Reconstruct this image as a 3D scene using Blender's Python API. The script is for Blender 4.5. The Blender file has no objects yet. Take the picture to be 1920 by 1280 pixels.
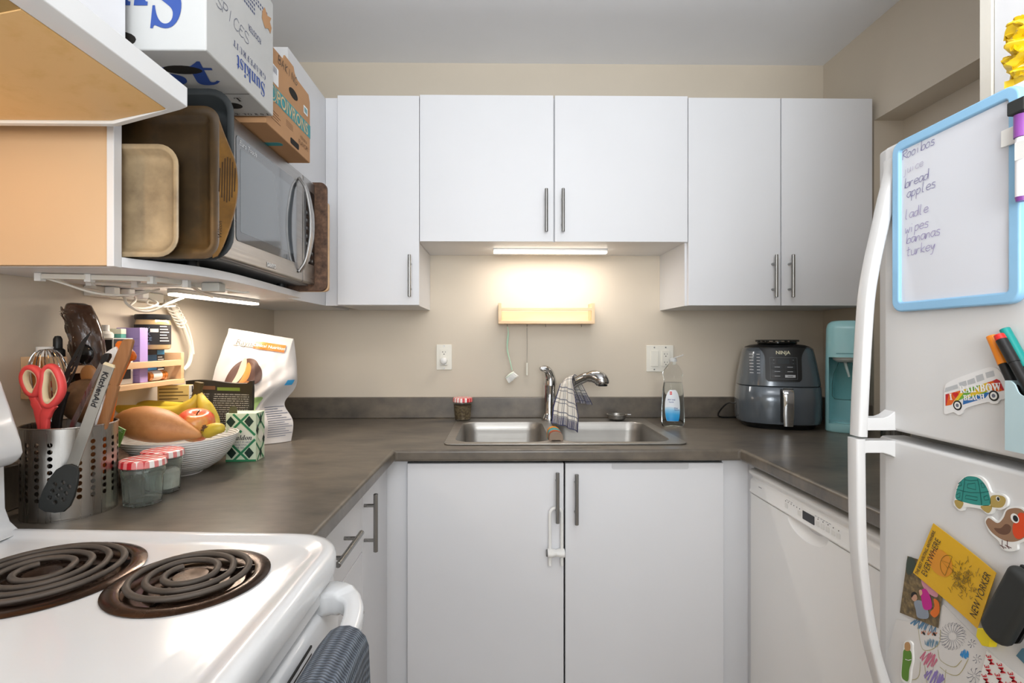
import bpy, bmesh, math, random
from mathutils import Matrix, Vector
V = Vector
R = math.radians
pi = math.pi
random.seed(7)
scene = bpy.context.scene
C = scene.collection

# ------------------------------------------------------------------ camera, world, light, exposure
EYE = 1.242                                   # lens height (m); the camera stands at x=0, y=0 and looks along +Y
YAW = R(0.7)
FPX, CPX, CPY = 966.0, 951.8, 638.5
cam_data = bpy.data.cameras.new('camera')
cam_data.sensor_width = 36.0
cam_data.lens = FPX / 1920 * 36.0
cam_data.shift_x = (960 - CPX) / 1920
cam_data.shift_y = (CPY - 640) / 1920
cam_data.clip_start = 0.02
cam = bpy.data.objects.new('camera', cam_data)
cam.location = (0, 0, EYE)
cam.rotation_euler = (R(90), 0, -YAW)
C.objects.link(cam)
scene.camera = cam

world = bpy.data.worlds.new('world')
world.use_nodes = True
world.node_tree.nodes['Background'].inputs[0].default_value = (0.86, 0.93, 1.0, 1)
world.node_tree.nodes['Background'].inputs[1].default_value = 1.0
scene.world = world

vs = scene.view_settings
vs.view_transform = 'Standard'
vs.look = 'None'
vs.gamma = 1.0
vs.use_curve_mapping = False
vs.exposure = 0.06


def area_light(name, loc, target, sx, sy, power, color=(1, 1, 1), shape='RECTANGLE', spread=180):
    d = bpy.data.lights.new(name, 'AREA')
    d.shape = shape
    d.size = sx
    d.size_y = sy
    d.energy = power
    d.color = color
    d.spread = R(spread)
    o = bpy.data.objects.new(name, d)
    o.location = loc
    o.rotation_euler = (V(target) - V(loc)).to_track_quat('-Z', 'Y').to_euler()
    C.objects.link(o)
    return o


def bar_light(name, a, b, width, power, color):
    """a long thin area light from a to b shining straight down"""
    a, b = V(a), V(b)
    o = area_light(name, (a + b) / 2, (0, 0, 0), (b - a).length, width, power, color)
    x = (b - a).normalized()
    z = V((0, 0, 1))
    m = Matrix((x, z.cross(x), z)).transposed().to_4x4()
    m.translation = (a + b) / 2
    o.matrix_world = m
    return o


# daylight through the window of the living area behind the camera, the ceiling lamps of the room, and an added upward fill
area_light('window_daylight', (0.2, -2.3, 1.45), (0.2, 2, 1.3), 2.2, 1.7, 27, (0.90, 0.95, 1.0))
area_light('ceiling_lamp_light', (0.30, 0.25, 2.33), (0.30, 0.25, 0), 0.42, 0.42, 3.0, (1.0, 0.98, 0.96), 'DISK')
area_light('living_lamp_light', (0.2, -1.3, 2.33), (0.2, -1.3, 0), 0.6, 0.6, 10, (1.0, 0.97, 0.94), 'DISK')
area_light('added_upward_fill', (0.10, -0.65, 1.55), (0.40, 0.30, 2.42), 0.9, 0.9, 25, (0.95, 0.98, 1.0), 'DISK', 140)  # no lamp of the room: unseen fill added to brighten the ceiling


# ------------------------------------------------------------------ measuring: a photo pixel onto a world plane
def _ray(px, py):
    u = (px - CPX) / FPX
    return V((u * math.cos(YAW) + math.sin(YAW), math.cos(YAW) - u * math.sin(YAW), (CPY - py) / FPX))


def on_y(px, py, y):
    r = _ray(px, py)
    t = y / r.y
    return V((r.x * t, y, EYE + r.z * t))


def on_x(px, py, x):
    r = _ray(px, py)
    t = x / r.x
    return V((x, r.y * t, EYE + r.z * t))


# ------------------------------------------------------------------ materials
def lin(h):
    if isinstance(h, str):
        h = h.lstrip('#')
        c = [int(h[i:i + 2], 16) / 255 for i in (0, 2, 4)]
    else:
        c = list(h)
    return tuple(x / 12.92 if x <= 0.04045 else ((x + 0.055) / 1.055) ** 2.4 for x in c) + (1.0,)


class NT:
    def __init__(self, name):
        self.m = bpy.data.materials.new(name)
        self.m.use_nodes = True
        self.t = self.m.node_tree
        self.b = self.t.nodes['Principled BSDF']

    def n(self, typ, ins=None, **kw):
        x = self.t.nodes.new(typ)
        for k, v in kw.items():
            setattr(x, k, v)
        for k, v in (ins or {}).items():
            self.set(x.inputs[k], v)
        return x

    def set(self, sock, v):
        if isinstance(v, bpy.types.NodeSocket):
            self.t.links.new(v, sock)
        else:
            sock.default_value = v

    def math(self, op, a, b=0.0):
        x = self.n('ShaderNodeMath', operation=op)
        self.set(x.inputs[0], a)
        self.set(x.inputs[1], b)
        return x.outputs[0]

    def coord(self, kind='Object', scale=(1, 1, 1), rot=(0, 0, 0)):
        tc = self.n('ShaderNodeTexCoord')
        mp = self.n('ShaderNodeMapping')
        self.t.links.new(tc.outputs[kind], mp.inputs[0])
        mp.inputs['Scale'].default_value = scale
        mp.inputs['Rotation'].default_value = rot
        return mp.outputs[0]

    def noise(self, vec, scale, detail=4, rough=0.55):
        x = self.n('ShaderNodeTexNoise', {'Vector': vec, 'Scale': scale, 'Detail': detail, 'Roughness': rough})
        return x.outputs['Fac']

    def ramp(self, fac, stops, interp='LINEAR'):
        x = self.n('ShaderNodeValToRGB')
        self.t.links.new(fac, x.inputs[0])
        cr = x.color_ramp
        cr.interpolation = interp
        cr.elements[1].position = stops[-1][0]
        cr.elements[0].position = stops[0][0]
        for p, c in stops[1:-1]:
            cr.elements.new(p)
        for e, (p, c) in zip(sorted(cr.elements, key=lambda e: e.position), stops):
            e.color = lin(c)
        return x.outputs[0]

    def bump(self, h, strength=0.2, dist=0.001):
        x = self.n('ShaderNodeBump', {'Height': h, 'Strength': strength, 'Distance': dist})
        self.t.links.new(x.outputs[0], self.b.inputs['Normal'])


def mat(name, col, rough=0.5, metal=0.0, spec=0.5, coat=0.0, trans=0.0, ior=1.45, emit=0.0, alpha=1.0,
        var=0.0, vscale=12, bump=0.0, bscale=200, stretch=(1, 1, 1), rvar=0.0):
    k = NT(name)
    b = k.b
    b.inputs['Base Color'].default_value = lin(col)
    b.inputs['Roughness'].default_value = rough
    b.inputs['Metallic'].default_value = metal
    b.inputs['Specular IOR Level'].default_value = spec
    b.inputs['Coat Weight'].default_value = coat
    b.inputs['Coat Roughness'].default_value = 0.08
    b.inputs['Transmission Weight'].default_value = trans
    b.inputs['IOR'].default_value = ior
    b.inputs['Alpha'].default_value = alpha
    if emit:
        b.inputs['Emission Color'].default_value = lin(col)
        b.inputs['Emission Strength'].default_value = emit
    if var or rvar or bump:
        v = k.coord('Object', stretch)
        if var:
            c = lin(col)
            f = k.noise(v, vscale)
            x = k.n('ShaderNodeMix', data_type='RGBA', blend_type='MULTIPLY')
            x.inputs[0].default_value = 1.0
            x.inputs[6].default_value = c
            mr = k.n('ShaderNodeMapRange', {0: f, 1: 0.3, 2: 0.7, 3: 1 - var, 4: 1 + var * 0.5})
            k.t.links.new(mr.outputs[0], x.inputs[7])
            k.t.links.new(x.outputs[2], b.inputs['Base Color'])
        if rvar:
            f = k.noise(v, vscale * 1.7)
            mr = k.n('ShaderNodeMapRange', {0: f, 1: 0.3, 2: 0.7, 3: max(0.02, rough - rvar), 4: rough + rvar})
            k.t.links.new(mr.outputs[0], b.inputs['Roughness'])
        if bump:
            k.bump(k.noise(v, bscale), bump, 0.001)
    return k.m


def wood(name, c0, c1, rough=0.5, axis=0, scale=9.0):
    k = NT(name)
    s = [scale * 3] * 3
    s[axis] = scale * 0.25
    v = k.coord('Object', s)
    f = k.noise(v, 1.6, 6, 0.6)
    col = k.ramp(f, [(0.3, c0), (0.7, c1)])
    k.t.links.new(col, k.b.inputs['Base Color'])
    k.b.inputs['Roughness'].default_value = rough
    k.bump(f, 0.08, 0.001)
    return k.m


def brushed(name, col, rough=0.3, axis=0, var=0.12, spots=False):
    k = NT(name)
    s = [220.0] * 3
    s[axis] = 2.0
    v = k.coord('Object', s)
    f = k.noise(v, 1.0, 3)
    g = k.noise(k.coord('Object', (6, 6, 6)), 1.0, 5)
    mr = k.n('ShaderNodeMapRange', {0: f, 1: 0.25, 2: 0.75, 3: max(0.05, rough - 0.08), 4: rough + 0.1})
    k.t.links.new(mr.outputs[0], k.b.inputs['Roughness'])
    c = lin(col)
    x = k.n('ShaderNodeMix', data_type='RGBA', blend_type='MULTIPLY')
    x.inputs[0].default_value = 1.0
    x.inputs[6].default_value = c
    m2 = k.n('ShaderNodeMapRange', {0: g, 1: 0.3, 2: 0.7, 3: 1 - var, 4: 1 + var * 0.3})
    k.t.links.new(m2.outputs[0], x.inputs[7])
    k.t.links.new(x.outputs[2], k.b.inputs['Base Color'])
    k.b.inputs['Metallic'].default_value = 1.0
    k.bump(f, 0.05, 0.0005)
    return k.m


def laminate():
    k = NT('counter_laminate')
    v = k.coord('Object', (2.6, 5.2, 4))
    f = k.noise(v, 2.2, 8, 0.62)
    g = k.noise(k.coord('Object', (9, 22, 9), (0, 0, 0.3)), 2.0, 6, 0.6)
    a = k.math('MULTIPLY', f, 0.65)
    s = k.math('ADD', a, k.math('MULTIPLY', g, 0.35))
    col = k.ramp(s, [(0.3, '#43403c'), (0.7, '#7a7063')])
    k.t.links.new(col, k.b.inputs['Base Color'])
    k.b.inputs['Roughness'].default_value = 0.31
    k.b.inputs['Specular IOR Level'].default_value = 0.6
    return k.m


def gingham(name, pitch=0.016, red='#c8202c'):
    k = NT(name)
    v = k.coord('Object', (1 / pitch,) * 3, (0, 0, 0.5))
    sp = k.n('ShaderNodeSeparateXYZ', {0: v})
    a = k.math('GREATER_THAN', k.math('FRACT', sp.outputs[0]), 0.5)
    b = k.math('GREATER_THAN', k.math('FRACT', sp.outputs[1]), 0.5)
    s = k.math('MULTIPLY', k.math('ADD', a, b), 0.5)
    col = k.ramp(s, [(0.0, '#f2ece8'), (0.25, '#e58a88'), (0.75, red)], 'CONSTANT')
    k.t.links.new(col, k.b.inputs['Base Color'])
    k.b.inputs['Roughness'].default_value = 0.35
    return k.m


def attr_uv(k):
    a = k.n('ShaderNodeAttribute', attribute_name='cuv')
    return k.n('ShaderNodeSeparateXYZ', {0: a.outputs['Vector']})


def plaid():
    k = NT('plaid_dishcloth')
    sp = attr_uv(k)
    u, v = sp.outputs[0], sp.outputs[1]

    def lines(x, n, w):
        return k.math('LESS_THAN', k.math('FRACT', k.math('MULTIPLY', x, n)), w)
    thin = k.math('MAXIMUM', lines(u, 5.0, 0.09), lines(v, 7.0, 0.09))
    thin2 = k.math('MAXIMUM', lines(k.math('ADD', u, 0.05), 5.0, 0.06), lines(k.math('ADD', v, 0.04), 7.0, 0.06))
    band = k.math('MAXIMUM', k.math('GREATER_THAN', v, 0.88), k.math('LESS_THAN', v, 0.10))
    stripes = k.math('MULTIPLY', band, lines(u, 26.0, 0.62))
    edge = k.math('GREATER_THAN', k.math('ABSOLUTE', k.math('SUBTRACT', u, 0.5)), 0.475)
    m = k.math('MINIMUM', k.math('ADD', k.math('MULTIPLY', k.math('MAXIMUM', thin, thin2), 0.45),
                                 k.math('MAXIMUM', stripes, edge)), 1.0)
    col = k.ramp(m, [(0.0, '#d9d3c8'), (0.45, '#77777e'), (1.0, '#262b57')])
    k.t.links.new(col, k.b.inputs['Base Color'])
    k.b.inputs['Roughness'].default_value = 0.9
    w = k.math('ADD', k.math('SINE', k.math('MULTIPLY', u, 420)), k.math('SINE', k.math('MULTIPLY', v, 520)))
    k.bump(w, 0.35, 0.0006)
    return k.m


def knit():
    k = NT('grey_knit_towel')
    sp = attr_uv(k)
    u, v = sp.outputs[0], sp.outputs[1]
    a = k.math('SINE', k.math('ADD', k.math('MULTIPLY', u, 300), k.math('MULTIPLY', k.math('SINE', k.math('MULTIPLY', v, 560)), 0.9)))
    b = k.math('SINE', k.math('MULTIPLY', v, 560))
    w = k.math('MULTIPLY', k.math('ADD', a, b), 0.5)
    f = k.math('ADD', k.math('MULTIPLY', w, 0.35), 0.5)
    col = k.ramp(f, [(0.1, '#414852'), (0.5, '#656e7a'), (0.9, '#8b94a0')])
    k.t.links.new(col, k.b.inputs['Base Color'])
    k.b.inputs['Roughness'].default_value = 0.95
    k.bump(w, 0.9, 0.003)
    return k.m


def glassy(name, col='#ffffff', rough=0.0, ior=1.45):
    return mat(name, col, rough, trans=1.0, ior=ior)


def spotted(name, c0, c1, c2, scale=16, rough=0.5, lo=0.42, hi=0.62, bump=0.1):
    k = NT(name)
    f = k.noise(k.coord('Object'), scale, 7, 0.62)
    col = k.ramp(f, [(lo - 0.12, c0), ((lo + hi) / 2, c1), (hi + 0.1, c2)])
    k.t.links.new(col, k.b.inputs['Base Color'])
    k.b.inputs['Roughness'].default_value = rough
    k.bump(f, bump, 0.002)
    return k.m


M = {}
M['wall'] = mat('wall_paint', '#d3c8b7', 0.62, var=0.03, vscale=3, bump=0.05, bscale=420)
M['ceiling'] = mat('ceiling_paint', '#eeeff2', 0.8, var=0.02, vscale=3, bump=0.12, bscale=260)
M['floor'] = wood('floor_boards', '#8f7a62', '#a9947a', 0.4, 1, 4)
M['cab'] = mat('cabinet_white', '#e4e5e8', 0.42, var=0.012, vscale=5)
M['cabside'] = mat('cabinet_melamine', '#dfe0e2', 0.5)
M['gapdark'] = mat('shadow_gap', '#2a2a28', 0.8)
M['steel'] = brushed('brushed_handle', '#9a9a98', 0.3, 2)
M['sinksteel'] = brushed('sink_steel', '#a9a6a1', 0.42, 0)
M['chrome'] = mat('chrome', '#c9cacb', 0.06, 1.0)
M['laminate'] = laminate()
M['enamel'] = mat('white_enamel', '#e2e4e6', 0.21, coat=0.4)
M['fridge'] = mat('fridge_white', '#dddddd', 0.36, bump=0.05, bscale=700)
M['plastic'] = mat('white_plastic', '#ecece9', 0.35)
M['ivory'] = mat('ivory_plastic', '#e8e5da', 0.4)
M['pine'] = wood('pale_pine', '#d9b88f', '#e8cda9', 0.55, 0, 7)
M['piney'] = wood('pale_pine_lengthways', '#cfa980', '#dfbd96', 0.55, 1, 7)
M['led'] = mat('led_diffuser', '#fff4e2', 0.4, emit=9.0)
M['aluminium'] = mat('led_aluminium', '#c6c6c4', 0.35, 0.8)
M['black'] = mat('black_plastic', '#18191a', 0.38)
M['blackgloss'] = mat('black_gloss', '#0f1011', 0.1)
M['rubber'] = mat('dark_rubber', '#2b2d2c', 0.6)
M['coil'] = mat('burner_coil', '#5a524b', 0.55, 0.3, var=0.25, vscale=30)
M['drip'] = mat('burnt_drip_pan', '#4b372a', 0.22, 0.75, var=0.5, vscale=22, rvar=0.12)
M['dripin'] = mat('burnt_drip_bowl', '#1b1612', 0.25, 0.6, var=0.5, vscale=40)


# ------------------------------------------------------------------ geometry collector
WM = {}


def arc(cx, cy, r, a0, a1, n):
    return [(cx + r * math.cos(R(a0 + (a1 - a0) * i / n)), cy + r * math.sin(R(a0 + (a1 - a0) * i / n))) for i in range(n + 1)]


def rrect(x0, x1, y0, y1, r, n=6):
    if not isinstance(r, (tuple, list)):
        r = (r,) * 4                     # order: x1y1, x0y1, x0y0, x1y0
    p = []
    for (cx, cy, a, q) in ((x1 - r[0], y1 - r[0], 0, r[0]), (x0 + r[1], y1 - r[1], 90, r[1]),
                           (x0 + r[2], y0 + r[2], 180, r[2]), (x1 - r[3], y0 + r[3], 270, r[3])):
        p += arc(cx, cy, q, a, a + 90, n) if q > 1e-6 else [(cx, cy)]
    return p


def spline(pts, n=8, closed=False):
    """Catmull-Rom through points."""
    P = [V(p) for p in pts]
    out = []
    L = len(P)
    segs = L if closed else L - 1
    for i in range(segs):
        p1, p2 = P[i], P[(i + 1) % L]
        p0 = P[(i - 1) % L] if closed or i > 0 else p1 * 2 - p2
        p3 = P[(i + 2) % L] if closed or i + 2 < L else p2 * 2 - p1
        for k in range(n):
            t = k / n
            out.append(0.5 * ((2 * p1) + (p2 - p0) * t + (2 * p0 - 5 * p1 + 4 * p2 - p3) * t * t + (3 * p1 - p0 - 3 * p2 + p3) * t ** 3))
    if not closed:
        out.append(P[-1].copy())
    return out


def frame(right, up, origin=(0, 0, 0)):
    r = V(right).normalized()
    u = V(up).normalized()
    n = r.cross(u)
    m = Matrix.Identity(4)
    for i, c in enumerate((r, u, n)):
        for j in range(3):
            m[j][i] = c[j]
    m.translation = V(origin)
    return m


# text: letters drawn from Blender's own built-in face
def serif(s, style='bold'):
    base = {'bold': (0x1D400, 0x1D41A, 0x1D7CE), 'bolditalic': (0x1D468, 0x1D482, 0x1D7CE), 'script': (0x1D4D0, 0x1D4EA, 0x1D7CE)}[style]
    o = ''
    for ch in s:
        if 'A' <= ch <= 'Z':
            o += chr(base[0] + ord(ch) - 65)
        elif 'a' <= ch <= 'z':
            o += chr(base[1] + ord(ch) - 97)
        elif '0' <= ch <= '9':
            o += chr(base[2] + ord(ch) - 48)
        else:
            o += ch
    return o


_tc = {}


def text_mesh(s, bold=0.0, space=1.0):
    key = (s, bold, space)
    if key not in _tc:
        c = bpy.data.curves.new('t', 'FONT')
        c.body = s
        c.resolution_u = 3
        c.offset = bold
        c.space_character = space
        o = bpy.data.objects.new('t', c)
        C.objects.link(o)
        dg = bpy.context.evaluated_depsgraph_get()
        dg.update()
        me = bpy.data.meshes.new_from_object(o.evaluated_get(dg))
        vs_ = [(v.co.x, v.co.y) for v in me.vertices]
        fs = [tuple(p.vertices) for p in me.polygons]
        bpy.data.objects.remove(o)
        bpy.data.curves.remove(c)
        bpy.data.meshes.remove(me)
        _tc[key] = (vs_, fs)
    return _tc[key]


class G:
    def __init__(self):
        self.v, self.f, self.m, self.uv = [], [], [], {}
        self.drawn = False

    def add(self, vs_, fs, m=0, T=None):
        b = len(self.v)
        for p in vs_:
            p = V(p)
            self.v.append(T @ p if T else p)
        for f in fs:
            self.f.append(tuple(b + i for i in f))
            self.m.append(m)
        return self

    def box(self, x0, x1, y0, y1, z0, z1, m=0, T=None):
        vs_ = [(x, y, z) for z in (z0, z1) for y in (y0, y1) for x in (x0, x1)]
        return self.add(vs_, [(0, 2, 3, 1), (4, 5, 7, 6), (0, 1, 5, 4), (2, 6, 7, 3), (0, 4, 6, 2), (1, 3, 7, 5)], m, T)

    def prism(self, pts, h0, h1, m=0, T=None, plane='xy'):
        n = len(pts)
        def q(p, h):
            return {'xy': (p[0], p[1], h), 'xz': (p[0], h, p[1]), 'yz': (h, p[0], p[1])}[plane]
        area = sum(pts[i][0] * pts[(i + 1) % n][1] - pts[(i + 1) % n][0] * pts[i][1] for i in range(n))
        flip = (area < 0) != (plane == 'xz')
        vs_ = [q(p, h0) for p in pts] + [q(p, h1) for p in pts]
        lo, hi = tuple(range(n)), tuple(range(n, 2 * n))
        fs = [lo[::-1], hi] + [(i, (i + 1) % n, n + (i + 1) % n, n + i) for i in range(n)]
        if flip:
            fs = [f[::-1] for f in fs]
        if h1 < h0:
            fs = [f[::-1] for f in fs]
        return self.add(vs_, fs, m, T)

    def poly(self, pts, m=0, T=None):
        return self.add(pts, [tuple(range(len(pts)))], m, T)

    def loft(self, rings, m=0, cap0=True, cap1=True, T=None, closed=True):
        n = len(rings[0])
        vs_ = [p for r in rings for p in r]
        fs = []
        for i in range(len(rings) - 1):
            for j in range(n if closed else n - 1):
                k = (j + 1) % n
                fs.append((i * n + j, i * n + k, (i + 1) * n + k, (i + 1) * n + j))
        if cap0:
            fs.append(tuple(range(n))[::-1])
        if cap1:
            b = (len(rings) - 1) * n
            fs.append(tuple(range(b, b + n)))
        return self.add(vs_, fs, m, T)

    def lathe(self, prof, c=(0, 0, 0), n=32, m=0, T=None, axis=None, sx=1, sy=1):
        base = Matrix.Translation(V(c))
        if axis is not None:
            base = base @ V(axis).to_track_quat('Z', 'Y').to_matrix().to_4x4()
        if T:
            base = T @ base
        rings = [[(max(r, 1e-5) * math.cos(2 * pi * j / n) * sx, max(r, 1e-5) * math.sin(2 * pi * j / n) * sy, z) for j in range(n)] for r, z in prof]
        return self.loft(rings, m, prof[0][0] > 1e-4, prof[-1][0] > 1e-4, base)

    def cyl(self, p0, p1, r0, r1=None, n=16, m=0, T=None):
        p0, p1 = V(p0), V(p1)
        return self.lathe([(r0, 0), (r0 if r1 is None else r1, (p1 - p0).length)], p0, n, m, T, p1 - p0)

    def ball(self, c, r, n=16, m=0, T=None, q=10):
        if not isinstance(r, (tuple, list)):
            r = (r, r, r)
        rings = []
        for i in range(1, q):
            a = -pi / 2 + pi * i / q
            rings.append([(c[0] + r[0] * math.cos(a) * math.cos(2 * pi * j / n), c[1] + r[1] * math.cos(a) * math.sin(2 * pi * j / n), c[2] + r[2] * math.sin(a)) for j in range(n)])
        return self.loft(rings, m, True, True, T)

    def tube(self, path, rad, n=8, m=0, T=None, closed=False, sq=1.0, up=None):
        P = [V(p) for p in path]
        L = len(P)
        rings = []
        prev = None
        for i, p in enumerate(P):
            a = P[(i - 1) % L] if closed or i else p
            b = P[(i + 1) % L] if closed or i < L - 1 else p
            t = (b - a)
            t = t.normalized() if t.length > 1e-9 else V((0, 0, 1))
            if prev is None:
                u = V(up) if up is not None else (V((0, 0, 1)) if abs(t.z) < 0.9 else V((1, 0, 0)))
            else:
                u = prev
            u = (u - t * u.dot(t))
            u = u.normalized() if u.length > 1e-6 else t.orthogonal().normalized()
            prev = u
            w = t.cross(u)
            r = rad[i] if isinstance(rad, (list, tuple)) else rad
            rings.append([p + (w * math.cos(2 * pi * j / n) + u * math.sin(2 * pi * j / n) * sq) * r for j in range(n)])
        if closed:
            rings.append(rings[0])
        return self.loft(rings, m, not closed, not closed, T)

    def strip(self, path, w, h, up=(0, 0, 1), m=0, T=None, r=0.0):
        """rectangular bar along a path; w across, h along 'up'. w, h may be lists."""
        P = [V(p) for p in path]
        L = len(P)
        rings = []
        for i, p in enumerate(P):
            t = (P[min(i + 1, L - 1)] - P[max(i - 1, 0)]).normalized()
            s = t.cross(V(up)).normalized()
            u = s.cross(t).normalized()
            a = (w[i] if isinstance(w, (list, tuple)) else w) / 2
            b = (h[i] if isinstance(h, (list, tuple)) else h) / 2
            q = min(a, b) * 0.45 if r else 0
            if q:
                rings.append([p + s * x + u * y for x, y in rrect(-a, a, -b, b, q, 2)])
            else:
                rings.append([p + s * a + u * b, p - s * a + u * b, p - s * a - u * b, p + s * a - u * b])
        return self.loft(rings, m, True, True, T)

    def sheet(self, fn, nu, nv, m=0, thick=0.0, uv=True):
        """grid surface fn(u,v)->point, u,v in 0..1; with uv kept in attribute cuv"""
        b = len(self.v)
        pts = [[V(fn(i / nu, j / nv)) for i in range(nu + 1)] for j in range(nv + 1)]
        nrm = None
        if thick:
            nrm = [[None] * (nu + 1) for _ in range(nv + 1)]
            for j in range(nv + 1):
                for i in range(nu + 1):
                    du = pts[j][min(i + 1, nu)] - pts[j][max(i - 1, 0)]
                    dv = pts[min(j + 1, nv)][i] - pts[max(j - 1, 0)][i]
                    n_ = du.cross(dv)
                    nrm[j][i] = n_.normalized() if n_.length > 1e-12 else V((0, 0, 1))
        W = nu + 1
        for j in range(nv + 1):
            for i in range(nu + 1):
                self.uv[len(self.v)] = (i / nu, j / nv)
                self.v.append(pts[j][i])
        for j in range(nv):
            for i in range(nu):
                self.f.append((b + j * W + i, b + j * W + i + 1, b + (j + 1) * W + i + 1, b + (j + 1) * W + i))
                self.m.append(m)
        if thick:
            c = len(self.v)
            for j in range(nv + 1):
                for i in range(nu + 1):
                    self.uv[len(self.v)] = (i / nu, j / nv)
                    self.v.append(pts[j][i] - nrm[j][i] * thick)
            for j in range(nv):
                for i in range(nu):
                    self.f.append((c + j * W + i, c + (j + 1) * W + i, c + (j + 1) * W + i + 1, c + j * W + i + 1))
                    self.m.append(m)
            ring = [j for j in range(W)] + [k * W + nu for k in range(1, nv + 1)] + [nv * W + i for i in range(nu - 1, -1, -1)] + [k * W for k in range(nv - 1, 0, -1)]
            for q in range(len(ring)):
                a, d = ring[q], ring[(q + 1) % len(ring)]
                self.f.append((b + a, c + a, c + d, b + d))
                self.m.append(m)
        return self

    def text(self, s, size, T, m=0, align='C', bold=0.0, squash=1.0, shear=0.0, space=1.0, fn=None, lift=0.0004, mirror=False):
        vs_, fs = text_mesh(s, bold, space)
        if not vs_:
            return self
        x0, x1 = min(v[0] for v in vs_), max(v[0] for v in vs_)
        y0, y1 = 0.0, 0.72
        ox = {'C': (x0 + x1) / 2, 'L': x0, 'R': x1}[align]
        oy = (y0 + y1) / 2
        out = []
        for x, y in vs_:
            a, b = (x - ox) * size * squash + shear * (y - oy) * size, (y - oy) * size
            out.append(fn(a, b) if fn else (a, b, lift))
        return self.add(out, fs, m, T)

    def stroke(self, pts, w, T=None, m=0, fn=None, lift=0.0005, closed=False):
        """flat pen stroke through 2D points"""
        self.drawn = True
        P = [V((p[0], p[1])) for p in pts]
        if closed:
            P.append(P[0])
        L = len(P)
        vs_, fs = [], []
        for i in range(L):
            t = P[min(i + 1, L - 1)] - P[max(i - 1, 0)]
            t = t.normalized() if t.length > 1e-9 else V((1, 0))
            n_ = V((-t.y, t.x)) * (w / 2)
            up_ = lift + i * 0.000012
            for q in (P[i] + n_, P[i] - n_):
                vs_.append(fn(q.x, q.y, i * 0.000012) if fn else (q.x, q.y, up_))
        for i in range(L - 1):
            fs.append((2 * i + 1, 2 * i + 3, 2 * i + 2, 2 * i))
        return self.add(vs_, fs, m, T)

    def flat(self, pts, T=None, m=0, lift=0.0004, fn=None):
        a = sum(pts[i][0] * pts[(i + 1) % len(pts)][1] - pts[(i + 1) % len(pts)][0] * pts[i][1] for i in range(len(pts)))
        if a < 0:
            pts = pts[::-1]
        return self.add([fn(p[0], p[1]) if fn else (p[0], p[1], lift) for p in pts], [tuple(range(len(pts)))], m, T)

    def build(self, name, mats, parent=None, bevel=0.0, smooth=35, seg=2, kind=None, label=None, fix=True, sub=0):
        if not isinstance(mats, (list, tuple)):
            mats = [mats]
        me = bpy.data.meshes.new(name)
        if parent is not None:
            inv = WM[parent.name].inverted()
            verts = [inv @ v for v in self.v]
            org = None
        else:
            lo = V([min(v[i] for v in self.v) for i in range(3)])
            hi = V([max(v[i] for v in self.v) for i in range(3)])
            org = V(((lo.x + hi.x) / 2, (lo.y + hi.y) / 2, lo.z))
            verts = [v - org for v in self.v]
        me.from_pydata(verts, [], self.f)
        for x in mats:
            me.materials.append(x)
        me.polygons.foreach_set('material_index', self.m)
        if self.uv:
            a = me.attributes.new('cuv', 'FLOAT_VECTOR', 'POINT')
            for i, (u, v) in self.uv.items():
                a.data[i].vector = (u, v, 0)
        if fix:
            bm = bmesh.new()
            bm.from_mesh(me)
            bmesh.ops.recalc_face_normals(bm, faces=bm.faces)
            bm.to_mesh(me)
            bm.free()
        if smooth and not self.drawn:
            me.polygons.foreach_set('use_smooth', [True] * len(me.polygons))
            me.set_sharp_from_angle(angle=R(smooth))
        me.update()
        o = bpy.data.objects.new(name, me)
        C.objects.link(o)
        if parent is not None:
            o.parent = parent
            WM[o.name] = WM[parent.name]
        else:
            o.location = org
            WM[o.name] = Matrix.Translation(org)
        if bevel:
            b = o.modifiers.new('bevel', 'BEVEL')
            b.width = bevel
            b.segments = seg
            b.limit_method = 'ANGLE'
            b.angle_limit = R(40)
            b.harden_normals = True
        if sub:
            s = o.modifiers.new('subdivision', 'SUBSURF')
            s.levels = s.render_levels = sub
        if kind:
            o['kind'] = kind
        if label:
            o['label'] = label
        return o


def cut(o, cutters):
    """subtract closed shapes (in world coordinates) from an object, for good"""
    for g in cutters:
        c = g.build('cutter', M['gapdark'])
        md = o.modifiers.new('cut', 'BOOLEAN')
        md.operation = 'DIFFERENCE'
        md.object = c
        md.solver = 'EXACT'
        # parent transform is needed by the boolean
        bpy.context.view_layer.update()
        dg = bpy.context.evaluated_depsgraph_get()
        bev = [m for m in o.modifiers if m.type != 'BOOLEAN']
        for m in bev:
            m.show_viewport = False
        bpy.context.view_layer.update()
        dg = bpy.context.evaluated_depsgraph_get()
        me = bpy.data.meshes.new_from_object(o.evaluated_get(dg))
        o.modifiers.remove(md)
        o.data = me
        for m in bev:
            m.show_viewport = True
        bpy.data.objects.remove(c)
    return o


def thing(name, label, cat, loc=(0, 0, 0), rotz=0.0, group=None):
    o = bpy.data.objects.new(name, None)
    o.empty_display_size = 0.05
    C.objects.link(o)
    o.location = loc
    o.rotation_euler = (0, 0, rotz)
    WM[o.name] = Matrix.Translation(V(loc)) @ Matrix.Rotation(rotz, 4, 'Z')
    return tag(o, label, cat, group)


def tag(o, label, cat, group=None):
    o['label'] = label
    o['category'] = cat
    if group:
        o['group'] = group
    return o


def struct(o):
    o['kind'] = 'structure'
    return o


def dup(root, loc, rotz, label, group=None):
    r = root.copy()
    C.objects.link(r)
    r.location = loc
    r.rotation_euler = (0, 0, rotz)
    r['label'] = label
    if group:
        r['group'] = group
    WM[r.name] = Matrix.Translation(V(loc)) @ Matrix.Rotation(rotz, 4, 'Z')
    for ch in list(root.children):
        c = ch.copy()
        C.objects.link(c)
        c.parent = r
        for g in ch.children:
            d = g.copy()
            C.objects.link(d)
            d.parent = c
    return r


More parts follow.
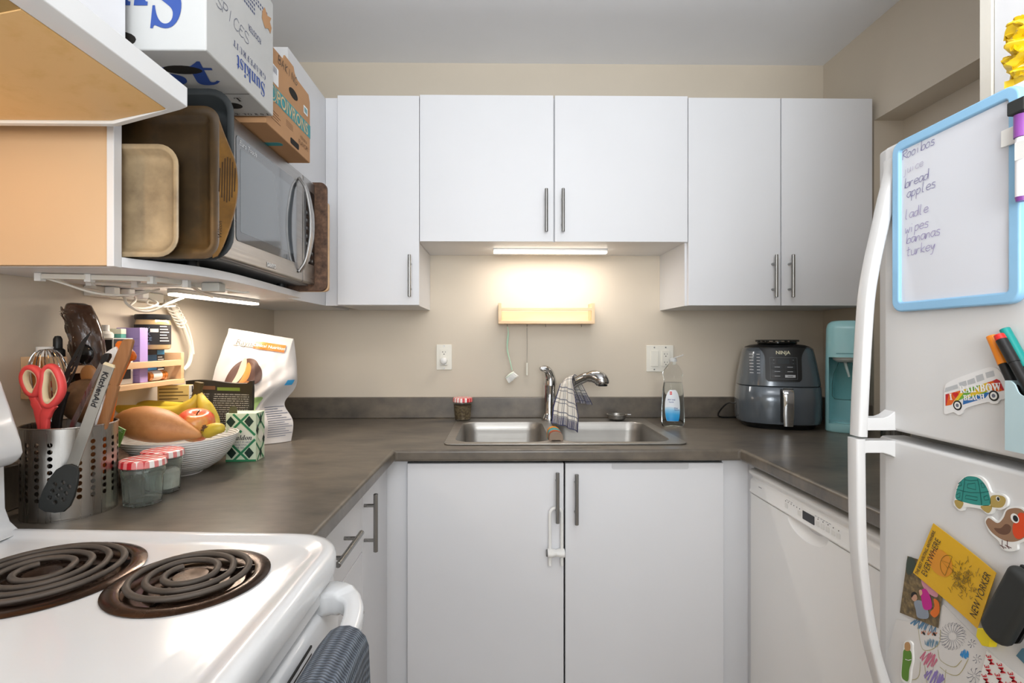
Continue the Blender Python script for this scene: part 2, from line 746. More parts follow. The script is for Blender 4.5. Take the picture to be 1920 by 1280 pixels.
def bar_handle(parent, p0, p1, out, stand=0.03, r=0.006, name='handle'):
    """round bar pull standing off a front; p0..p1 is the bar, 'out' points to the room"""
    p0, p1, out = V(p0), V(p1), V(out)
    g = G()
    d = (p1 - p0)
    ax = d.normalized()
    ends = [p0, p0 + ax * 0.001, p1 - ax * 0.001, p1]
    g.tube(ends, [r * 0.85, r, r, r * 0.85], 16)
    for t in (0.2, 0.8):
        q = p0 + d * t
        g.cyl(q, q - out * stand, r * 0.72, n=12)
    return g.build(name, M['steel'], parent)

# ================================================================== THE ROOM
XL, XR, YB, ZC = -0.965, 1.385, 2.2, 2.4255
YR = -2.6                                     # rear of the living area behind the camera
struct(G().box(XL - 0.12, 1.62, YR - 0.12, YB + 0.12, -0.1, 0.0).build('floor', M['floor']))
struct(G().box(XL - 0.12, 1.62, YR - 0.12, YB + 0.12, ZC, ZC + 0.1).build('ceiling', M['ceiling']))
struct(G().box(XL - 0.12, 1.62, YB, YB + 0.12, 0, ZC).build('wall_back', M['wall']))
struct(G().box(XL - 0.12, XL, YR, YB, 0, ZC).build('wall_left', M['wall']))
g = G()
g.box(1.493, 1.62, YR, 1.898, 0, 2.06)        # recess behind the refrigerator
g.box(XR, 1.62, 1.898, YB, 0, ZC)
g.box(XR, 1.62, YR, 1.898, 2.06, ZC)          # bulkhead over it
struct(g.build('wall_right', M['wall']))
g = G()
g.box(XL, -0.85, YR - 0.12, YR, 0, ZC)
g.box(1.45, 1.493, YR - 0.12, YR, 0, ZC)
g.box(-0.85, 1.45, YR - 0.12, YR, 0, 0.55)
g.box(-0.85, 1.45, YR - 0.12, YR, 2.25, ZC)
struct(g.build('wall_rear', M['wall']))
w = struct(thing('window_1', 'wide window of the living area', 'window', (0.3, YR, 0.55)))
g = G()
for a, b in ((-0.85, -0.80), (0.275, 0.325), (1.40, 1.45)):
    g.box(a, b, YR - 0.08, YR - 0.03, 0.55, 2.25)
g.box(-0.85, 1.45, YR - 0.08, YR - 0.03, 0.55, 0.60)
g.box(-0.85, 1.45, YR - 0.08, YR - 0.03, 2.20, 2.25)
g.build('window_frame', M['plastic'], w)
G().box(-0.82, 1.42, YR - 0.058, YR - 0.052, 0.58, 2.22).build('glass', glassy('window_glass'), w)

# ================================================================== WALL CABINETS
UB, UT = 1.371, 2.135                         # underside and top of the wall cabinets


def door_y(parent, x0, x1, yf, z0, z1, name='door', t=0.018):
    return G().box(x0, x1, yf, yf + t, z0, z1).build(name, M['cab'], parent, bevel=0.0015)


c = thing('wall_cabinet', 'narrow white wall cabinet with one door, left of the sink', 'cabinet', (-0.45, YB, UB))
G().box(-0.598, -0.3035, 1.9012, YB - 0.001, UB, UT).build('body', M['cabside'], c)
G().box(-0.647, -0.5985, 1.905, 1.925, UB, UT).build('filler_panel', M['cab'], c)
d = door_y(c, -0.5965, -0.2995, 1.882, UB + 0.001, UT)
h = on_y(767.5, 477, 1.852)
h2 = on_y(767.5, 556, 1.852)
bar_handle(d, (h.x, 1.852, h2.z), (h.x, 1.852, h.z), (0, -1, 0))

c = thing('wall_cabinet', 'short wide white wall cabinet with two doors above the sink', 'cabinet', (0.19, YB, 1.605))
G().box(-0.3025, 0.6785, 1.902, YB - 0.001, 1.6055, UT + 0.002).build('body', M['cabside'], c)
for x0, x1, px in ((-0.2975, 0.1905, 1024.5), (0.1955, 0.684, 1056)):
    d = door_y(c, x0, x1, 1.882, 1.604, UT + 0.004)
    a, b = on_y(px, 434, 1.852), on_y(px, 353, 1.852)
    bar_handle(d, (a.x, 1.852, a.z), (a.x, 1.852, b.z), (0, -1, 0))

c = thing('wall_cabinet', 'tall white wall cabinet with two doors, right of the sink above the air fryer', 'cabinet', (1.03, YB, UB))
G().box(0.679, 1.372, 1.9012, YB - 0.001, UB, UT).build('body', M['cabside'], c)
for x0, x1, px in ((0.6865, 1.0265, 1456), (1.0305, 1.3675, 1487.5)):
    d = door_y(c, x0, x1, 1.882, UB, UT - 0.001)
    a, b = on_y(px, 557, 1.852), on_y(px, 477, 1.852)
    bar_handle(d, (a.x, 1.852, a.z), (a.x, 1.852, b.z), (0, -1, 0))

c = thing('wall_cabinet', 'white corner wall cabinet on the left wall behind the cardboard boxes', 'cabinet', (-0.8, 1.73, UB))
G().box(XL + 0.001, -0.6485, 1.572, YB - 0.001, UB, UT - 0.002).build('body', M['cabside'], c)
G().box(-0.6485, -0.648, 1.574, 1.905, UB, UT - 0.002).build('side_panel', M['cab'], c)

# open microwave shelf with its end panel
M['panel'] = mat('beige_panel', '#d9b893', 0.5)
c = thing('microwave_shelf', 'white open shelf unit on the left wall carrying microwave and pans', 'shelf', (-0.8, 1.24, UB))
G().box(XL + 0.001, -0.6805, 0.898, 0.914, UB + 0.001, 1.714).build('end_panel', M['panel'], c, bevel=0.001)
G().box(-0.6795, -0.667, 0.895, 0.914, UB - 0.001, 1.714).build('edge_post', M['cab'], c, bevel=0.001)
pl = [(XL + 0.001, 0.9145), (-0.667, 0.9145)] + [(p.x, p.y) for p in spline([(-0.660, 0.93, 0), (-0.632, 0.97, 0), (-0.600, 1.03, 0), (-0.586, 1.12, 0), (-0.589, 1.25, 0), (-0.607, 1.571, 0)], 5)] + [(XL + 0.001, 1.571)]
G().prism(pl, UB, 1.389).build('shelf_board', M['cab'], c, bevel=0.001)

# ================================================================== BASE CABINETS AND WORKTOP
BT = 0.872
c = thing('base_cabinet', 'white base cabinet with two doors under the sink', 'cabinet', (0.2, 2.1, 0))
g = G()
g.box(-0.345, -0.327, 1.625, 2.17, 0.1, BT)
g.box(0.74, 0.758, 1.625, 2.17, 0.1, BT)
g.box(-0.345, 0.758, 2.15, 2.17, 0.1, BT)
g.box(-0.345, 0.758, 1.625, 2.17, 0.1, 0.118)
g.box(-0.345, 0.758, 1.66, 2.17, 0.0, 0.1)
g.build('body', M['cabside'], c)
G().box(-0.356, -0.291, 1.604, 1.622, 0.1, BT).build('filler_panel', M['cab'], c)
G().box(0.690, 0.80, 1.604, 1.622, 0.1, BT).build('filler_panel', M['cab'], c)
G().box(0.772, 0.80, 1.5645, 1.6035, 0.1, BT).build('filler_panel', M['cab'], c)
DF = 1.58
sink_doors = []
for x0, x1, px, y0, y1 in ((-0.2875, 0.1915, 1045.5, 886, 981), (0.1965, 0.6855, 1081.5, 889, 984)):
    d = door_y(c, x0, x1, DF, 0.11, 0.866 if x0 < 0 else 0.8655)
    sink_doors.append(d)
    a, b = on_y(px, y1, DF - 0.03), on_y(px, y0, DF - 0.03)
    bar_handle(d, (a.x, DF - 0.03, a.z), (a.x, DF - 0.03, b.z), (0, -1, 0))
a, b = on_y(1147, 868, DF), on_y(1291, 879, DF)
G().prism(rrect(a.x, b.x, b.z, a.z, (0.001, 0.001, 0.006, 0.006)), DF - 0.0012, DF, plane='xz').build(
    'edge_guard', mat('clear_film', '#cfd0d2', 0.3), sink_doors[1], label='thin greyish film strip at the top of the door')

c = thing('base_cabinet', 'white base cabinet with one narrow door beside the drawers', 'cabinet', (-0.66, 1.6, 0))
G().box(-0.94, -0.374, 1.3165, 2.17, 0.1, BT).build('body', M['cabside'], c)
d = G().box(-0.372, -0.354, 1.3175, 1.602, 0.11, 0.866).build('door', M['cab'], c, bevel=0.0015)
a, b = on_x(701, 1040, -0.324), on_x(701, 930, -0.324)
bar_handle(d, (-0.324, 1.333, a.z), (-0.324, 1.333, b.z), (1, 0, 0))

c = thing('base_cabinet', 'white base cabinet with three stacked drawers beside the stove', 'cabinet', (-0.66, 1.12, 0))
G().box(-0.94, -0.374, 0.868, 1.3135, 0.1, BT).build('body', M['cabside'], c)
for z0, z1 in ((0.7065, 0.866), (0.490, 0.7035), (0.11, 0.487)):
    d = G().box(-0.372, -0.354, 0.869, 1.3145, z0, z1).build('drawer', M['cab'], c, bevel=0.0015)
    zc = 0.797 if z0 > 0.7 else (0.612 if z0 > 0.4 else 0.40)
    bar_handle(d, (-0.324, 1.025, zc), (-0.324, 1.2, zc), (1, 0, 0))

# worktop
WT = 0.914
wt = thing('worktop', 'continuous dark grey-brown laminate worktop running round three walls', 'worktop', (0.2, 2.0, 0.878))
outline = [(XL + 0.001, YB - 0.001), (XL + 0.001, 0.905), (-0.345, 0.868), (-0.319, 0.868), (-0.319, 1.549), (0.722, 1.549), (0.728, 0.93),
           (XR - 0.002, 0.93), (XR - 0.002, YB - 0.001)]
o = G().prism(outline, 0.878, WT).build('work_surface', M['laminate'], wt, bevel=0.009, seg=4)
cut(o, [G().prism(rrect(-0.168, 0.575, 1.635, 2.12, 0.03), 0.80, 1.0)])
g = G()
g.box(XL + 0.0205, XR - 0.0015, 2.1805, YB - 0.001, WT, 1.0025)
g.box(XL + 0.001, XL + 0.02, 0.907, YB - 0.001, WT, 1.0025)
g.box(XR - 0.02, XR - 0.001, 1.9, 2.18, WT, 1.0025)
g.build('backsplash', M['laminate'], wt, bevel=0.004)

# ------------------------------------------------------------------ sink
sk = thing('kitchen_sink', 'double-bowl stainless steel sink set into the worktop', 'sink', (0.2, 1.87, 0.72))
SX0, SX1, SY0, SY1 = -0.183, 0.592, 1.616, 2.142
BOWLS = ((-0.150, 0.158), (0.196, 0.552))
o = G().prism(rrect(SX0, SX1, SY0, SY1, 0.028), WT + 0.0003, WT + 0.0048).build('deck', M['sinksteel'], sk, bevel=0.003, seg=3)
cut(o, [G().prism(rrect(a, b, 1.648, 2.050, 0.055, 8), WT - 0.01, WT + 0.02) for a, b in BOWLS])
for a, b in BOWLS:
    rings = []
    for off, z, r in ((-0.0005, WT + 0.0046, 0.055), (0.003, WT - 0.002, 0.055), (0.006, WT - 0.03, 0.055), (0.012, 0.765, 0.055), (0.026, 0.742, 0.05), (0.06, 0.735, 0.04)):
        rings.append([(x, y, z) for x, y in rrect(a + off, b - off, 1.648 + off, 2.050 - off, r, 8)])
    for off, z, r in ((0.06, 0.732, 0.04), (0.024, 0.739, 0.05), (0.0095, 0.765, 0.055), (0.0035, WT - 0.03, 0.055), (0.001, WT - 0.002, 0.055)):
        rings.append([(x, y, z) for x, y in rrect(a + off, b - off, 1.648 + off, 2.050 - off, r, 8)])
    bw = G().loft(rings, 0, False, False)
    n = len(rings[0])
    for ri in (5, 6):
        bw.f.append(tuple(ri * n + j for j in range(n)))
        bw.m.append(0)
    bw = bw.build('bowl', M['sinksteel'], sk, smooth=50)
    G().lathe([(0.001, 0.7375), (0.02, 0.7375), (0.028, 0.7385), (0.042, 0.7375), (0.043, 0.7352)], ((a + b) / 2, 1.86, 0), 28).build('drain', M['chrome'], bw)

# faucet
fc = thing('faucet', 'single-lever chrome kitchen faucet behind the sink', 'faucet', (0.197, 2.094, 0.9188))
FX, FY, FZ = 0.197, 2.094, 0.9188
G().lathe([(0.034, 0), (0.035, 0.004), (0.033, 0.012), (0.027, 0.022), (0.024, 0.03), (0.0235, 0.12), (0.025, 0.145), (0.0255, 0.152), (0.0, 0.154)], (FX, FY, FZ), 28).build('body', M['chrome'], fc)
g = G()
path = spline([(FX + 0.002, FY, FZ + 0.145), (FX + 0.001, FY - 0.002, FZ + 0.170), (FX - 0.006, FY - 0.008, FZ + 0.195), (FX - 0.018, FY - 0.016, FZ + 0.208), (FX - 0.042, FY - 0.026, FZ + 0.211)], 6)
L = len(path)
g.tube(path, [0.0245 * (1 - i / (L - 1)) ** 0.6 + 0.006 for i in range(L)], 16, sq=0.85)
lv = g.build('lever', M['chrome'], fc)
G().ball((FX + 0.003, FY - 0.0225, FZ + 0.155), 0.0035, 10, q=6).build('temperature_dot', M['black'], lv)
g = G()
path = spline([(FX + 0.012, FY - 0.004, FZ + 0.045), (FX + 0.045, FY - 0.03, FZ + 0.10), (FX + 0.085, FY - 0.058, FZ + 0.150), (FX + 0.125, FY - 0.085, FZ + 0.178), (FX + 0.150, FY - 0.10, FZ + 0.183)], 7)
L = len(path)
g.tube(path, [0.017 + 0.004 * abs(math.sin(i / L * 3)) * (i / L) for i in range(L)], 16)
g.build('spout', M['chrome'], fc)
g = G()
p0 = V((FX + 0.140, FY - 0.094, FZ + 0.182))
path = spline([p0, p0 + V((0.018, -0.012, 0.003)), p0 + V((0.036, -0.024, -0.001)), p0 + V((0.047, -0.032, -0.013)), p0 + V((0.050, -0.034, -0.027))], 5)
L = len(path)
g.tube(path, [0.0195, 0.0205, 0.0215, 0.0225, 0.0235, 0.0245, 0.0255, 0.0262, 0.027, 0.0275, 0.028, 0.0284, 0.0287, 0.0288, 0.0288, 0.0286, 0.0282, 0.0276, 0.0268, 0.0258, 0.024][:L], 18)
sh = g.build('spray_head', M['chrome'], fc)
q = path[-1]
G().cyl(q + V((0, 0, 0.001)), q - V((0, 0, 0.005)), 0.019, 0.018, 18).build('nozzle', M['black'], sh)

# plaid cloth draped over the spout
def cloth(u, v):
    # v runs from the front hem over the spout to the back hem; u across
    w = 0.085
    s = (v - 0.60) * 0.315
    top = V((FX + 0.072, FY - 0.052, FZ + 0.165))
    al = V((0.80, -0.50, 0.42)).normalized()
    back = V((0.50, 0.84, 0)).normalized()
    k = (u - 0.5)
    dn = abs(s)
    spread = 0.45 + min(1.0, dn / 0.13) * (0.75 if s < 0 else 0.35)
    r = 0.022
    if dn < r * 1.57:
        a = s / r
        off = back * (r * math.sin(a)) + V((0, 0, r * math.cos(a) - 0.004))
    else:
        sg = 1 if s > 0 else -1
        off = back * sg * (r + 0.03 * (dn - r * 1.57) / 0.15) + V((0, 0, -(dn - r * 1.57) - 0.004))
    fold = 0.007 * math.sin(k * 17 + s * 8) * min(1, dn / 0.05)
    dr = V((0.0, -0.035, -0.01)) * min(1, dn / 0.16) if s < 0 else V((0.045, 0.0, 0)) * min(1, dn / 0.12)
    side = V((0.93, -0.36, 0.0)) if dn > r * 1.57 else al
    sagz = -0.028 * k * (1 if s < 0 else 0.3) * min(1, dn / 0.1)
    return top + side * (k * w * spread) + off + back * fold * (-1 if s < 0 else 1) + dr + V((0, 0, sagz + (0.0 if s > 0 else -0.012 * abs(k))))


o = G().sheet(cloth, 26, 60, thick=0.0016).build('dish_cloth', plaid(), smooth=60)
tag(o, 'small navy and cream plaid cloth draped over the faucet spout', 'cloth')

# striped sponge scrubber on the ridge between the bowls
sp = thing('dish_scrubber', 'rainbow striped scrubber sitting on the ridge between the sink bowls', 'sponge', (0.177, 1.71, 0.919))
cols = ['#d8862c', '#d98f35', '#3f8f92', '#57a3a0', '#7a8f8c', '#c1602f', '#8a4a3a', '#8c7a6a']
g = G()
for i in range(8):
    y0 = 1.757 - i * 0.012
    pts = [(0.155, 0.900), (0.155, 0.93)] + [(0.177 + 0.022 * math.cos(R(180 - 180 * k / 8)), 0.932 + (0.019 - i * 0.0006) * math.sin(R(180 * k / 8))) for k in range(1, 8)] + [(0.199, 0.93), (0.199, 0.900), (0.193, 0.900), (0.191, 0.921), (0.163, 0.921), (0.161, 0.900)]
    g.prism(pts, y0 - 0.0119, y0, i, plane='xz')
g.build('sponge_strips', [mat('sponge_%d' % i, q, 0.95, bump=0.6, bscale=900) for i, q in enumerate(cols)], sp)

# sink strainer on the back ledge
st = thing('sink_strainer', 'small round metal sink strainer on the back rim of the sink', 'strainer', (0.470, 2.092, 0.9188))
G().lathe([(0.0, 0.004), (0.030, 0.0042), (0.035, 0.008), (0.037, 0.020), (0.042, 0.022), (0.042, 0.0245), (0.0345, 0.0245), (0.033, 0.011), (0.028, 0.0075), (0.0, 0.0065)], (0.470, 2.092, 0.9188), 32).build('basket', M['sinksteel'], st)
g = G()
for i in range(8):
    a = i * pi / 4
    g.ball((0.470 + 0.02 * math.cos(a), 2.092 + 0.02 * math.sin(a), 0.9222), 0.0034, 8, q=5)
g.build('foot_ring', M['sinksteel'], st)
G().cyl((0.510, 2.092, 0.9418), (0.527, 2.087, 0.9418), 0.0016, n=8).build('handle_stub', M['chrome'], st)

# child lock hanging on the left sink door handle
lk = thing('cabinet_lock', 'white plastic child lock looped over the left sink door handle', 'lock', on_y(1041, 1035, 1.545))
LY = 1.5650
a, b = on_y(1030, 1045, LY), on_y(1055, 1045, LY)
zt = on_y(1042, 952, LY).z
zb = on_y(1042, 1060, LY).z
xc, hw = (a.x + b.x) / 2, (b.x - a.x) / 2 - 0.002
pth = [(xc - hw, LY, zb)] + [(xc - hw, LY, zt - hw)] + [(xc + hw * math.cos(R(t)), LY, zt - hw + hw * math.sin(R(t))) for t in range(165, -1, -15)] + [(xc + hw, LY, zb)]
G().tube(pth, 0.0048, 10, up=(0, 1, 0)).build('loop', M['plastic'], lk)
z0 = on_y(1042, 1036, LY).z
g = G()
g.lathe([(0.0155, -0.026), (0.017, -0.024), (0.017, -0.012), (0.0125, 0.0), (0.017, 0.012), (0.017, 0.024), (0.0155, 0.026)], (xc, LY - 0.001, z0), 20, axis=(1, 0, 0), sx=1, sy=0.75)
cl = g.build('clamp', M['plastic'], lk)
G().cyl((xc - 0.0255, LY - 0.001, z0), (xc - 0.030, LY - 0.001, z0), 0.0115, 0.010, 16).build('release_button', mat('grey_button', '#6b6b6b', 0.5), cl)

# ================================================================== STOVE
M['stovegrey'] = mat('stove_grey_trim', '#8d8f90', 0.35)
sv = thing('stove', 'white freestanding electric stove with coil burners at the left', 'stove', (-0.58, 0.5, 0))
SX, SF, S0, S1 = -0.955, -0.250, 0.100, 0.858
G().prism([(SX, S0 + 0.004), (-0.33, S0 + 0.004), (-0.276, S0 + 0.06), (-0.276, S1 - 0.06), (-0.33, S1 - 0.003), (SX, S1 - 0.003)], 0.02, 0.898).build('body', M['enamel'], sv, bevel=0.004)


def ring(off, z, r, n=7):
    return [(x, y + (0.06 * max(0.0, -0.33 - x) if y > 0.75 else 0.0), z) for x, y in rrect(-0.905 + off, SF - off, S0 + off, S1 - off, [max(0.004, q - off) for q in (r, 0.045, 0.045, r)], n)]


BURN = ((-0.420, 0.702, 0.0975, 3), (-0.628, 0.713, 0.1175, 4), (-0.420, 0.312, 0.1175, 4), (-0.628, 0.300, 0.0975, 3))
g = G()
g.loft([ring(0.002, 0.890, 0.088), ring(0.0, 0.897, 0.088), ring(0.0, 0.917, 0.088), ring(0.004, 0.924, 0.088), ring(0.013, 0.9265, 0.088), ring(0.022, 0.9255, 0.088),
        ring(0.032, 0.9205, 0.088), ring(0.042, 0.9185, 0.088)], 0)
o = g.build('cooktop', M['enamel'], sv, smooth=60)
cut(o, [G().cyl((x, y, 0.893), (x, y, 0.94), r - 0.006, n=48) for x, y, r, k in BURN])
o.data.polygons.foreach_set('use_smooth', [True] * len(o.data.polygons))
o.data.set_sharp_from_angle(angle=R(50))
for bx, by, br, turns in BURN:
    dp = G().lathe([(br, 0.9187), (br + 0.001, 0.9205), (br - 0.004, 0.9225), (br - 0.016, 0.9232), (br - 0.019, 0.9222), (br - 0.021, 0.917), (br - 0.028, 0.909),
                    (br * 0.55, 0.903), (0.02, 0.9015), (0.001, 0.9015), (0.001, 0.8995), (0.02, 0.8995), (br - 0.024, 0.906), (br - 0.012, 0.9178)],
                   (bx, by, 0), 56).build('drip_pan', [M['drip']], sv, smooth=50)
    g = G()
    path = []
    r0, r1 = 0.031, br - 0.027
    N = int(turns * 40)
    for i in range(N + 1):
        a = 2 * pi * i / 40
        # each turn stays round for most of its run, then steps outward
        t = i / 40
        k, fr = int(t), t - int(t)
        stp = (r1 - r0) / (turns - 1 if turns > 1 else 1)
        rr = r0 + stp * min(turns - 1, k + max(0, (fr - 0.7) / 0.3)) if k < turns else r1
        path.append((bx + rr * math.cos(a + 2.4), by + rr * math.sin(a + 2.4), 0.9275))
    e = path[-1]
    path.append((e[0], e[1], 0.921))
    path.append((e[0] * 0.9 + bx * 0.1, e[1] * 0.9 + by * 0.1, 0.912))
    g.tube(path, 0.0046, 10, sq=0.8)
    co = g.build('coil', M['coil'], sv, smooth=60)
    G().lathe([(0.001, 0.9255), (0.021, 0.9255), (0.0225, 0.924), (0.0225, 0.917), (0.001, 0.917)], (bx, by, 0), 28).build('centre_disc', M['drip'], co)
    g = G()
    for i in range(3):
        a = 0.5 + i * 2 * pi / 3
        d = V((math.cos(a), math.sin(a), 0))
        g.strip([V((bx, by, 0.9195)) + d * 0.018, V((bx, by, 0.9195)) + d * (br - 0.02)], 0.0022, 0.007)
    g.build('support_bracket', M['dripin'], co)
# backguard with control panel, swelling forward of a recessed foot
prof = [(SX, 0.918), (-0.846, 0.918), (-0.838, 0.930), (-0.834, 0.965), (-0.834, 1.006), (-0.834, 1.028), (-0.806, 1.034), (-0.795, 1.048), (-0.794, 1.07),
        (-0.813, 1.125), (-0.834, 1.185), (-0.846, 1.208), (-0.862, 1.222), (-0.90, 1.226), (SX, 1.226)]
prof2 = [(SX, 0.918)] + [(p.x, p.y) for p in spline([(x, z, 0) for x, z in prof[6:14]], 4)] + [(SX, 1.226)]
g = G()
foot = [(SX, 0.90), (-0.80, 0.9215), (-0.815, 0.926), (-0.828, 0.938), (-0.836, 0.96), (-0.838, 1.035), (SX, 1.035)]
g.prism(foot, S0 + 0.03, S1 + 0.022, plane='xz')
g.build('riser', M['enamel'], sv, bevel=0.003)
top = [(SX, 1.034), (-0.815, 1.036), (-0.800, 1.042), (-0.794, 1.056), (-0.797, 1.075), (-0.813, 1.125), (-0.834, 1.185), (-0.846, 1.208), (-0.862, 1.222), (-0.90, 1.226), (SX, 1.226)]
G().prism(top, S0 + 0.02, S1 + 0.014, plane='xz').build('control_panel', M['enamel'], sv, bevel=0.012, seg=4, smooth=60)
# front: vent lip, oven door with slots and handle
g = G()
g.box(-0.28, -0.258, S0 + 0.055, S1 - 0.058, 0.862, 0.889)
g.build('vent_lip', M['enamel'], sv, bevel=0.005, seg=3)
door = [(-0.285, 0.20), (-0.262, 0.20), (-0.258, 0.21), (-0.252, 0.83), (-0.256, 0.848), (-0.268, 0.855), (-0.285, 0.855)]
od = G().prism(door, S0 + 0.052, S1 - 0.055, plane='xz').build('oven_door', M['enamel'], sv, bevel=0.004, seg=3)
g = G()
for i, z in enumerate((0.836, 0.826, 0.816)):
    g.strip([(-0.2545 - 0.0004 * i, S0 + 0.12, z), (-0.2545 - 0.0004 * i, S1 - 0.17, z)], 0.006, 0.0028)
g.build('vent_slots', M['gapdark'], od)
HZ = 0.872
hp = spline([(-0.262, 0.763, 0.862), (-0.235, 0.754, 0.866), (-0.213, 0.735, 0.866), (-0.200, 0.696, 0.864), (-0.195, 0.62, 0.862), (-0.194, 0.50, 0.861), (-0.195, 0.38, 0.862), (-0.200, 0.30, 0.864), (-0.213, 0.256, 0.866), (-0.235, 0.234, 0.866), (-0.262, 0.223, 0.862)], 6)
L = len(hp)
ww = [0.050 if i < 4 or i > L - 5 else max(0.026, 0.048 - 0.0022 * min(i - 3, L - 4 - i)) for i in range(L)]
G().strip(hp, ww, [0.026 if 8 < i < L - 9 else 0.034 for i in range(L)], r=1).build('handle', M['enamel'], od, smooth=60, bevel=0)
G().prism([(-0.285, 0.03), (-0.262, 0.03), (-0.260, 0.19), (-0.285, 0.19)], S0 + 0.052, S1 - 0.055, plane='xz').build('storage_drawer', M['enamel'], sv, bevel=0.004)


# towel over the oven door handle
def towel(u, v):
    # v 0..1: outer hem up over the handle and down the back
    y = 0.645 - u * 0.215
    hx, hz, r = -0.1945, 0.8615, 0.0225
    s = (v - 0.56) * 0.86
    wob = 0.004 * math.sin(u * 19 + v * 5) + 0.0025 * math.sin(u * 41 + 1)
    if abs(s) < r * 1.57:
        a = s / r
        p = V((hx - r * math.sin(a) * 1.0, y, hz + r * math.cos(a)))
    elif s < 0:
        d = -s - r * 1.57
        p = V((hx + r + wob * min(1, d * 9), y - 0.02 * d * (u - 0.5), hz - d))
    else:
        d = s - r * 1.57
        p = V((hx - r - wob * 0.4 * min(1, d * 9), y, hz - d))
    # the shoulder of the towel drops off roundly at its far edge
    if s < r * 1.57:
        p.z -= 0.004 * max(0, 1 - u * 6) ** 2
    return p


o = G().sheet(towel, 30, 90, thick=0.007).build('kitchen_towel', knit(), smooth=70)
tag(o, 'blue-grey knitted towel hanging over the oven door handle', 'towel')

# ================================================================== RANGE HOOD AND CABINET ABOVE
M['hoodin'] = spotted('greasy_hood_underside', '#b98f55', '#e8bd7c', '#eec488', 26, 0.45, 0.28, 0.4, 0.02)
hd = thing('range_hood', 'white range hood with greasy yellowed underside above the stove', 'range hood', (-0.73, 0.47, 1.6))
HF, H0, H1 = -0.505, 0.10, 0.836
prof = [(XL + 0.001, 1.586), (-0.615, 1.586), (HF - 0.012, 1.613), (HF, 1.618), (HF, 1.649), (XL + 0.001, 1.649)]
o = G().prism(prof, H0, H1, plane='xz').build('hood_shell', M['enamel'], hd, bevel=0.0015)
cut(o, [G().prism([(XL + 0.03, 1.57), (-0.60, 1.57), (-0.545, 1.58), (-0.532, 1.603), (-0.532, 1.614), (-0.618, 1.5955), (XL + 0.03, 1.5955)], H0 + 0.012, H1 - 0.0115, plane='xz')])
g = G()
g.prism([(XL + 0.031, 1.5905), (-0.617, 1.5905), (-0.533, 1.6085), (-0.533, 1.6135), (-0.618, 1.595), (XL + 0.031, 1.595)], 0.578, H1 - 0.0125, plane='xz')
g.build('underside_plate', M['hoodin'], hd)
g = G()
g.prism([(XL + 0.031, 1.592), (-0.617, 1.592), (-0.533, 1.610), (-0.533, 1.6137), (-0.618, 1.5952), (XL + 0.031, 1.5952)], H0 + 0.0125, 0.5775, plane='xz')
g.build('filter', spotted('greasy_hood_filter', '#7c6238', '#a98a55', '#b4945e', 18, 0.5, 0.3, 0.5), hd)
g = G()
g.lathe([(0.03, 0), (0.028, -0.012), (0.018, -0.022), (0.0, -0.025)], (-0.87, 0.60, 1.5905), 20)
g.build('lamp_lens', mat('warm_bulb', '#ffd9a0', 0.4, emit=6.0), hd)
for nm, loc, e in (('hood_lamp_light', (-0.86, 0.62, 1.53), 0.55),):
    d = bpy.data.lights.new(nm, 'POINT')
    d.energy = e
    d.color = (1.0, 0.72, 0.44)
    d.shadow_soft_size = 0.02
    l = bpy.data.objects.new(nm, d)
    l.location = loc
    C.objects.link(l)
c = thing('wall_cabinet', 'white cabinet mounted above the range hood at the top left', 'cabinet', (-0.78, 0.46, 1.65))
G().box(XL + 0.001, -0.617, 0.10, 0.831, 1.6502, 2.135).build('body', M['cabside'], c)
G().box(-0.6165, -0.600, 0.466, 0.8305, 1.652, 2.135).build('door', M['cab'], c, bevel=0.0015)
G().box(-0.6165, -0.600, 0.101, 0.463, 1.652, 2.135).build('door', M['cab'], c, bevel=0.0015)

# ================================================================== MICROWAVE
M['mwsteel'] = brushed('microwave_steel', '#a09e9c', 0.34, 1, 0.06)
M['mwglass'] = mat('microwave_window', '#3c4146', 0.05, spec=0.8, coat=1.0)
mw = thing('microwave', 'stainless steel microwave oven with curved handle on the shelf', 'microwave', (-0.74, 1.27, 1.389))
MY0, MY1, MZ0, MZ1, MX = 1.005, 1.535, 1.404, 1.707, -0.552
G().box(-0.93, MX - 0.018, MY0, MY1, MZ0, MZ1).build('case', mat('microwave_case', '#8f9092', 0.4, 0.7), mw, bevel=0.004)
g = G()
for y in (MY0 + 0.05, MY1 - 0.05):
    for x in (-0.90, -0.63):
        G().cyl((x, y, 1.3893), (x, y, MZ0 + 0.001), 0.014, n=14).build('foot', M['black'], mw)
DY = 1.441
d = G().box(MX - 0.0175, MX, MY0 + 0.001, DY - 0.0007, MZ0 + 0.002, MZ1 - 0.001).build('door', M['mwsteel'], mw, bevel=0.006, seg=3)
F = frame((0, 1, 0), (0, 0, 1), (MX, 0, 0))
w0, w1, w2, w3 = 1.078, 1.392, 1.451, 1.672
G().prism(rrect(w0, w1, w2, w3, 0.010), 0.0, 0.0012, T=F).build('window', M['mwglass'], d)
G().prism(rrect(w0 + 0.016, w1 - 0.014, w2 + 0.020, w3 - 0.024, 0.006), 0.0012, 0.0016, T=F).build('window_screen', mat('microwave_screen', '#5b636a', 0.08, spec=0.7, coat=1.0), d)
g = G()
zc = (MZ0 + MZ1) / 2 + 0.002
hp = spline([(MX + 0.002, 1.408, zc + 0.128), (MX + 0.020, 1.412, zc + 0.098), (MX + 0.031, 1.417, zc + 0.04), (MX + 0.033, 1.418, zc), (MX + 0.031, 1.417, zc - 0.04), (MX + 0.020, 1.412, zc - 0.098), (MX + 0.002, 1.408, zc - 0.128)], 6)
L = len(hp)
g.strip(hp, [0.012 + 0.014 * math.sin(pi * i / (L - 1)) for i in range(L)], 0.007, up=(1, 0, 0), r=1)
g.build('handle', M['mwsteel'], d, smooth=60)
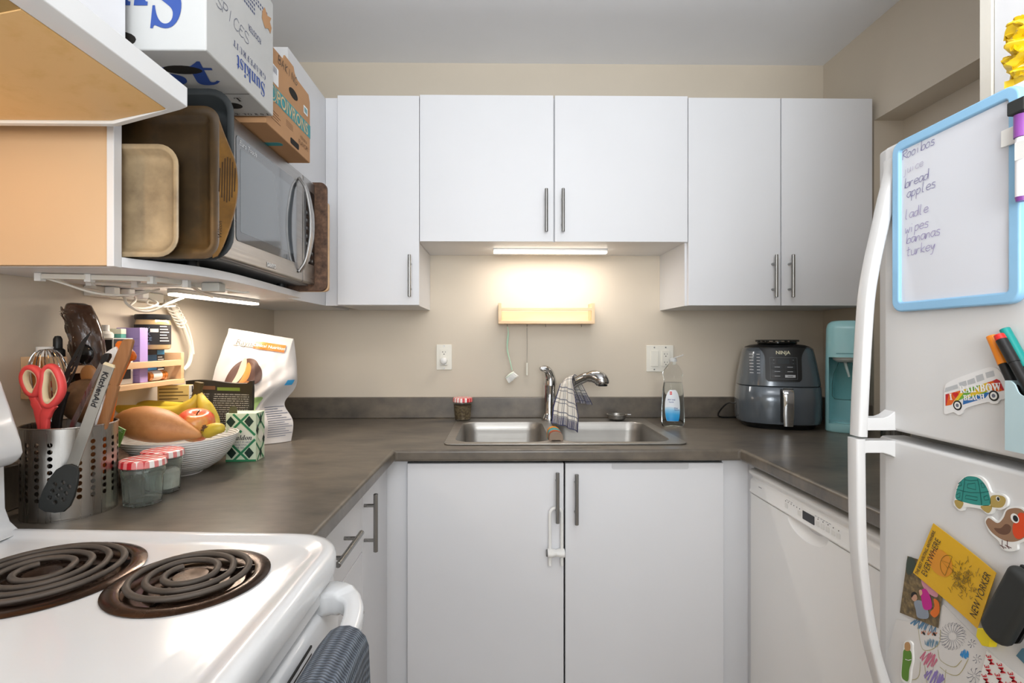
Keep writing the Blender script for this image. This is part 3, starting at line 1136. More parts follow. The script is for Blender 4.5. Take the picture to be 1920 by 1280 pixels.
p = G().box(MX - 0.0175, MX, DY + 0.0007, MY1 - 0.001, MZ0 + 0.002, MZ1 - 0.001).build('control_panel', M['mwsteel'], mw, bevel=0.006, seg=3)
G().prism(rrect(1.452, 1.524, 1.462, 1.672, 0.006), 0.0, 0.001, T=F).build('display_glass', M['blackgloss'], p)
g = G()
for r_ in range(7):
    for k in range(3):
        g.flat(rrect(1.458 + k * 0.021, 1.472 + k * 0.021, 1.468 + r_ * 0.022, 1.478 + r_ * 0.022, 0.002, 2), F, 0, 0.0013)
        g.flat([(1.461 + k * 0.021, 1.4725 + r_ * 0.022), (1.469 + k * 0.021, 1.4725 + r_ * 0.022), (1.469 + k * 0.021, 1.4738 + r_ * 0.022), (1.461 + k * 0.021, 1.4738 + r_ * 0.022)], F, 1, 0.0015)
g.build('keypad', [mat('key_grey', '#3a3d40', 0.4), mat('key_print', '#c9cdd0', 0.5)], p)
g = G()
g.text('Euro Touch', 0.016, F @ Matrix.Translation((w0 + 0.05, w3 - 0.0125, 0.0014)), 0, shear=0.2)
g.build('lettering', mat('print_white', '#e9edf0', 0.5), d)
g = G()
g.text('SANYO', 0.0145, F @ Matrix.Translation((1.243, 1.4225, 0.0004)), 0, bold=0.035)
g.text('SANYO', 0.0145, F @ Matrix.Translation((1.2436, 1.4219, 0.0002)), 1, bold=0.06)
g.build('maker_badge', [mat('badge_white', '#f2f2f2', 0.4), mat('badge_dark', '#333333', 0.4)], d)


# ================================================================== BAKING PANS ON THE SHELF (standing upright, mouths to the room)
def upright_pan(name, label, mats, outer, inset, y0, depth, lip, base_in, bottom_z):
    """outer: rim outline in (x,z); the tray opens towards -Y"""
    t = thing(name, label, 'pan', (sum(p[0] for p in outer) / len(outer), y0 + depth / 2, bottom_z))
    return t


def pan_rings(x0, x1, z0, z1, r, y0, depth, lip, slope):
    def rg(o, y, rr):
        return [(x, y, z) for x, z in rrect(x0 + o, x1 - o, z0 + o, z1 - o, max(0.004, rr), 6)]
    return [rg(0, y0 + 0.004, r), rg(-0.0005, y0 + 0.0012, r), rg(0.002, y0, r), rg(lip - 0.002, y0, r - lip), rg(lip, y0 + 0.0015, r - lip),
            rg(lip + slope, y0 + depth - 0.006, r - lip - slope), rg(lip + slope + 0.006, y0 + depth - 0.002, r - lip - slope),
            rg(lip + slope + 0.02, y0 + depth - 0.0018, 0.01)], \
           [rg(lip + slope + 0.02, y0 + depth, 0.01), rg(lip + slope + 0.002, y0 + depth, r - lip - slope), rg(lip - 0.002, y0 + 0.005, r - lip + 0.002), rg(0.001, y0 + 0.005, r)]


def make_pan(name, label, m, *a):
    t = thing(name, label, 'pan', ((a[0] + a[1]) / 2, a[5] + a[6] / 2, a[2]))
    top, back = pan_rings(*a)
    g = G()
    g.loft(top, 0, False, True)
    g.loft(back, 0, True, False)
    # close the rim between shell and back
    g.loft([back[-1], top[0]], 0, False, False)
    g.build('tray', m, t, smooth=50)
    return t


M['tan'] = spotted('baked_aluminium', '#76654f', '#9b886b', '#b39d7c', 14, 0.38, 0.38, 0.6, 0.05)
M['roast'] = spotted('bronzed_nonstick', '#241c13', '#3d2f1d', '#5e4526', 9, 0.34, 0.35, 0.65, 0.05)
M['bronze'] = spotted('bronzed_grip', '#36250f', '#5c411c', '#7c5a28', 14, 0.3, 0.35, 0.65, 0.03)
M['greypan'] = mat('dark_grey_nonstick', '#303334', 0.5, 0.0, spec=0.3, var=0.12, vscale=14)
a, b = on_y(333, 270, 0.918), on_y(333, 487, 0.918)
make_pan('sheet_pan', 'small tan weathered sheet pan standing upright in front of the darker pans', M['tan'], -0.90, a.x, 1.3907, a.z, 0.036, 0.918, 0.0165, 0.009, 0.005)
a, b = on_y(412, 199, 0.940), on_y(412, 490, 0.940)
bz0, bz1, bx1 = 1.3907, a.z, a.x
t = make_pan('baking_tray', 'bronze nonstick baking tray with slotted handle grip standing behind the tan pan', M['roast'], -0.93, bx1, bz0, bz1, 0.03, 0.9385, 0.014, 0.018, 0.006)
pts = [on_y(px, py, 0.941) for px, py in ((411, 222), (421, 250), (431, 275), (441, 300), (446, 330), (446, 362), (441, 395), (431, 430), (419, 462), (409, 480))]
edge = [(p.x, p.z) for p in spline(pts, 4)]
poly = [(bx1 - 0.013, edge[0][1] + 0.004)] + edge + [(bx1 - 0.013, edge[-1][1] - 0.004)]
gr = G().prism(poly, 0.9392, 0.9418, plane='xz').build('grip', M['bronze'], t, bevel=0.0008)
g = G()
pc = on_y(425, 337, 0.939)
for i in range(7):
    x = pc.x - 0.0135 + i * 0.0046
    hh = 0.041 - 0.0022 * (i - 3) ** 2
    g.strip([(x, 0.9388, pc.z - hh), (x + 0.0015, 0.9388, pc.z + hh)], 0.0012, 0.0016, up=(1, 0, 0))
g.build('grip_ridges', mat('ridge_dark', '#2c1c0c', 0.4), gr)
tm = on_y(410, 430, 0.9386)
g = G()
g.text('Wilton', 0.011, frame((0, 0, 1), (-1, 0, 0), (tm.x + 0.002, 0.9385, tm.z)), 0, shear=0.25)
g.build('stamp', mat('stamp_dark', '#23160a', 0.5), t)
a = on_y(437, 164, 0.957)
make_pan('roasting_pan', 'deep dark grey roasting pan standing upright against the microwave', M['greypan'], -0.93, a.x, 1.3907, a.z - 0.002, 0.045, 0.957, 0.043, 0.012, 0.012)

# cutting boards between microwave and corner cabinet
M['darkboard'] = spotted('dark_cork_board', '#3a281d', '#5d4434', '#7a5c46', 60, 0.75, 0.4, 0.6, 0.3)
pr = on_y(614, 350, 1.541)
o = G().prism(rrect(-0.90, pr.x - 0.002, 1.3895, 1.713, 0.02, 6), 1.5385, 1.5515, plane='xz').build('cutting_board', M['darkboard'], bevel=0.002)
tag(o, 'dark brown cork-like cutting board standing right of the microwave', 'cutting board')
pr = on_y(616, 378, 1.556)
o = G().prism(rrect(-0.90, pr.x, 1.3895, pr.z, 0.012, 4), 1.5535, 1.5685, plane='xz').build('cutting_board', M['piney'], bevel=0.002)
tag(o, 'lighter wooden cutting board behind the dark one by the corner cabinet', 'cutting board')

# ================================================================== CARDBOARD BOXES ON TOP
M['boxwhite'] = mat('white_carton', '#bcbdbc', 0.6, var=0.03, vscale=8, bump=0.05, bscale=120)
M['boxbrown'] = mat('brown_cardboard', '#b58a62', 0.75, var=0.06, vscale=14, bump=0.08, bscale=150)
M['inkblue'] = mat('print_blue', '#2f4c94', 0.6)
M['ink'] = mat('print_black', '#26262a', 0.6)
M['inkgrey'] = mat('print_grey', '#6c7080', 0.6)
M['hole'] = mat('dark_inside', '#1b1814', 0.9)
bx = thing('cardboard_box', 'white carton of grapefruit upside down above the pans with SPICES written on it', 'box', (-0.63, 0.975, 1.718))
BX0, BX1, BY0, BY1, BZ0, BZ1 = -0.80, -0.484, 0.851, 1.101, 1.718, 1.957
o = G().box(BX0, BX1, BY0, BY1, BZ0, BZ1).build('carton', [M['boxwhite'], M['hole']], bx, bevel=0.003)
FY_ = frame((1, 0, 0), (0, 0, 1), (0, BY0, 0))          # face to the camera
FX_ = frame((0, 1, 0), (0, 0, 1), (BX1, 0, 0))          # face to the room
FB_ = frame((1, 0, 0), (0, -1, 0), (0, 0, BZ0))         # underside
UP = Matrix.Rotation(pi, 4, 'Z')
g = G()
# big logo, upside down, running out to the left
g.text(serif('Sunk'), 0.160, FY_ @ Matrix.Translation((-0.521, 1.808, 0.0004)) @ UP, 0, align='L', bold=0.008, squash=0.66, shear=0.1)
g.build('front_lettering', M['inkblue'], bx)
g = G()
g.text(serif('Sunkist'), 0.040, FX_ @ Matrix.Translation((1.058, 1.751, 0.0004)) @ UP, 0, align='L', squash=0.86)
g.build('side_lettering', M['inkblue'], bx)
g = G()
g.text(serif('st'), 0.125, FB_ @ Matrix.Translation((-0.562, -0.918, 0.0004)), 0, align='C', bold=0.006, squash=1.25, shear=0.3)
g.build('base_lettering', M['inkblue'], bx)
g = G()
g.text(serif('GRAPEFRUIT'), 0.0175, FX_ @ Matrix.Translation((1.062, 1.780, 0.0004)) @ UP, 0, align='L', space=1.2, bold=-0.01)
g.text('ROOSTER', 0.0165, FX_ @ Matrix.Translation((1.042, 1.842, 0.0004)) @ UP, 0, align='L', squash=0.72)
for i in range(5):
    y0_, y1_ = (0.90, 1.02) if i < 3 else (0.93, 1.075)
    for k in range(16):
        ya = y0_ + (y1_ - y0_) * k / 16
        g.flat([(ya, 1.880 + i * 0.0085), (ya + 0.0045 + 0.002 * ((k * 7 + i) % 3) / 3, 1.880 + i * 0.0085), (ya + 0.0045, 1.8845 + i * 0.0085), (ya, 1.8845 + i * 0.0085)], FX_, 0)
g.build('small_print', mat('print_indigo', '#4a5275', 0.6), bx)
# handwriting
LET = {
    'S': [[(.8, .9), (.4, 1), (.1, .8), (.3, .55), (.7, .4), (.8, .15), (.4, 0), (.05, .12)]],
    'P': [[(.1, 0), (.15, 1)], [(.1, .95), (.6, 1), (.75, .75), (.5, .5), (.15, .5)]],
    'I': [[(.3, 0), (.35, 1)]],
    'C': [[(.8, .85), (.45, 1), (.1, .6), (.2, .1), (.6, 0), (.85, .15)]],
    'E': [[(.8, .9), (.3, .95), (.2, .55), (.6, .55)], [(.2, .55), (.1, .1), (.5, 0), (.85, .15)]],
    'B': [[(.1, 0), (.15, 1)], [(.1, 1), (.6, .95), (.6, .6), (.2, .52)], [(.2, .52), (.75, .4), (.6, .05), (.1, 0)]],
    'A': [[(.05, 0), (.4, 1), (.75, 0)], [(.2, .4), (.65, .4)]],
    'K': [[(.15, 0), (.15, 1)], [(.7, .95), (.18, .45), (.75, 0)]],
    'N': [[(.1, 0), (.12, 1), (.7, 0), (.72, 1)]],
    'G': [[(.8, .85), (.45, 1), (.1, .6), (.2, .1), (.6, 0), (.8, .4), (.5, .42)]],
    'a': [[(.65, .55), (.3, .6), (.1, .25), (.35, 0), (.62, .3), (.66, .6), (.66, .1), (.8, 0)]],
    'b': [[(.15, 1.1), (.13, 0), (.3, .5), (.65, .5), (.65, .1), (.35, 0), (.14, .1)]],
    'd': [[(.65, .5), (.3, .55), (.1, .2), (.35, 0), (.62, .3), (.68, 1.1), (.68, 0)]],
    'e': [[(.12, .3), (.65, .35), (.5, .6), (.2, .5), (.12, .2), (.4, 0), (.72, .12)]],
    'i': [[(.3, .55), (.32, 0)], [(.3, .85), (.33, .9)]],
    'j': [[(.4, .55), (.4, -.3), (.1, -.35)], [(.4, .85), (.43, .9)]],
    'k': [[(.15, 1.1), (.13, 0)], [(.6, .6), (.16, .25), (.65, 0)]],
    'l': [[(.3, 1.1), (.25, .1), (.45, 0)]],
    'n': [[(.1, .55), (.12, 0), (.3, .5), (.55, .5), (.6, 0)]],
    'o': [[(.4, .6), (.1, .35), (.25, 0), (.6, .1), (.6, .5), (.35, .6)]],
    'p': [[(.15, .6), (.1, -.45)], [(.14, .5), (.5, .6), (.62, .25), (.35, 0), (.14, .1)]],
    'r': [[(.12, .6), (.14, 0), (.3, .5), (.6, .55)]],
    's': [[(.6, .55), (.3, .6), (.2, .4), (.55, .25), (.5, 0), (.12, .05)]],
    't': [[(.35, 1), (.3, .1), (.5, 0)], [(.1, .65), (.6, .7)]],
    'u': [[(.1, .6), (.15, .1), (.4, 0), (.6, .2), (.62, .6), (.62, .1), (.78, 0)]],
    'w': [[(.08, .6), (.2, 0), (.4, .4), (.55, 0), (.75, .6)]],
    'y': [[(.1, .6), (.3, .1), (.6, .6), (.35, -.35), (.1, -.4)]],
    'c': [[(.6, .5), (.3, .6), (.1, .25), (.35, 0), (.65, .1)]],
    'R': [[(.1, 0), (.15, 1)], [(.0, .9), (.6, 1), (.7, .7), (.2, .5), (.8, 0)]],
}


def handwrite(g, s, T, size, w, m=0, adv=0.85, slant=0.12):
    x = 0.0
    for ch in s:
        if ch == ' ':
            x += adv
            continue
        for st_ in LET.get(ch, []):
            P = spline([(p[0], p[1], 0) for p in st_], 4) if len(st_) > 2 else [V((p[0], p[1], 0)) for p in st_]
            g.stroke([((x + p.x + slant * p.y) * size, p.y * size) for p in P], w, T, m)
        x += adv
    return g


g = G()
HW = FX_ @ Matrix.Translation((0.878, 1.812, 0)) @ Matrix.Rotation(-0.05, 4, 'Z')
handwrite(g, 'SPICES', HW, 0.022, 0.0014, adv=0.86)
g.build('handwriting', M['inkgrey'], bx)
g = G()
T_ = FX_ @ Matrix.Translation((1.070, 1.893, 0))
g.flat([(-.024, .0), (-.01, -.012), (.004, -.004), (.014, -.009), (.02, .006), (.012, .014), (.018, .026), (.0, .02), (-.012, .03), (-.022, .016)], T_, 0, 0.0009)
g.build('torn_patch', M['boxbrown'], bx)
# hand holes and seams (dark openings)
g = G()
g.prism([(p[0], p[1]) for p in [(-0.560 + 0.034 * math.cos(R(t)), -0.912 + 0.014 * math.sin(R(t))) for t in range(0, 360, 20)]], 0, 0.0008, T=FB_)
g.prism([(-0.543 + 0.018 * math.cos(R(t)), -1.050 + 0.013 * math.sin(R(t))) for t in range(0, 360, 20)], 0, 0.0008, T=FB_)
g.prism([(-0.628 + 0.030 * math.cos(R(t)), BZ0 + 0.017 + 0.013 * math.sin(R(t))) for t in range(0, 360, 20)], 0, 0.0008, T=FY_)
g.flat([(-0.8, -0.999), (-0.486, -0.999), (-0.486, -1.0005), (-0.8, -1.0005)], FB_, 0, 0.0006)
g.build('hand_holes', M['hole'], bx)
g = G()
g.text(serif('T'), 0.022, FB_ @ Matrix.Translation((-0.518, -1.022, 0.0005)), 0)
g.text(serif("1'2' TO 8.0 L"), 0.012, FB_ @ Matrix.Translation((-0.527, -1.088, 0.0005)), 0, space=1.2)
g.build('base_print', M['ink'], bx)

b2 = thing('cardboard_box', 'brown produce carton marked POIVRONS and BAKING behind the white carton', 'box', (-0.66, 1.24, 1.708))
QX0, QX1, QY0, QY1, QZ0, QZ1 = -0.80, -0.503, 1.108, 1.362, 1.7085, 1.852
g = G()
g.box(QX0, QX1, QY0, QY1, QZ0, QZ1)
g.build('carton', M['boxbrown'], b2, bevel=0.002)
FQ = frame((0, 1, 0), (0, 0, 1), (QX1, 0, 0))
flap = [(1.110, 1.850), (1.362, 1.850), (1.361, 1.868), (1.352, 1.884), (1.275, 1.886), (1.262, 1.894), (1.255, 1.906), (1.205, 1.906), (1.198, 1.892), (1.11, 1.888)]
fl = G().prism(flap, -0.004, -0.0006, T=FQ).build('raised_flap', M['boxbrown'], b2)
g = G()
g.flat([(1.112, 1.772), (1.362, 1.772), (1.362, 1.806), (1.112, 1.806)], FQ, 0, 0.0004)
TEAL = mat('print_teal', '#3f9096', 0.6)
g.build('teal_band', TEAL, b2)
g = G()
g.text('POIVRONS', 0.0405, FQ @ Matrix.Translation((1.252, 1.789, 0.0007)), 0, bold=0.012, squash=0.95)
for rr_, n_ in ((0.02, 26), (0.013, 20)):
    g.stroke([(1.138 + rr_ * math.cos(2 * pi * i / n_), 1.789 + rr_ * math.sin(2 * pi * i / n_)) for i in range(n_)], 0.002, FQ, 0, lift=0.0008, closed=True)
g.build('band_lettering', mat('print_kraft', '#c9b48c', 0.6), b2)
g = G()
g.text('FLAVOR!', 0.016, FQ @ Matrix.Translation((1.315, 1.738, 0.0006)), 0)
g.text('COLOR &', 0.010, FQ @ Matrix.Translation((1.315, 1.752, 0.0006)), 0)
for i in range(4):
    g.flat([(1.13, 1.748 - i * 0.006), (1.17 + 0.01 * (i % 2), 1.748 - i * 0.006), (1.17 + 0.01 * (i % 2), 1.7495 - i * 0.006), (1.13, 1.7495 - i * 0.006)], FQ, 0)
    g.flat([(1.21, 1.758 - i * 0.004), (1.25, 1.758 - i * 0.004), (1.25, 1.759 - i * 0.004), (1.21, 1.759 - i * 0.004)], FQ, 0)
g.build('side_print', mat('print_umber', '#6b4a30', 0.7), b2)
g = G()
g.prism([(1.252 + 0.026 * math.cos(R(t)), 1.838 + 0.011 * math.sin(R(t))) for t in range(0, 360, 20)], 0, 0.0008, T=FQ)
g.prism(rrect(1.235, 1.285, 1.714, 1.728, 0.004), 0, 0.0008, T=FQ)
g.build('hand_holes', M['hole'], b2)
g = G()
handwrite(g, 'BAKING', FQ @ Matrix.Translation((1.165, 1.868, 0)), 0.019, 0.0016, adv=0.98)
g.build('handwriting', M['ink'], b2)
g = G()
g.flat(rrect(1.315, 1.343, 1.822, 1.842, 0.002, 2), FQ, 0, 0.0006)
g.flat(rrect(1.112, 1.168, 1.812, 1.852, 0.002, 2), FQ, 0, 0.0006)
for i in range(10):
    g.flat([(1.124 + i * 0.0036, 1.835), (1.1255 + i * 0.0036 + 0.0008 * (i % 2), 1.835), (1.1255 + i * 0.0036, 1.849), (1.124 + i * 0.0036, 1.849)], FQ, 1, 0.0009)
for i in range(5):
    g.flat([(1.32 + i * 0.004, 1.826), (1.3225 + i * 0.004, 1.826), (1.3225 + i * 0.004, 1.838), (1.32 + i * 0.004, 1.838)], FQ, 2, 0.0009)
g.build('stickers', [mat('sticker_white', '#e6e8ea', 0.5), M['inkgrey'], TEAL], b2)
FQB = frame((1, 0, 0), (0, -1, 0), (0, 0, QZ0))
g = G()
g.prism(rrect(-0.60, -0.52, -1.24, -1.22, 0.008), 0, 0.0004, T=FQB)
g.build('base_band', TEAL, b2)

# ================================================================== DISHWASHER
dw = thing('dishwasher', 'white built-in dishwasher under the worktop with button panel', 'dishwasher', (1.05, 1.25, 0.02))
DX, D0, D1 = 0.760, 0.952, 1.562
G().box(DX + 0.024, 1.34, D0, D1 - 0.002, 0.02, 0.850).build('body', M['cabside'], dw)
prof = [(DX + 0.024, 0.854), (DX + 0.004, 0.854), (DX - 0.003, 0.851), (DX - 0.006, 0.846), (DX - 0.004, 0.839), (DX + 0.002, 0.834), (DX + 0.007, 0.829), (DX + 0.007, 0.826), (DX + 0.001, 0.822),
        (DX - 0.001, 0.816), (DX - 0.001, 0.793), (DX - 0.003, 0.790), (DX - 0.004, 0.785), (DX - 0.001, 0.781), (DX + 0.004, 0.7795), (DX + 0.024, 0.7795)]
M['dwwhite'] = mat('dishwasher_white', '#f6f6f5', 0.3)
pn = G().prism(prof, D0, D1, plane='xz').build('control_panel', M['dwwhite'], dw, smooth=50, bevel=0.0015)
o = G().box(DX + 0.0005, DX + 0.0235, D0, D1, 0.125, 0.778).build('door', M['dwwhite'], dw, bevel=0.004, seg=3)
cut(o, [G().ball((DX - 0.006, 1.275, 0.780), (0.034, 0.088, 0.040), 40, q=24)])
G().box(DX + 0.045, DX + 0.06, D0, D1, 0.02, 0.118).build('kick_plate', M['cabside'], dw)
FD = frame((0, -1, 0), (0, 0, 1), (DX - 0.001, 0, 0))


def fm(px, py, x=0.66):
    p = on_x(px, py, x)
    return (-p.y, p.z)


def fz(zx, zy, ox, oy, s, x=0.66):
    return fm(ox + zx / s, oy + zy / s, x)


dz = lambda a, b: fz(a, b, 1380, 860, 6.4, DX - 0.001)
c0, c1 = dz(802, 606), dz(942, 765)
G().prism(rrect(c0[0], c1[0], 0.7945, 0.8155, 0.001, 2), 0, 0.0008, T=FD).build('display', M['blackgloss'], pn)
for zx in (606, 762, 982, 1040, 1102, 1168, 1230):
    q = dz(zx, 700)
    G().prism(rrect(q[0] - 0.0065, q[0] + 0.0065, 0.797, 0.809, 0.002, 3), 0, 0.0012, T=FD).build('button', M['plastic'], pn)
for k, zx in enumerate((595, 628, 662, 695, 730, 765, 985, 1045, 1105, 1168, 1233)):
    q = dz(zx, 700)
    G().prism([(q[0] + 0.0014 * math.cos(i * pi / 4), 0.8145 + 0.0014 * math.sin(i * pi / 4)) for i in range(8)], 0, 0.0005, T=FD).build('indicator', M['black'], pn)
for s, zx, w_ in (('Heavy  Normal  Light', 640, 0.005), ('Start', 990, 0.005), ('Options', 1090, 0.005)):
    q = dz(zx, 600)
    for k in range(3 if w_ else 1):
        a_ = q[0] - 0.014 + k * 0.011
        G().flat([(a_, 0.8186), (a_ + 0.007, 0.8186), (a_ + 0.007, 0.8196), (a_, 0.8196)], FD).build('print_mark', M['inkgrey'], pn)
q = dz(290, 360)
G().flat([(q[0] - 0.009, 0.8105), (q[0] + 0.009, 0.8105), (q[0] + 0.009, 0.8122), (q[0] - 0.009, 0.8122)], FD).build('maker_mark', M['inkgrey'], pn)

# ================================================================== REFRIGERATOR
fr = thing('refrigerator', 'white top-freezer refrigerator covered with magnets and papers', 'refrigerator', (1.0, 0.6, 0))
RX, R0, R1 = 0.66, 0.296, 0.905
G().box(0.724, 1.35, R0 + 0.004, R1 - 0.006, 0.02, 1.566).build('cabinet_body', M['fridge'], fr, bevel=0.006)
G().box(0.716, 0.7245, R0 + 0.012, R1 - 0.014, 0.09, 1.56).build('door_gasket', mat('grey_gasket', '#9a9a98', 0.6), fr)


def fridge_door(name, z0, z1):
    pts = [(0.7155, R0 + 0.004), (0.7155, R1)] + arc(RX + 0.020, R1 - 0.018, 0.018, 90, 150, 5) + arc(RX + 0.012, R1 - 0.03, 0.012, 150, 180, 3) + \
        arc(RX + 0.012, R0 + 0.03, 0.012, 180, 210, 3) + arc(RX + 0.020, R0 + 0.022, 0.018, 210, 270, 5)
    return G().prism(pts, z0, z1).build(name, M['fridge'], fr, bevel=0.006, seg=3, smooth=40)


f1 = fridge_door('freezer_door', 1.0905, 1.573)
f2 = fridge_door('fridge_door', 0.095, 1.0755)
G().box(0.72, 1.3, R0 + 0.01, R1 - 0.01, 0.021, 0.088).build('kick_grille', M['rubber'], fr)
HY = 0.868
pth = [(0.668, HY, 1.548)] + [(p.x + 0.006, HY, p.z) for p in [on_y(px, py, 0.881) for px, py in ((1657, 332), (1642, 389), (1626, 458), (1617, 500), (1608, 556), (1603, 620), (1598.5, 700), (1595.5, 760), (1593.5, 814))]]
P = spline(pth, 4)
g = G().strip(P, 0.026, [0.016 + 0.010 * max(0, 1 - i / 10) for i in range(len(P))], up=(1, 0, 0), r=1)
hnd = g.build('handle', M['fridge'], f1, smooth=60)
G().prism([(0.605, 1.0915), (0.662, 1.0915), (0.662, 1.125), (0.650, 1.116), (0.640, 1.1125), (0.614, 1.1125), (0.609, 1.118), (0.606, 1.118)], 0.8555, 0.8805, plane='xz').build('handle_foot', M['fridge'], hnd, bevel=0.003)
pth = [(p.x + 0.006, HY, p.z) for p in [on_y(px, py, 0.881) for px, py in ((1589.5, 818), (1590, 880), (1591, 960), (1593, 1020), (1598, 1080), (1606, 1140), (1617, 1200), (1631, 1252), (1646, 1300))]] + [(0.668, HY, 0.605)]
P = spline(pth, 4)
g = G().strip(P, 0.026, [0.016 + 0.010 * max(0, 1 - (len(P) - 1 - i) / 10) for i in range(len(P))], up=(1, 0, 0), r=1)
hnd = g.build('handle', M['fridge'], f2, smooth=60)
G().prism([(0.601, 1.0745), (0.662, 1.0745), (0.662, 1.045), (0.652, 1.050), (0.640, 1.0535), (0.612, 1.0535), (0.6045, 1.048), (0.602, 1.048)], 0.8555, 0.8805, plane='xz').build('handle_foot', M['fridge'], hnd, bevel=0.003)

# cabinet above it
c = thing('wall_cabinet', 'white cabinet above the refrigerator at the top right', 'cabinet', (1.1, 0.55, 1.72))
e = on_x(1836.5, 100, 0.835)
G().box(0.856, 1.384, 0.20, e.y - 0.002, 1.70, 2.40).build('body', M['cabside'], c)
G().box(0.835, 0.8555, e.y - 0.022, e.y, 1.575, 2.40).build('edge_trim', mat('cream_edge', '#e2ded4', 0.5), c, bevel=0.001)
G().box(0.838, 0.855, 0.20, e.y - 0.024, 1.58, 2.40).build('door', M['cab'], c, bevel=0.001)

# yellow snack bag on top of the fridge
M['yellowbag'] = mat('yellow_foil', '#e8c21a', 0.28, spec=0.7, var=0.1, vscale=30)


YL = [on_x(px, py, 0.690) for px, py in ((1883, 153), (1888, 132), (1895, 108), (1902, 84), (1901, 64), (1897, 47))]
YL = spline(YL, 4)


def ybag(u, v):
    k = v * (len(YL) - 1)
    i0 = min(len(YL) - 2, int(k))
    p = YL[i0].lerp(YL[i0 + 1], k - i0).copy()
    p.y -= u * 0.13
    p.z = max(p.z + 0.004 * u * math.sin(v * 5), 1.578)
    p.x += 0.010 * math.sin(u * 26 + v * 7) * math.sin(v * 9 + 1) + 0.006 * math.sin(v * 31 - u * 9) - 0.020 * math.sin(pi * v) * math.sin(pi * min(1, u * 2.5))
    p.y += 0.002 * math.sin(v * 40) * (1 - u)
    return p


t = thing('snack_bag', 'crumpled yellow foil snack bag lying on top of the refrigerator', 'bag', (0.71, 0.64, 1.5735))
G().sheet(ybag, 40, 36, thick=0.012, uv=False).build('pouch', M['yellowbag'], t, smooth=24)
q = [on_x(px, py, 0.682) for px, py in ((1881, 77), (1884, 60), (1888, 50), (1899, 45), (1925, 40), (1925, 62), (1900, 74))]
g = G()
g.add([p + V((d, 0, 0)) for d in (0.0, 0.004) for p in q], [(0, 1, 2, 6), (2, 3, 6), (3, 4, 5, 6), (7, 13, 9, 8), (9, 13, 10), (10, 13, 12, 11)] + [(i, i + 7, (i + 1) % 7 + 7, (i + 1) % 7) for i in range(7)])
g.build('folded_flap', M['yellowbag'], t, smooth=0)

# ------------------------------------------------------------------ magnets, board and papers on the door
FR = frame((0, -1, 0), (0, 0, 1), (RX, 0, 0))
BLUE = mat('board_frame_blue', '#8fbfe2', 0.32)
wb = thing('whiteboard', 'blue-framed magnetic whiteboard with a shopping list on the freezer door', 'whiteboard', (RX - 0.006, 0.755, 1.28))
a0, a1 = fm(1672, 430, 0.648)[0], fm(1912, 430, 0.648)[0]
b0, b1 = 1.289, 1.567
g = G()
T_ = FR @ Matrix.Translation((0, 0, 0.0))
g.prism(rrect(a0, a1, b0, b1, 0.018, 6), 0.0005, 0.0125, T=T_)
o = g.build('frame', BLUE, wb, bevel=0.003, seg=3)
fwd = 0.0155
cut(o, [G().prism(rrect(a0 + fwd, a1 - fwd, b0 + fwd, b1 - fwd, 0.005, 4), 0.006, 0.03, T=T_)])
G().prism(rrect(a0 + fwd + 0.0003, a1 - fwd - 0.0003, b0 + fwd + 0.0003, b1 - fwd - 0.0003, 0.005, 4), 0.0062, 0.0078, T=T_).build(
    'writing_surface', mat('whiteboard_white', '#d9dce4', 0.12, coat=0.5), wb)
PUR = mat('purple_ink', '#8d7fb0', 0.6)
PURD = mat('violet_ink', '#5f5590', 0.6)
for s, px, py, sz, m_ in (('Rooibos', 1686, 303, 0.016, PURD), ('juice', 1688, 330, 0.014, mat('pale_ink', '#b0a9c2', 0.6)), ('bread', 1690, 356, 0.0165, PURD), ('apples', 1694, 374, 0.0165, PURD),
                          ('ladle', 1690, 414, 0.0165, PUR), ('wipes', 1691, 440, 0.0165, PUR), ('bananas', 1693, 459, 0.0165, PUR), ('turkey', 1693, 482, 0.0165, PUR)):
    q = fm(px, py, 0.652)
    g = G()
    handwrite(g, s, T_ @ Matrix.Translation((q[0] + 0.0065, q[1], 0.0082)) @ Matrix.Rotation(0.03, 4, 'Z'), sz * 0.86, 0.0008, adv=0.66)
    g.build('handwriting', m_, wb)
# clip and marker on the board edge
q0, q1 = fm(1878, 300, 0.645), fm(1912, 296, 0.640)
cl = G().prism([(q0[0], 1.490), (a1 + 0.012, 1.490), (a1 + 0.012, 1.512), (q0[0], 1.512)], 0.0126, 0.0165, T=T_).build('marker_clip', M['plastic'], wb, bevel=0.001)
mk = thing('marker', 'purple capped white dry-erase marker clipped to the whiteboard', 'marker', (0.645, 0.632, 1.42))
mc = fm(1921, 300, 0.638)
my = -(a1 + 0.0145)
mx = 0.6365
g = G()
g.lathe([(0.0, 1.418), (0.0068, 1.418), (0.0068, 1.490), (0.0, 1.490)], (mx, my, 0), 20)
g.build('barrel', mat('marker_white', '#e6e4e6', 0.35), mk)
g = G()
g.lathe([(0.0, 1.4125), (0.006, 1.4125), (0.0070, 1.4178), (0.0, 1.4178)], (mx, my, 0), 20)
g.build('end_plug', mat('marker_purple', '#7b3f8f', 0.35), mk)
g = G()
g.lathe([(0.0, 1.4905), (0.0082, 1.4905), (0.0082, 1.518), (0.0, 1.518)], (mx, my, 0), 20)
cp = g.build('cap', mat('cap_purple', '#8a4a9c', 0.35), mk)
G().box(mx - 0.0112, mx + 0.006, my - 0.013, my + 0.009, 1.5185, 1.536).build('eraser_block', M['rubber'], mk, bevel=0.002)
G().prism(rrect(0.0, 0.022, 1.462, 1.484, 0.001, 2), 0, 0.0004, T=frame((0, -1, 0), (0, 0, 1), (mx - 0.0073, my + 0.002, 0))).build('paper_label', M['plastic'], mk)


def outline_pts(pts, conv, n=5):
    return [(p.x, p.y) for p in spline([(*conv(*q), 0) for q in pts], n, True)]


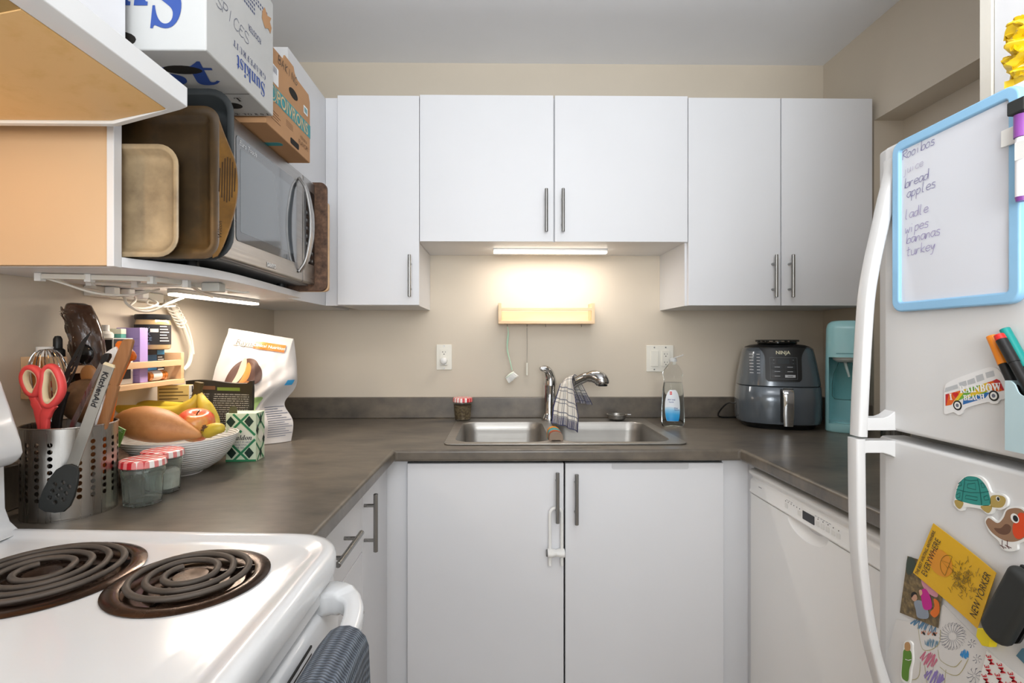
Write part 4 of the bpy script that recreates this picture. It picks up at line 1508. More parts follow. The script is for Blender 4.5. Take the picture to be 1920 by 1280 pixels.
def rot_frame(x):
    return frame((0, -1, 0), (0, 0, 1), (x, 0, 0))


# camper van magnet
bs = thing('fridge_magnet', 'camper van fridge magnet reading I love Rainbow Beach with rainbow side', 'magnet', (RX, 0.72, 1.13))
bz = lambda a, b: fz(a, b, 1740, 580, 5.8175)
base = outline_pts([(195, 1140), (188, 1060), (190, 900), (200, 830), (250, 785), (420, 715), (640, 640), (720, 630), (775, 650), (830, 720), (865, 800), (862, 960), (800, 985), (770, 1025), (700, 1025), (660, 1010), (430, 1075), (385, 1135), (340, 1150), (290, 1120)], bz, 3)
G().prism(base, 0.0003, 0.0018, T=FR).build('magnet_base', mat('magnet_white', '#ececec', 0.4), bs)
g = G()
rainbow = ['#c1272d', '#e2661f', '#e8c32a', '#6fae3e', '#2f6fb5', '#2d3f8f', '#7b2d6b']
quads = [[(205, 925), (245, 915), (212, 1050), (205, 1050)], [(245, 915), (380, 880), (270, 1040), (212, 1050)], [(380, 880), (440, 862), (335, 1000), (290, 1020), (275, 1040)],
         [(440, 862), (600, 815), (420, 960), (335, 1000)]]
for k, qd in enumerate(quads):
    g.flat([bz(*p) for p in qd], FR, k, 0.0020)
g.flat([bz(*p) for p in [(600, 815), (660, 797), (690, 880), (620, 905), (420, 965)]], FR, 2, 0.0020)
g.flat([bz(*p) for p in [(400, 975), (640, 905), (690, 905), (640, 965), (395, 1038)]], FR, 4, 0.00202)
g.flat([bz(*p) for p in [(660, 797), (720, 778), (850, 880), (790, 895), (720, 880)]], FR, 1, 0.00204)
g.flat([bz(*p) for p in [(720, 778), (765, 757), (800, 775), (848, 878), (835, 885)]], FR, 0, 0.00206)
g.flat([bz(*p) for p in [(420, 965), (620, 905), (690, 880), (640, 910), (410, 980)]], FR, 3, 0.00208)
g.build('rainbow_side', [mat('rainbow_%d' % i, q, 0.45) for i, q in enumerate(rainbow)], bs)
g = G()
for qd in ([(205, 855), (335, 815), (345, 860), (195, 905)], [(350, 800), (430, 775), (440, 825), (365, 850)], [(442, 775), (520, 745), (535, 800), (450, 822)], [(535, 725), (612, 700), (632, 765), (550, 792)], [(640, 690), (730, 665), (745, 725), (655, 750)]):
    g = G()
    g.flat([bz(*p) for p in qd], FR, 0, 0.0020)
    g.build('van_window', mat('van_window_grey', '#bcbfc2', 0.4) if 'van_window_grey' not in bpy.data.materials else bpy.data.materials['van_window_grey'], bs)
for (zx, zy) in ((338, 1045), (735, 940)):
    c_ = bz(zx, zy)
    g = G()
    for r_, k in ((0.0072, 0), (0.0050, 1), (0.0026, 2)):
        g.flat([(c_[0] + r_ * math.cos(i * pi / 10), c_[1] + r_ * math.sin(i * pi / 10)) for i in range(20)], FR, k, 0.0022 + 0.0002 * k)
    g.build('wheel', [M['black'], M['plastic'], M['inkgrey']], bs)
WH = mat('print_plain_white', '#f4f4f2', 0.5)
for s, zx, zy, sz in (('RAINBOW', 580, 855, 0.0142), ('BEACH', 520, 955, 0.0105), ('I', 268, 950, 0.0125)):
    c_ = bz(zx, zy)
    G().text(serif(s), sz, FR @ Matrix.Translation((c_[0], c_[1], 0.0023)) @ Matrix.Rotation(R(9), 4, 'Z'), 0, bold=0.02, squash=0.9).build('lettering', WH, bs)
c_ = bz(318, 930)
hp_ = [(0.0046 * 16 * math.sin(t) ** 3 / 16, 0.0046 * (13 * math.cos(t) - 5 * math.cos(2 * t) - 2 * math.cos(3 * t) - math.cos(4 * t)) / 16) for t in [i * 2 * pi / 24 for i in range(24)]]
G().flat([(c_[0] + x, c_[1] + y) for x, y in hp_], FR, 0, 0.0024).build('heart', mat('heart_red', '#cc2027', 0.45), bs)

# turtle magnet
tu = thing('fridge_magnet', 'turtle fridge magnet with teal shell on the lower door', 'magnet', (RX, 0.70, 1.0))
tz = lambda a, b: fz(a, b, 1660, 860, 6.4)
base = outline_pts([(860, 480), (870, 400), (905, 290), (980, 215), (1080, 190), (1180, 215), (1250, 290), (1300, 400), (1380, 410), (1450, 430), (1500, 490), (1480, 580), (1420, 610), (1350, 605), (1300, 660), (1240, 655), (1170, 600), (1000, 580), (960, 620), (910, 615), (850, 545)], tz, 4)
G().prism(base, 0.0003, 0.0035, T=FR).build('magnet_base', M['plastic'], tu)
sh_ = outline_pts([(880, 480), (885, 380), (930, 275), (1000, 215), (1080, 210), (1160, 235), (1230, 310), (1275, 410), (1290, 550), (1150, 555), (1000, 525)], tz, 4)
sl = G().flat(sh_, FR, 0, 0.0037).build('shell', mat('turtle_teal', '#2f8f86', 0.5), tu)
g = G()
for pts in ([(885, 365), (960, 385), (1060, 405), (1180, 405), (1275, 390)], [(985, 225), (980, 300), (965, 400), (950, 510)], [(1140, 240), (1160, 330), (1175, 420), (1190, 550)], [(985, 250), (1060, 262), (1145, 255)],
            [(1020, 300), (1110, 290), (1120, 370), (1015, 345), (1020, 300)], [(1000, 435), (1140, 460), (1135, 500), (990, 475), (1000, 435)], [(1215, 455), (1260, 435), (1275, 490), (1225, 495), (1215, 455)],
            [(905, 300), (945, 265), (945, 320), (900, 330)], [(885, 430), (930, 405), (925, 460), (890, 470)], [(1180, 290), (1210, 290), (1230, 340), (1195, 345), (1180, 290)]):
    g.stroke([tz(*p) for p in pts], 0.0011, FR, 0, lift=0.0039)
g.build('shell_lines', mat('turtle_dark_teal', '#17605c', 0.5), sl)
TAN = mat('turtle_tan', '#b19a55', 0.5)
G().flat(outline_pts([(1300, 450), (1380, 435), (1450, 450), (1480, 500), (1440, 575), (1360, 585), (1295, 560)], tz, 3), FR, 0, 0.0037).build('head', TAN, tu)
G().flat(outline_pts([(860, 500), (920, 495), (970, 530), (930, 600), (880, 570)], tz, 3), FR, 0, 0.0037).build('foot', TAN, tu)
G().flat(outline_pts([(1180, 565), (1300, 560), (1310, 600), (1270, 650), (1200, 610)], tz, 3), FR, 0, 0.0037).build('foot', TAN, tu)
e_ = tz(1386, 478)
g = G()
g.flat([(e_[0] + 0.0028 * math.cos(i * pi / 8), e_[1] + 0.0032 * math.sin(i * pi / 8)) for i in range(16)], FR, 0, 0.0039)
g.flat([(e_[0] + 0.0006 + 0.0018 * math.cos(i * pi / 8), e_[1] + 0.0024 * math.sin(i * pi / 8)) for i in range(16)], FR, 1, 0.0041)
g.build('eye', [M['plastic'], M['black']], tu)

# robin magnet
rb = thing('fridge_magnet', 'robin fridge magnet with orange breast beside the turtle', 'magnet', (RX, 0.66, 0.97))
base = outline_pts([(1230, 760), (1245, 700), (1290, 690), (1370, 745), (1430, 700), (1480, 600), (1560, 570), (1660, 580), (1740, 640), (1790, 760), (1790, 880), (1700, 985), (1620, 1020), (1610, 1090), (1530, 1110), (1450, 1090), (1410, 1040), (1390, 980), (1290, 890)], tz, 4)
G().prism(base, 0.0003, 0.0035, T=FR).build('magnet_base', M['plastic'], rb)
G().flat(outline_pts([(1240, 770), (1260, 715), (1290, 715), (1380, 770), (1450, 710), (1490, 620), (1570, 590), (1660, 600), (1720, 660), (1760, 760), (1750, 880), (1680, 960), (1560, 995), (1440, 970), (1310, 880)], tz, 4), FR, 0, 0.0037).build('body', mat('robin_brown', '#96745a', 0.5), rb)
G().flat(outline_pts([(1340, 830), (1420, 830), (1480, 780), (1540, 810), (1530, 880), (1470, 910), (1390, 890)], tz, 4), FR, 0, 0.0039).build('wing', mat('robin_dark', '#6a4a38', 0.5), rb)
G().flat(outline_pts([(1640, 650), (1600, 740), (1565, 800), (1570, 900), (1620, 960), (1690, 940), (1750, 860), (1755, 740), (1710, 660)], tz, 4), FR, 0, 0.0039).build('breast', mat('robin_orange', '#d9481c', 0.5), rb)
e_ = tz(1592, 712)
g = G()
g.flat([(e_[0] + 0.0055 * math.cos(i * pi / 8), e_[1] + 0.006 * math.sin(i * pi / 8)) for i in range(16)], FR, 0, 0.0041)
g.flat([(e_[0] + 0.001 + 0.0034 * math.cos(i * pi / 8), e_[1] + 0.004 * math.sin(i * pi / 8)) for i in range(16)], FR, 1, 0.0043)
g.build('eye', [M['plastic'], M['black']], rb)
for zx in (1437, 1500):
    g = G()
    g.stroke([tz(zx, 975), tz(zx - 2, 1045), tz(zx + 50, 1070)], 0.0010, FR, 0, lift=0.0039)
    g.stroke([tz(zx - 28, 1030), tz(zx, 1050), tz(zx + 25, 1080)], 0.0010, FR, 0, lift=0.0040)
    g.build('leg', mat('robin_leg', '#5a2a2a', 0.5) if 'robin_leg' not in bpy.data.materials else bpy.data.materials['robin_leg'], rb)

# yellow postcard
nz = lambda a, b: fz(a, b, 1640, 960, 4.0)
K = [V(nz(*p)) for p in ((312, 452), (466, 82), (962, 455), (818, 874))]      # top-left, top-right, bottom-right, bottom-left as the card reads


def card(u, v):
    return K[0] * (1 - u) * (1 - v) + K[1] * u * (1 - v) + K[2] * u * v + K[3] * (1 - u) * v


def card_l(u, v, l=0.0):
    p = card(u, v)
    # the near corner curls a little off the door
    return FR @ V((p.x, p.y, 0.0048 + 0.012 * max(0, v - 0.45) ** 2 + l))


pc_ = thing('postcard', 'yellow magazine postcard tilted on the door above the photograph', 'postcard', (RX - 0.002, 0.73, 0.91))
g = G()
g.sheet(lambda u, v: card_l(u, v), 8, 8, thick=0.0006)
g.build('card', mat('postcard_yellow', '#dfae1b', 0.45), pc_)
WID = (K[1] - K[0]).length
HGT = (K[3] - K[0]).length


def card_fn(u0, v0):
    return lambda a, b, l=0.0: card_l(u0 + a / WID, v0 - b / HGT, 0.0016 + l)


G().flat([(0.021 * math.cos(i * pi / 14), 0.021 * math.sin(i * pi / 14)) for i in range(28)], fn=lambda a, b: card_l(0.50 + a / WID, 0.30 - b / HGT, 0.0012)).build('sun_print', mat('postcard_sun', '#dd9326', 0.45), pc_)
for s, u, v, sz, sf in (('THE BEST WRITING, ANYWHERE.', 0.47, 0.060, 0.0076, 0), ('EVERYWHERE', 0.47, 0.155, 0.0150, 1), ('NEW YORKER', 0.52, 0.905, 0.0160, 1), ('THE', 0.52, 0.83, 0.0062, 1)):
    G().text(s, sz, None, 0, bold=0.012 if not sf else -0.004, squash=0.78, fn=card_fn(u, v), shear=0.0).build('lettering', M['ink'], pc_)
random.seed(3)
g = G()
g.stroke([(0.018 * math.cos(R(t)), 0.014 * math.sin(R(t))) for t in range(0, 181, 12)] + [(-0.018, 0)], 0.0008, fn=card_fn(0.55, 0.42), closed=True)
g.stroke([(-0.004, 0), (0, 0.014), (0.005, 0)], 0.0007, fn=card_fn(0.55, 0.42))
g.stroke([(0, 0), (-0.006, -0.026)], 0.0009, fn=card_fn(0.55, 0.42))
for i in range(120):
    x, y = random.gauss(0, 0.014), random.gauss(0, 0.009)
    a = random.uniform(-0.6, 0.6) + (1.2 if i % 3 == 0 else 0)
    l_ = random.uniform(0.003, 0.009)
    g.stroke([(x, y), (x + l_ * math.cos(a) * 0.5, y + l_ * math.sin(a) * 0.6), (x + l_ * math.cos(a), y + l_ * math.sin(a))], 0.0008, fn=card_fn(0.50, 0.64))
g.build('beach_sketch', mat('postcard_sketch', '#7d641c', 0.6), pc_)

# snapshot under the postcard
sp_ = thing('snapshot', 'small photograph print partly under the yellow postcard', 'photograph', (RX - 0.001, 0.78, 0.87))
q4 = [V(nz(*p)) for p in ((258, 328), (545, 420), (488, 868), (200, 752))]


def snap(u, v, l=0.0):
    p = q4[0] * (1 - u) * (1 - v) + q4[1] * u * (1 - v) + q4[2] * u * v + q4[3] * (1 - u) * v
    return FR @ V((p.x, p.y, 0.0022 + l))


G().sheet(lambda u, v: snap(u, v), 6, 6, thick=0.0004).build('print', spotted('snapshot_leaves', '#2f2a20', '#6d5c3d', '#a08a5c', 130, 0.4, 0.35, 0.65, 0), sp_)


def blob(name, col, pts, l, n=4):
    P_ = [(p.x, p.y) for p in spline([(a, b, 0) for a, b in pts], n, True)]
    return G().flat(P_, fn=lambda a, b: snap(a, b, l + 0.0006)).build(name, mat(name, col, 0.4), sp_)


blob('print_dark_top', '#3c463c', [(0.02, 0.02), (0.22, 0.02), (0.25, 0.2), (0.12, 0.3), (0.02, 0.25)], 0.0002)
blob('print_pink_figure', '#cf8fa0', [(0.45, 0.25), (0.62, 0.22), (0.85, 0.35), (0.9, 0.5), (0.7, 0.5), (0.5, 0.4)], 0.0002)
blob('print_jacket', '#8b95a3', [(0.35, 0.72), (0.52, 0.66), (0.7, 0.75), (0.75, 0.9), (0.5, 0.96), (0.42, 0.85)], 0.0003)
blob('print_magenta_coat', '#c2188a', [(0.48, 0.5), (0.6, 0.44), (0.75, 0.56), (0.8, 0.72), (0.62, 0.78), (0.52, 0.62)], 0.0004)
blob('print_pumpkin', '#dd6f1b', [(0.82, 0.55), (0.95, 0.58), (0.99, 0.74), (0.9, 0.85), (0.78, 0.8), (0.86, 0.68)], 0.0003)
blob('print_face', '#c79a80', [(0.27, 0.62), (0.36, 0.58), (0.42, 0.65), (0.36, 0.71), (0.28, 0.69)], 0.0005)
blob('print_face', '#d3a78c', [(0.44, 0.5), (0.5, 0.48), (0.53, 0.54), (0.48, 0.58)], 0.0005)
blob('print_hair', '#1f1a18', [(0.25, 0.6), (0.33, 0.55), (0.4, 0.58), (0.33, 0.6), (0.27, 0.67)], 0.0006)

# child's drawing
dr = thing('drawing', 'child crayon drawing of a bearded figure on white paper, lower on the fridge door', 'drawing', (RX - 0.001, 0.73, 0.7))
pp = [nz(*p) for p in ((165, 800), (300, 830), (520, 690), (545, 715), (830, 1010), (1100, 1245), (1180, 1330), (1180, 1900), (40, 1900), (10, 1240), (60, 1200))]
sheet_ = G().prism([tuple(p) for p in pp][::-1], 0.0004, 0.0009, T=FR)
sheet_.build('paper', mat('drawing_paper', '#dcdad8', 0.7), dr)


def scribble(name, col, cx, cy, w, h, n, lw, seed, ang=0.4):
    random.seed(seed)
    g = G()
    P_ = []
    for i in range(n):
        t = i / n
        s = -1 if i % 2 else 1
        x = (t - 0.5) * w + random.uniform(-.08, .08) * w
        y = s * h / 2 * (0.7 + 0.3 * random.random()) * (1 - 0.5 * abs(2 * t - 1) ** 2)
        P_.append((cx + x * math.cos(ang) - y * math.sin(ang), cy + x * math.sin(ang) + y * math.cos(ang)))
    g.stroke([nz(*p) for p in P_], lw, FR, 0, lift=0.0011)
    k = 'crayon_' + col
    return g.build(name, bpy.data.materials.get(k) or mat(k, col, 0.8), dr)


scribble('crayon_hair', '#5f86a6', 380, 850, 190, 80, 26, 0.0022, 1, 0.3)
scribble('crayon_beard', '#6c93ad', 430, 980, 100, 70, 20, 0.0018, 2, 0.1)
scribble('crayon_shirt', '#c9718a', 415, 1105, 120, 120, 24, 0.0020, 3, 0.5)
scribble('crayon_skirt', '#8f7fbf', 455, 1240, 140, 120, 24, 0.0024, 4, 0.4)
scribble('crayon_mitten', '#3c8fd0', 680, 1065, 60, 70, 22, 0.0022, 5, 0.2)
scribble('crayon_face', '#c9876a', 415, 905, 130, 36, 16, 0.0015, 6, 0.1)
g = G()
for p in ((375, 908), (455, 915)):
    c_ = nz(*p)
    g = G()
    g.flat([(c_[0] + 0.0030 * math.cos(i * pi / 6), c_[1] + 0.0022 * math.sin(i * pi / 6)) for i in range(12)], FR, 0, 0.0014)
    g.build('drawn_eye', M['ink'], dr)
g = G()
LN = [[(330, 850), (345, 960), (370, 1030), (430, 1030), (490, 980), (500, 880)], [(480, 1030), (500, 1110), (600, 1160), (660, 1110)], [(495, 1160), (560, 1210), (640, 1215), (710, 1100)], [(350, 1120), (330, 1240), (240, 1260)], [(380, 1150), (400, 1290)], [(540, 1180), (530, 1290)]]
g = G()
for l_ in LN:
    g.stroke([(p.x, p.y) for p in spline([(*nz(*q), 0) for q in l_], 4)], 0.0007, FR, 0, lift=0.0012)
g.build('drawn_outline', mat('pencil_ochre', '#a9a05c', 0.7), dr)
for (cx_, cy_, r0_, r1_, n_) in ((590, 930, 30, 95, 22), (735, 985, 8, 30, 7), (775, 1100, 8, 32, 7), (755, 1225, 10, 55, 9)):
    g = G()
    for i in range(n_):
        a = 2 * pi * i / n_
        e1, e2 = (cx_ + r0_ * math.cos(a), cy_ + r0_ * math.sin(a)), (cx_ + r1_ * math.cos(a), cy_ + r1_ * math.sin(a))
        g.stroke([nz(*e1), nz(*e2), nz(e2[0] + 0.22 * r1_ * math.cos(a + 1.2), e2[1] + 0.22 * r1_ * math.sin(a + 1.2)), nz(cx_ + 0.8 * r1_ * math.cos(a), cy_ + 0.8 * r1_ * math.sin(a))], 0.0005, FR, 0, lift=0.0012)
    g.build('drawn_snowflake', M['inkgrey'], dr)

# strip sheet with red print
rs = thing('paper_strip', 'white backing paper printed with red marks at the lower corner of the drawing', 'paper', (RX - 0.002, 0.64, 0.7))
pp = [nz(*p) for p in ((850, 1040), (1120, 1245), (1240, 1380), (1100, 1600), (800, 1400), (790, 1280))]
G().prism([tuple(p) for p in pp][::-1], 0.0014, 0.0018, T=FR).build('backing', M['plastic'], rs)
RED = mat('print_red', '#cf2330', 0.5)
for p in ((880, 1105), (962, 1168), (1046, 1236), (866, 1182), (946, 1245), (1030, 1310), (846, 1250), (926, 1318), (1110, 1310)):
    c_ = nz(*p)
    G().text('3M', 0.0115, FR @ Matrix.Translation((c_[0], c_[1], 0.0021)) @ Matrix.Rotation(R(-58), 4, 'Z'), 0, bold=0.012, squash=0.85).build('lettering', RED, rs)

# figure magnet in green
gm = thing('fridge_magnet', 'small figure magnet in a long green coat on the child drawing', 'magnet', (RX, 0.77, 0.73))
base = outline_pts([(215, 1235), (225, 1100), (235, 1010), (245, 970), (275, 962), (300, 985), (302, 1030), (305, 1110), (292, 1180), (280, 1285), (245, 1282)], nz, 4)
G().prism(base, 0.0012, 0.0042, T=FR).build('magnet_base', M['plastic'], gm)
G().flat(outline_pts([(222, 1225), (230, 1100), (240, 1030), (290, 1040), (298, 1110), (280, 1180), (272, 1262), (245, 1260)], nz, 4), FR, 0, 0.0044).build('coat', mat('coat_green', '#5c8a2c', 0.5), gm)
G().flat(outline_pts([(246, 985), (272, 972), (288, 995), (284, 1035), (250, 1035)], nz, 4), FR, 0, 0.0045).build('head', mat('figure_tan', '#b98f5e', 0.5), gm)
g = G()
g.stroke([nz(250, 1102), nz(275, 1110), nz(296, 1104)], 0.0010, FR, 0, lift=0.0047)
g.build('belt', M['plastic'], gm)

# yellow hexagon magnet, black clip, edge of a blue card
hx = thing('fridge_magnet', 'yellow hexagonal block magnet holding up the drawing', 'magnet', (RX - 0.006, 0.69, 0.84))
c_ = nz(878, 938)
G().prism([(c_[0] + 0.0115 * math.cos(R(20 + 60 * i)), c_[1] + 0.0125 * math.sin(R(20 + 60 * i))) for i in range(6)], 0.0012, 0.012, T=FR).build('block', mat('magnet_yellow', '#e8d21c', 0.4), hx, bevel=0.0012)
bc = thing('magnetic_clip', 'big black rounded magnetic clip beside the yellow postcard', 'clip', (RX - 0.02, 0.64, 0.88))
ka, kb = nz(1008, 880), nz(1240, 470)
ax = V((kb[0] - ka[0], kb[1] - ka[1])).normalized()
nx_ = V((-ax.y, ax.x))
w_ = 0.0200
pts = []
for t in range(90, 271, 15):
    pts.append(tuple(V(ka) + ax * (w_ * math.cos(R(t)) * 0.8) + nx_ * (w_ * math.sin(R(t)))))
pts += [tuple(V(kb) - nx_ * w_), tuple(V(kb) + nx_ * w_)]
G().prism(pts, 0.0055, 0.024, T=FR).build('jaw', M['rubber'], bc, bevel=0.009, seg=5)
G().prism([tuple(V(p) * 0.94 + V(ka).lerp(V(kb), 0.5) * 0.06) for p in pts], 0.0019, 0.0054, T=FR).build('back_plate', M['black'], bc)
bl = thing('blue_card', 'corner of a slate blue card at the edge of the fridge door', 'card', (RX - 0.001, 0.64, 0.8))
G().prism([tuple(nz(*p)) for p in ((1075, 1075), (1120, 1020), (1400, 1000), (1400, 1400), (1160, 1160))][::-1], 0.0020, 0.0026, T=FR).build('card', mat('slate_blue', '#4b7488', 0.5), bl)

# pen pocket and markers
ph = thing('pen_pocket', 'pale blue magnetic pocket holding felt markers on the freezer door', 'pen holder', (RX - 0.015, 0.62, 1.13))
PB = mat('pocket_blue', '#b5cdd3', 0.4)
pa = fm(1884, 760, 0.632)[0]
zt_ = fm(1884, 713, 0.632)[1]
g = G()
x0_, x1_ = pa, pa + 0.085
T2 = rot_frame(0.0)
dpt = RX - 0.632
front = [(x0_, 1.105), (x1_, 1.105), (x1_, zt_)] + [(p.x, p.y) for p in spline([(x0_ + 0.03, zt_ - 0.0195, 0), (x0_ + 0.018, zt_ - 0.015, 0), (x0_ + 0.012, zt_ - 0.004, 0), (x0_ + 0.006, zt_, 0), (x0_, zt_, 0)], 4)]
g.prism(front, dpt - 0.0018, dpt, T=FR)
g.build('pocket_front', PB, ph)
g = G()
g.prism([(x0_, 1.105), (x0_ + 0.0018, 1.105), (x0_ + 0.0018, zt_), (x0_, zt_)], 0.0005, dpt - 0.002, T=FR)
g.prism([(x1_ - 0.0018, 1.105), (x1_, 1.105), (x1_, zt_), (x1_ - 0.0018, zt_)], 0.0005, dpt - 0.002, T=FR)
g.prism([(x0_ + 0.002, 1.105), (x1_ - 0.002, 1.105), (x1_ - 0.002, 1.107), (x0_ + 0.002, 1.107)], 0.0005, dpt - 0.002, T=FR)
g.prism([(x0_ + 0.002, 1.107), (x1_ - 0.002, 1.107), (x1_ - 0.002, zt_), (x0_ + 0.002, zt_)], 0.0005, 0.002, T=FR)
g.build('pocket_shell', PB, ph)


def felt_marker(label, top_px, dirv, x, capcol, tipcol, L_=0.128, cap=0.040):
    q = on_x(*top_px, x)
    t = thing('felt_marker', label, 'marker', q, 0, 'felt markers in the pen pocket')
    d = V((0, dirv[0], dirv[1])).normalized()
    g = G().cyl(q + d * cap, q + d * L_, 0.0056, 0.0054, 16)
    g.build('barrel', M['black'], t)
    if tipcol:
        G().cyl(q, q + d * 0.007, 0.0055, 0.0060, 16).build('cap_end', tipcol, t)
        G().cyl(q + d * 0.0072, q + d * (cap - 0.0003), 0.0062, 0.0062, 16).build('cap', capcol, t)
    else:
        G().cyl(q, q + d * (cap - 0.0003), 0.0057, 0.0062, 16).build('cap', capcol, t)
    return t


felt_marker('orange capped felt marker leaning in the pale blue pocket', (1859, 630), (-0.42, -0.9), 0.6465, mat('cap_orange', '#e8871e', 0.35), None)
felt_marker('black felt marker with red cap end in the pale blue pocket', (1873, 628), (-0.50, -0.87), 0.640, M['black'], mat('cap_red', '#cc2622', 0.35))
felt_marker('teal capped felt marker at the back of the pale blue pocket', (1884, 617), (-0.48, -0.88), 0.6525, mat('cap_teal', '#138c86', 0.35), None, cap=0.055)

# ================================================================== BACK WALL
BW = YB - 0.0005
FBK = frame((1, 0, 0), (0, 0, 1), (0, BW, 0))            # normal towards the room
# small pine spice shelf
ps = thing('spice_shelf', 'empty pale pine spice shelf on the back wall over the faucet', 'shelf', (0.19, 2.16, 1.311))
PX0, PX1, PZ0, PZ1, PF = -0.0125, 0.3845, 1.3115, 1.397, 2.112
G().box(PX0, PX1, PF, BW, PZ0, PZ0 + 0.012).build('bottom_board', M['pine'], ps, bevel=0.001)
for x0, x1 in ((PX0, PX0 + 0.013), (PX1 - 0.013, PX1)):
    G().box(x0, x1, PF + 0.002, BW, PZ0 + 0.0123, PZ1).build('end_board', M['pine'], ps, bevel=0.001)
G().box(PX0 + 0.0133, PX1 - 0.0133, PF + 0.003, PF + 0.011, 1.3655, 1.3775).build('front_rail', M['pine'], ps, bevel=0.001)
G().box(PX0 + 0.0133, PX1 - 0.0133, BW - 0.008, BW, PZ0 + 0.0123, PZ0 + 0.055).build('back_board', M['pine'], ps)
hooks = []
for px in (951, 988, 1023, 1090):
    p = on_y(px, 609, 2.150)
    g = G()
    g.tube([(p.x, 2.15, PZ0 + 0.001), (p.x, 2.15, PZ0 - 0.006), (p.x, 2.147, PZ0 - 0.011), (p.x, 2.142, PZ0 - 0.011), (p.x, 2.140, PZ0 - 0.007)], 0.0011, 8)
    g.build('hook', M['steel'], ps)
# dish brush and thin brush hanging on the hooks
db = thing('dish_brush', 'pale green dish brush with white bristles hanging below the pine shelf', 'brush', on_y(951, 614, 2.142))
pts = [on_y(px, py, 2.142) for px, py in ((951.5, 612), (953, 622), (952, 635), (951, 648), (952, 660), (955, 672), (958, 684), (960, 694))]
P = spline(pts, 4)
g = G().tube(P, [0.0018 if i < 3 else (0.0018 + 0.002 * math.sin(min(1, (i - 3) / 9) * pi / 1.3) if i < 18 else 0.0022) for i in range(len(P))], 10)
g.build('handle', mat('mint_plastic', '#b9dcc0', 0.35), db)
c0 = on_y(956, 703, 2.142)
ax_ = V((0.75, -0.15, 0.62)).normalized()
nb = V((0.62, -0.25, -0.72)).normalized()
g = G()
g.ball((0, 0, 0), (0.0235, 0.011, 0.006), 18, T=Matrix.Translation(c0) @ frame(ax_, nb.cross(ax_).normalized()) , q=8)
g.build('head', mat('pale_green_head', '#dfe7da', 0.4), db)
random.seed(11)
g = G()
for i in range(11):
    for k in range(4):
        b_ = c0 + ax_ * ((i - 5) * 0.0038) + ax_.cross(nb).normalized() * ((k - 1.5) * 0.0045) + nb * 0.003
        t_ = b_ + nb * 0.021 + ax_ * ((i - 5) * 0.0010) + V((random.uniform(-1, 1), random.uniform(-1, 1), random.uniform(-1, 1))) * 0.0015
        g.cyl(b_, t_, 0.0017, 0.0012, 6)
g.build('bristles', mat('white_bristles', '#eeeeea', 0.6), db)
tb = thing('straw_brush', 'thin pale wire straw brush hanging beside the dish brush', 'brush', on_y(988, 614, 2.142))
a, b, c_ = on_y(988, 614, 2.142), on_y(988, 680, 2.142), on_y(988, 703, 2.142)
G().tube([a, a.lerp(b, 0.5) + V((0.0006, 0, 0)), b], 0.0009, 8).build('wire', M['steel'], tb)
G().cyl(b, c_, 0.0048, 0.0046, 14).build('brush_tip', mat('translucent_bristles', '#d9d6c9', 0.7), tb)


def outlet_face(parent, x, z, m):
    """a receptacle opening: two slots and a round ground hole on the back wall"""
    g = G()
    for dx_, h_ in ((-0.0055, 0.0065), (0.0055, 0.0052)):
        g.flat([(x + dx_ - 0.0008, z - h_ / 2), (x + dx_ + 0.0008, z - h_ / 2), (x + dx_ + 0.0008, z + h_ / 2), (x + dx_ - 0.0008, z + h_ / 2)], FBK, 0, 0.0088)
    g.flat([(x - 0.0085, z - 0.0005), (x - 0.0055, z - 0.0005), (x - 0.0055, z + 0.0008), (x - 0.0085, z + 0.0008)], FBK, 0, 0.0089)
    g.flat([(x + 0.0023 * math.cos(i * pi / 6), z - 0.0095 + 0.0023 * math.sin(i * pi / 6)) for i in range(12)], FBK, 0, 0.0088)
    return g.build('socket_holes', M['black'], parent)


a, b = on_y(818.5, 693, BW), on_y(847.5, 645.5, BW)
ol = thing('wall_outlet', 'ivory wall outlet with a round white night light plugged in, left of the faucet', 'outlet', ((a.x + b.x) / 2, BW, a.z))
G().prism(rrect(a.x, b.x, a.z, b.z, 0.003, 3), 0, 0.005, T=FBK).build('cover_plate', M['ivory'], ol, bevel=0.0018)
mx_, mz_ = (a.x + b.x) / 2, (a.z + b.z) / 2
rc = G().prism(rrect(mx_ - 0.0165, mx_ + 0.0165, mz_ - 0.0335, mz_ + 0.0335, 0.003, 3), 0.0052, 0.0085, T=FBK).build('receptacle', M['ivory'], ol, bevel=0.0008)
outlet_face(rc, mx_, mz_ + 0.022, 0)
for dz_ in (-0.047, 0.047):
    G().cyl((mx_, BW - 0.005, mz_ + dz_), (mx_, BW - 0.0062, mz_ + dz_), 0.003, n=10).build('screw', M['steel'], ol)
nl = thing('night_light', 'round white plug-in night light on the outlet left of the faucet', 'night light', (mx_, BW - 0.012, mz_ - 0.03))
G().lathe([(0.0125, 0), (0.0145, 0.003), (0.0145, 0.020), (0.011, 0.024), (0.0, 0.0245)], (mx_, BW - 0.0092, mz_ - 0.0145), 24, axis=(0, -1, 0)).build('housing', M['plastic'], nl, smooth=50)
G().box(mx_ - 0.013, mx_ + 0.013, BW - 0.024, BW - 0.0092, mz_ - 0.032, mz_ - 0.0285).build('foot', M['plastic'], nl, bevel=0.001)

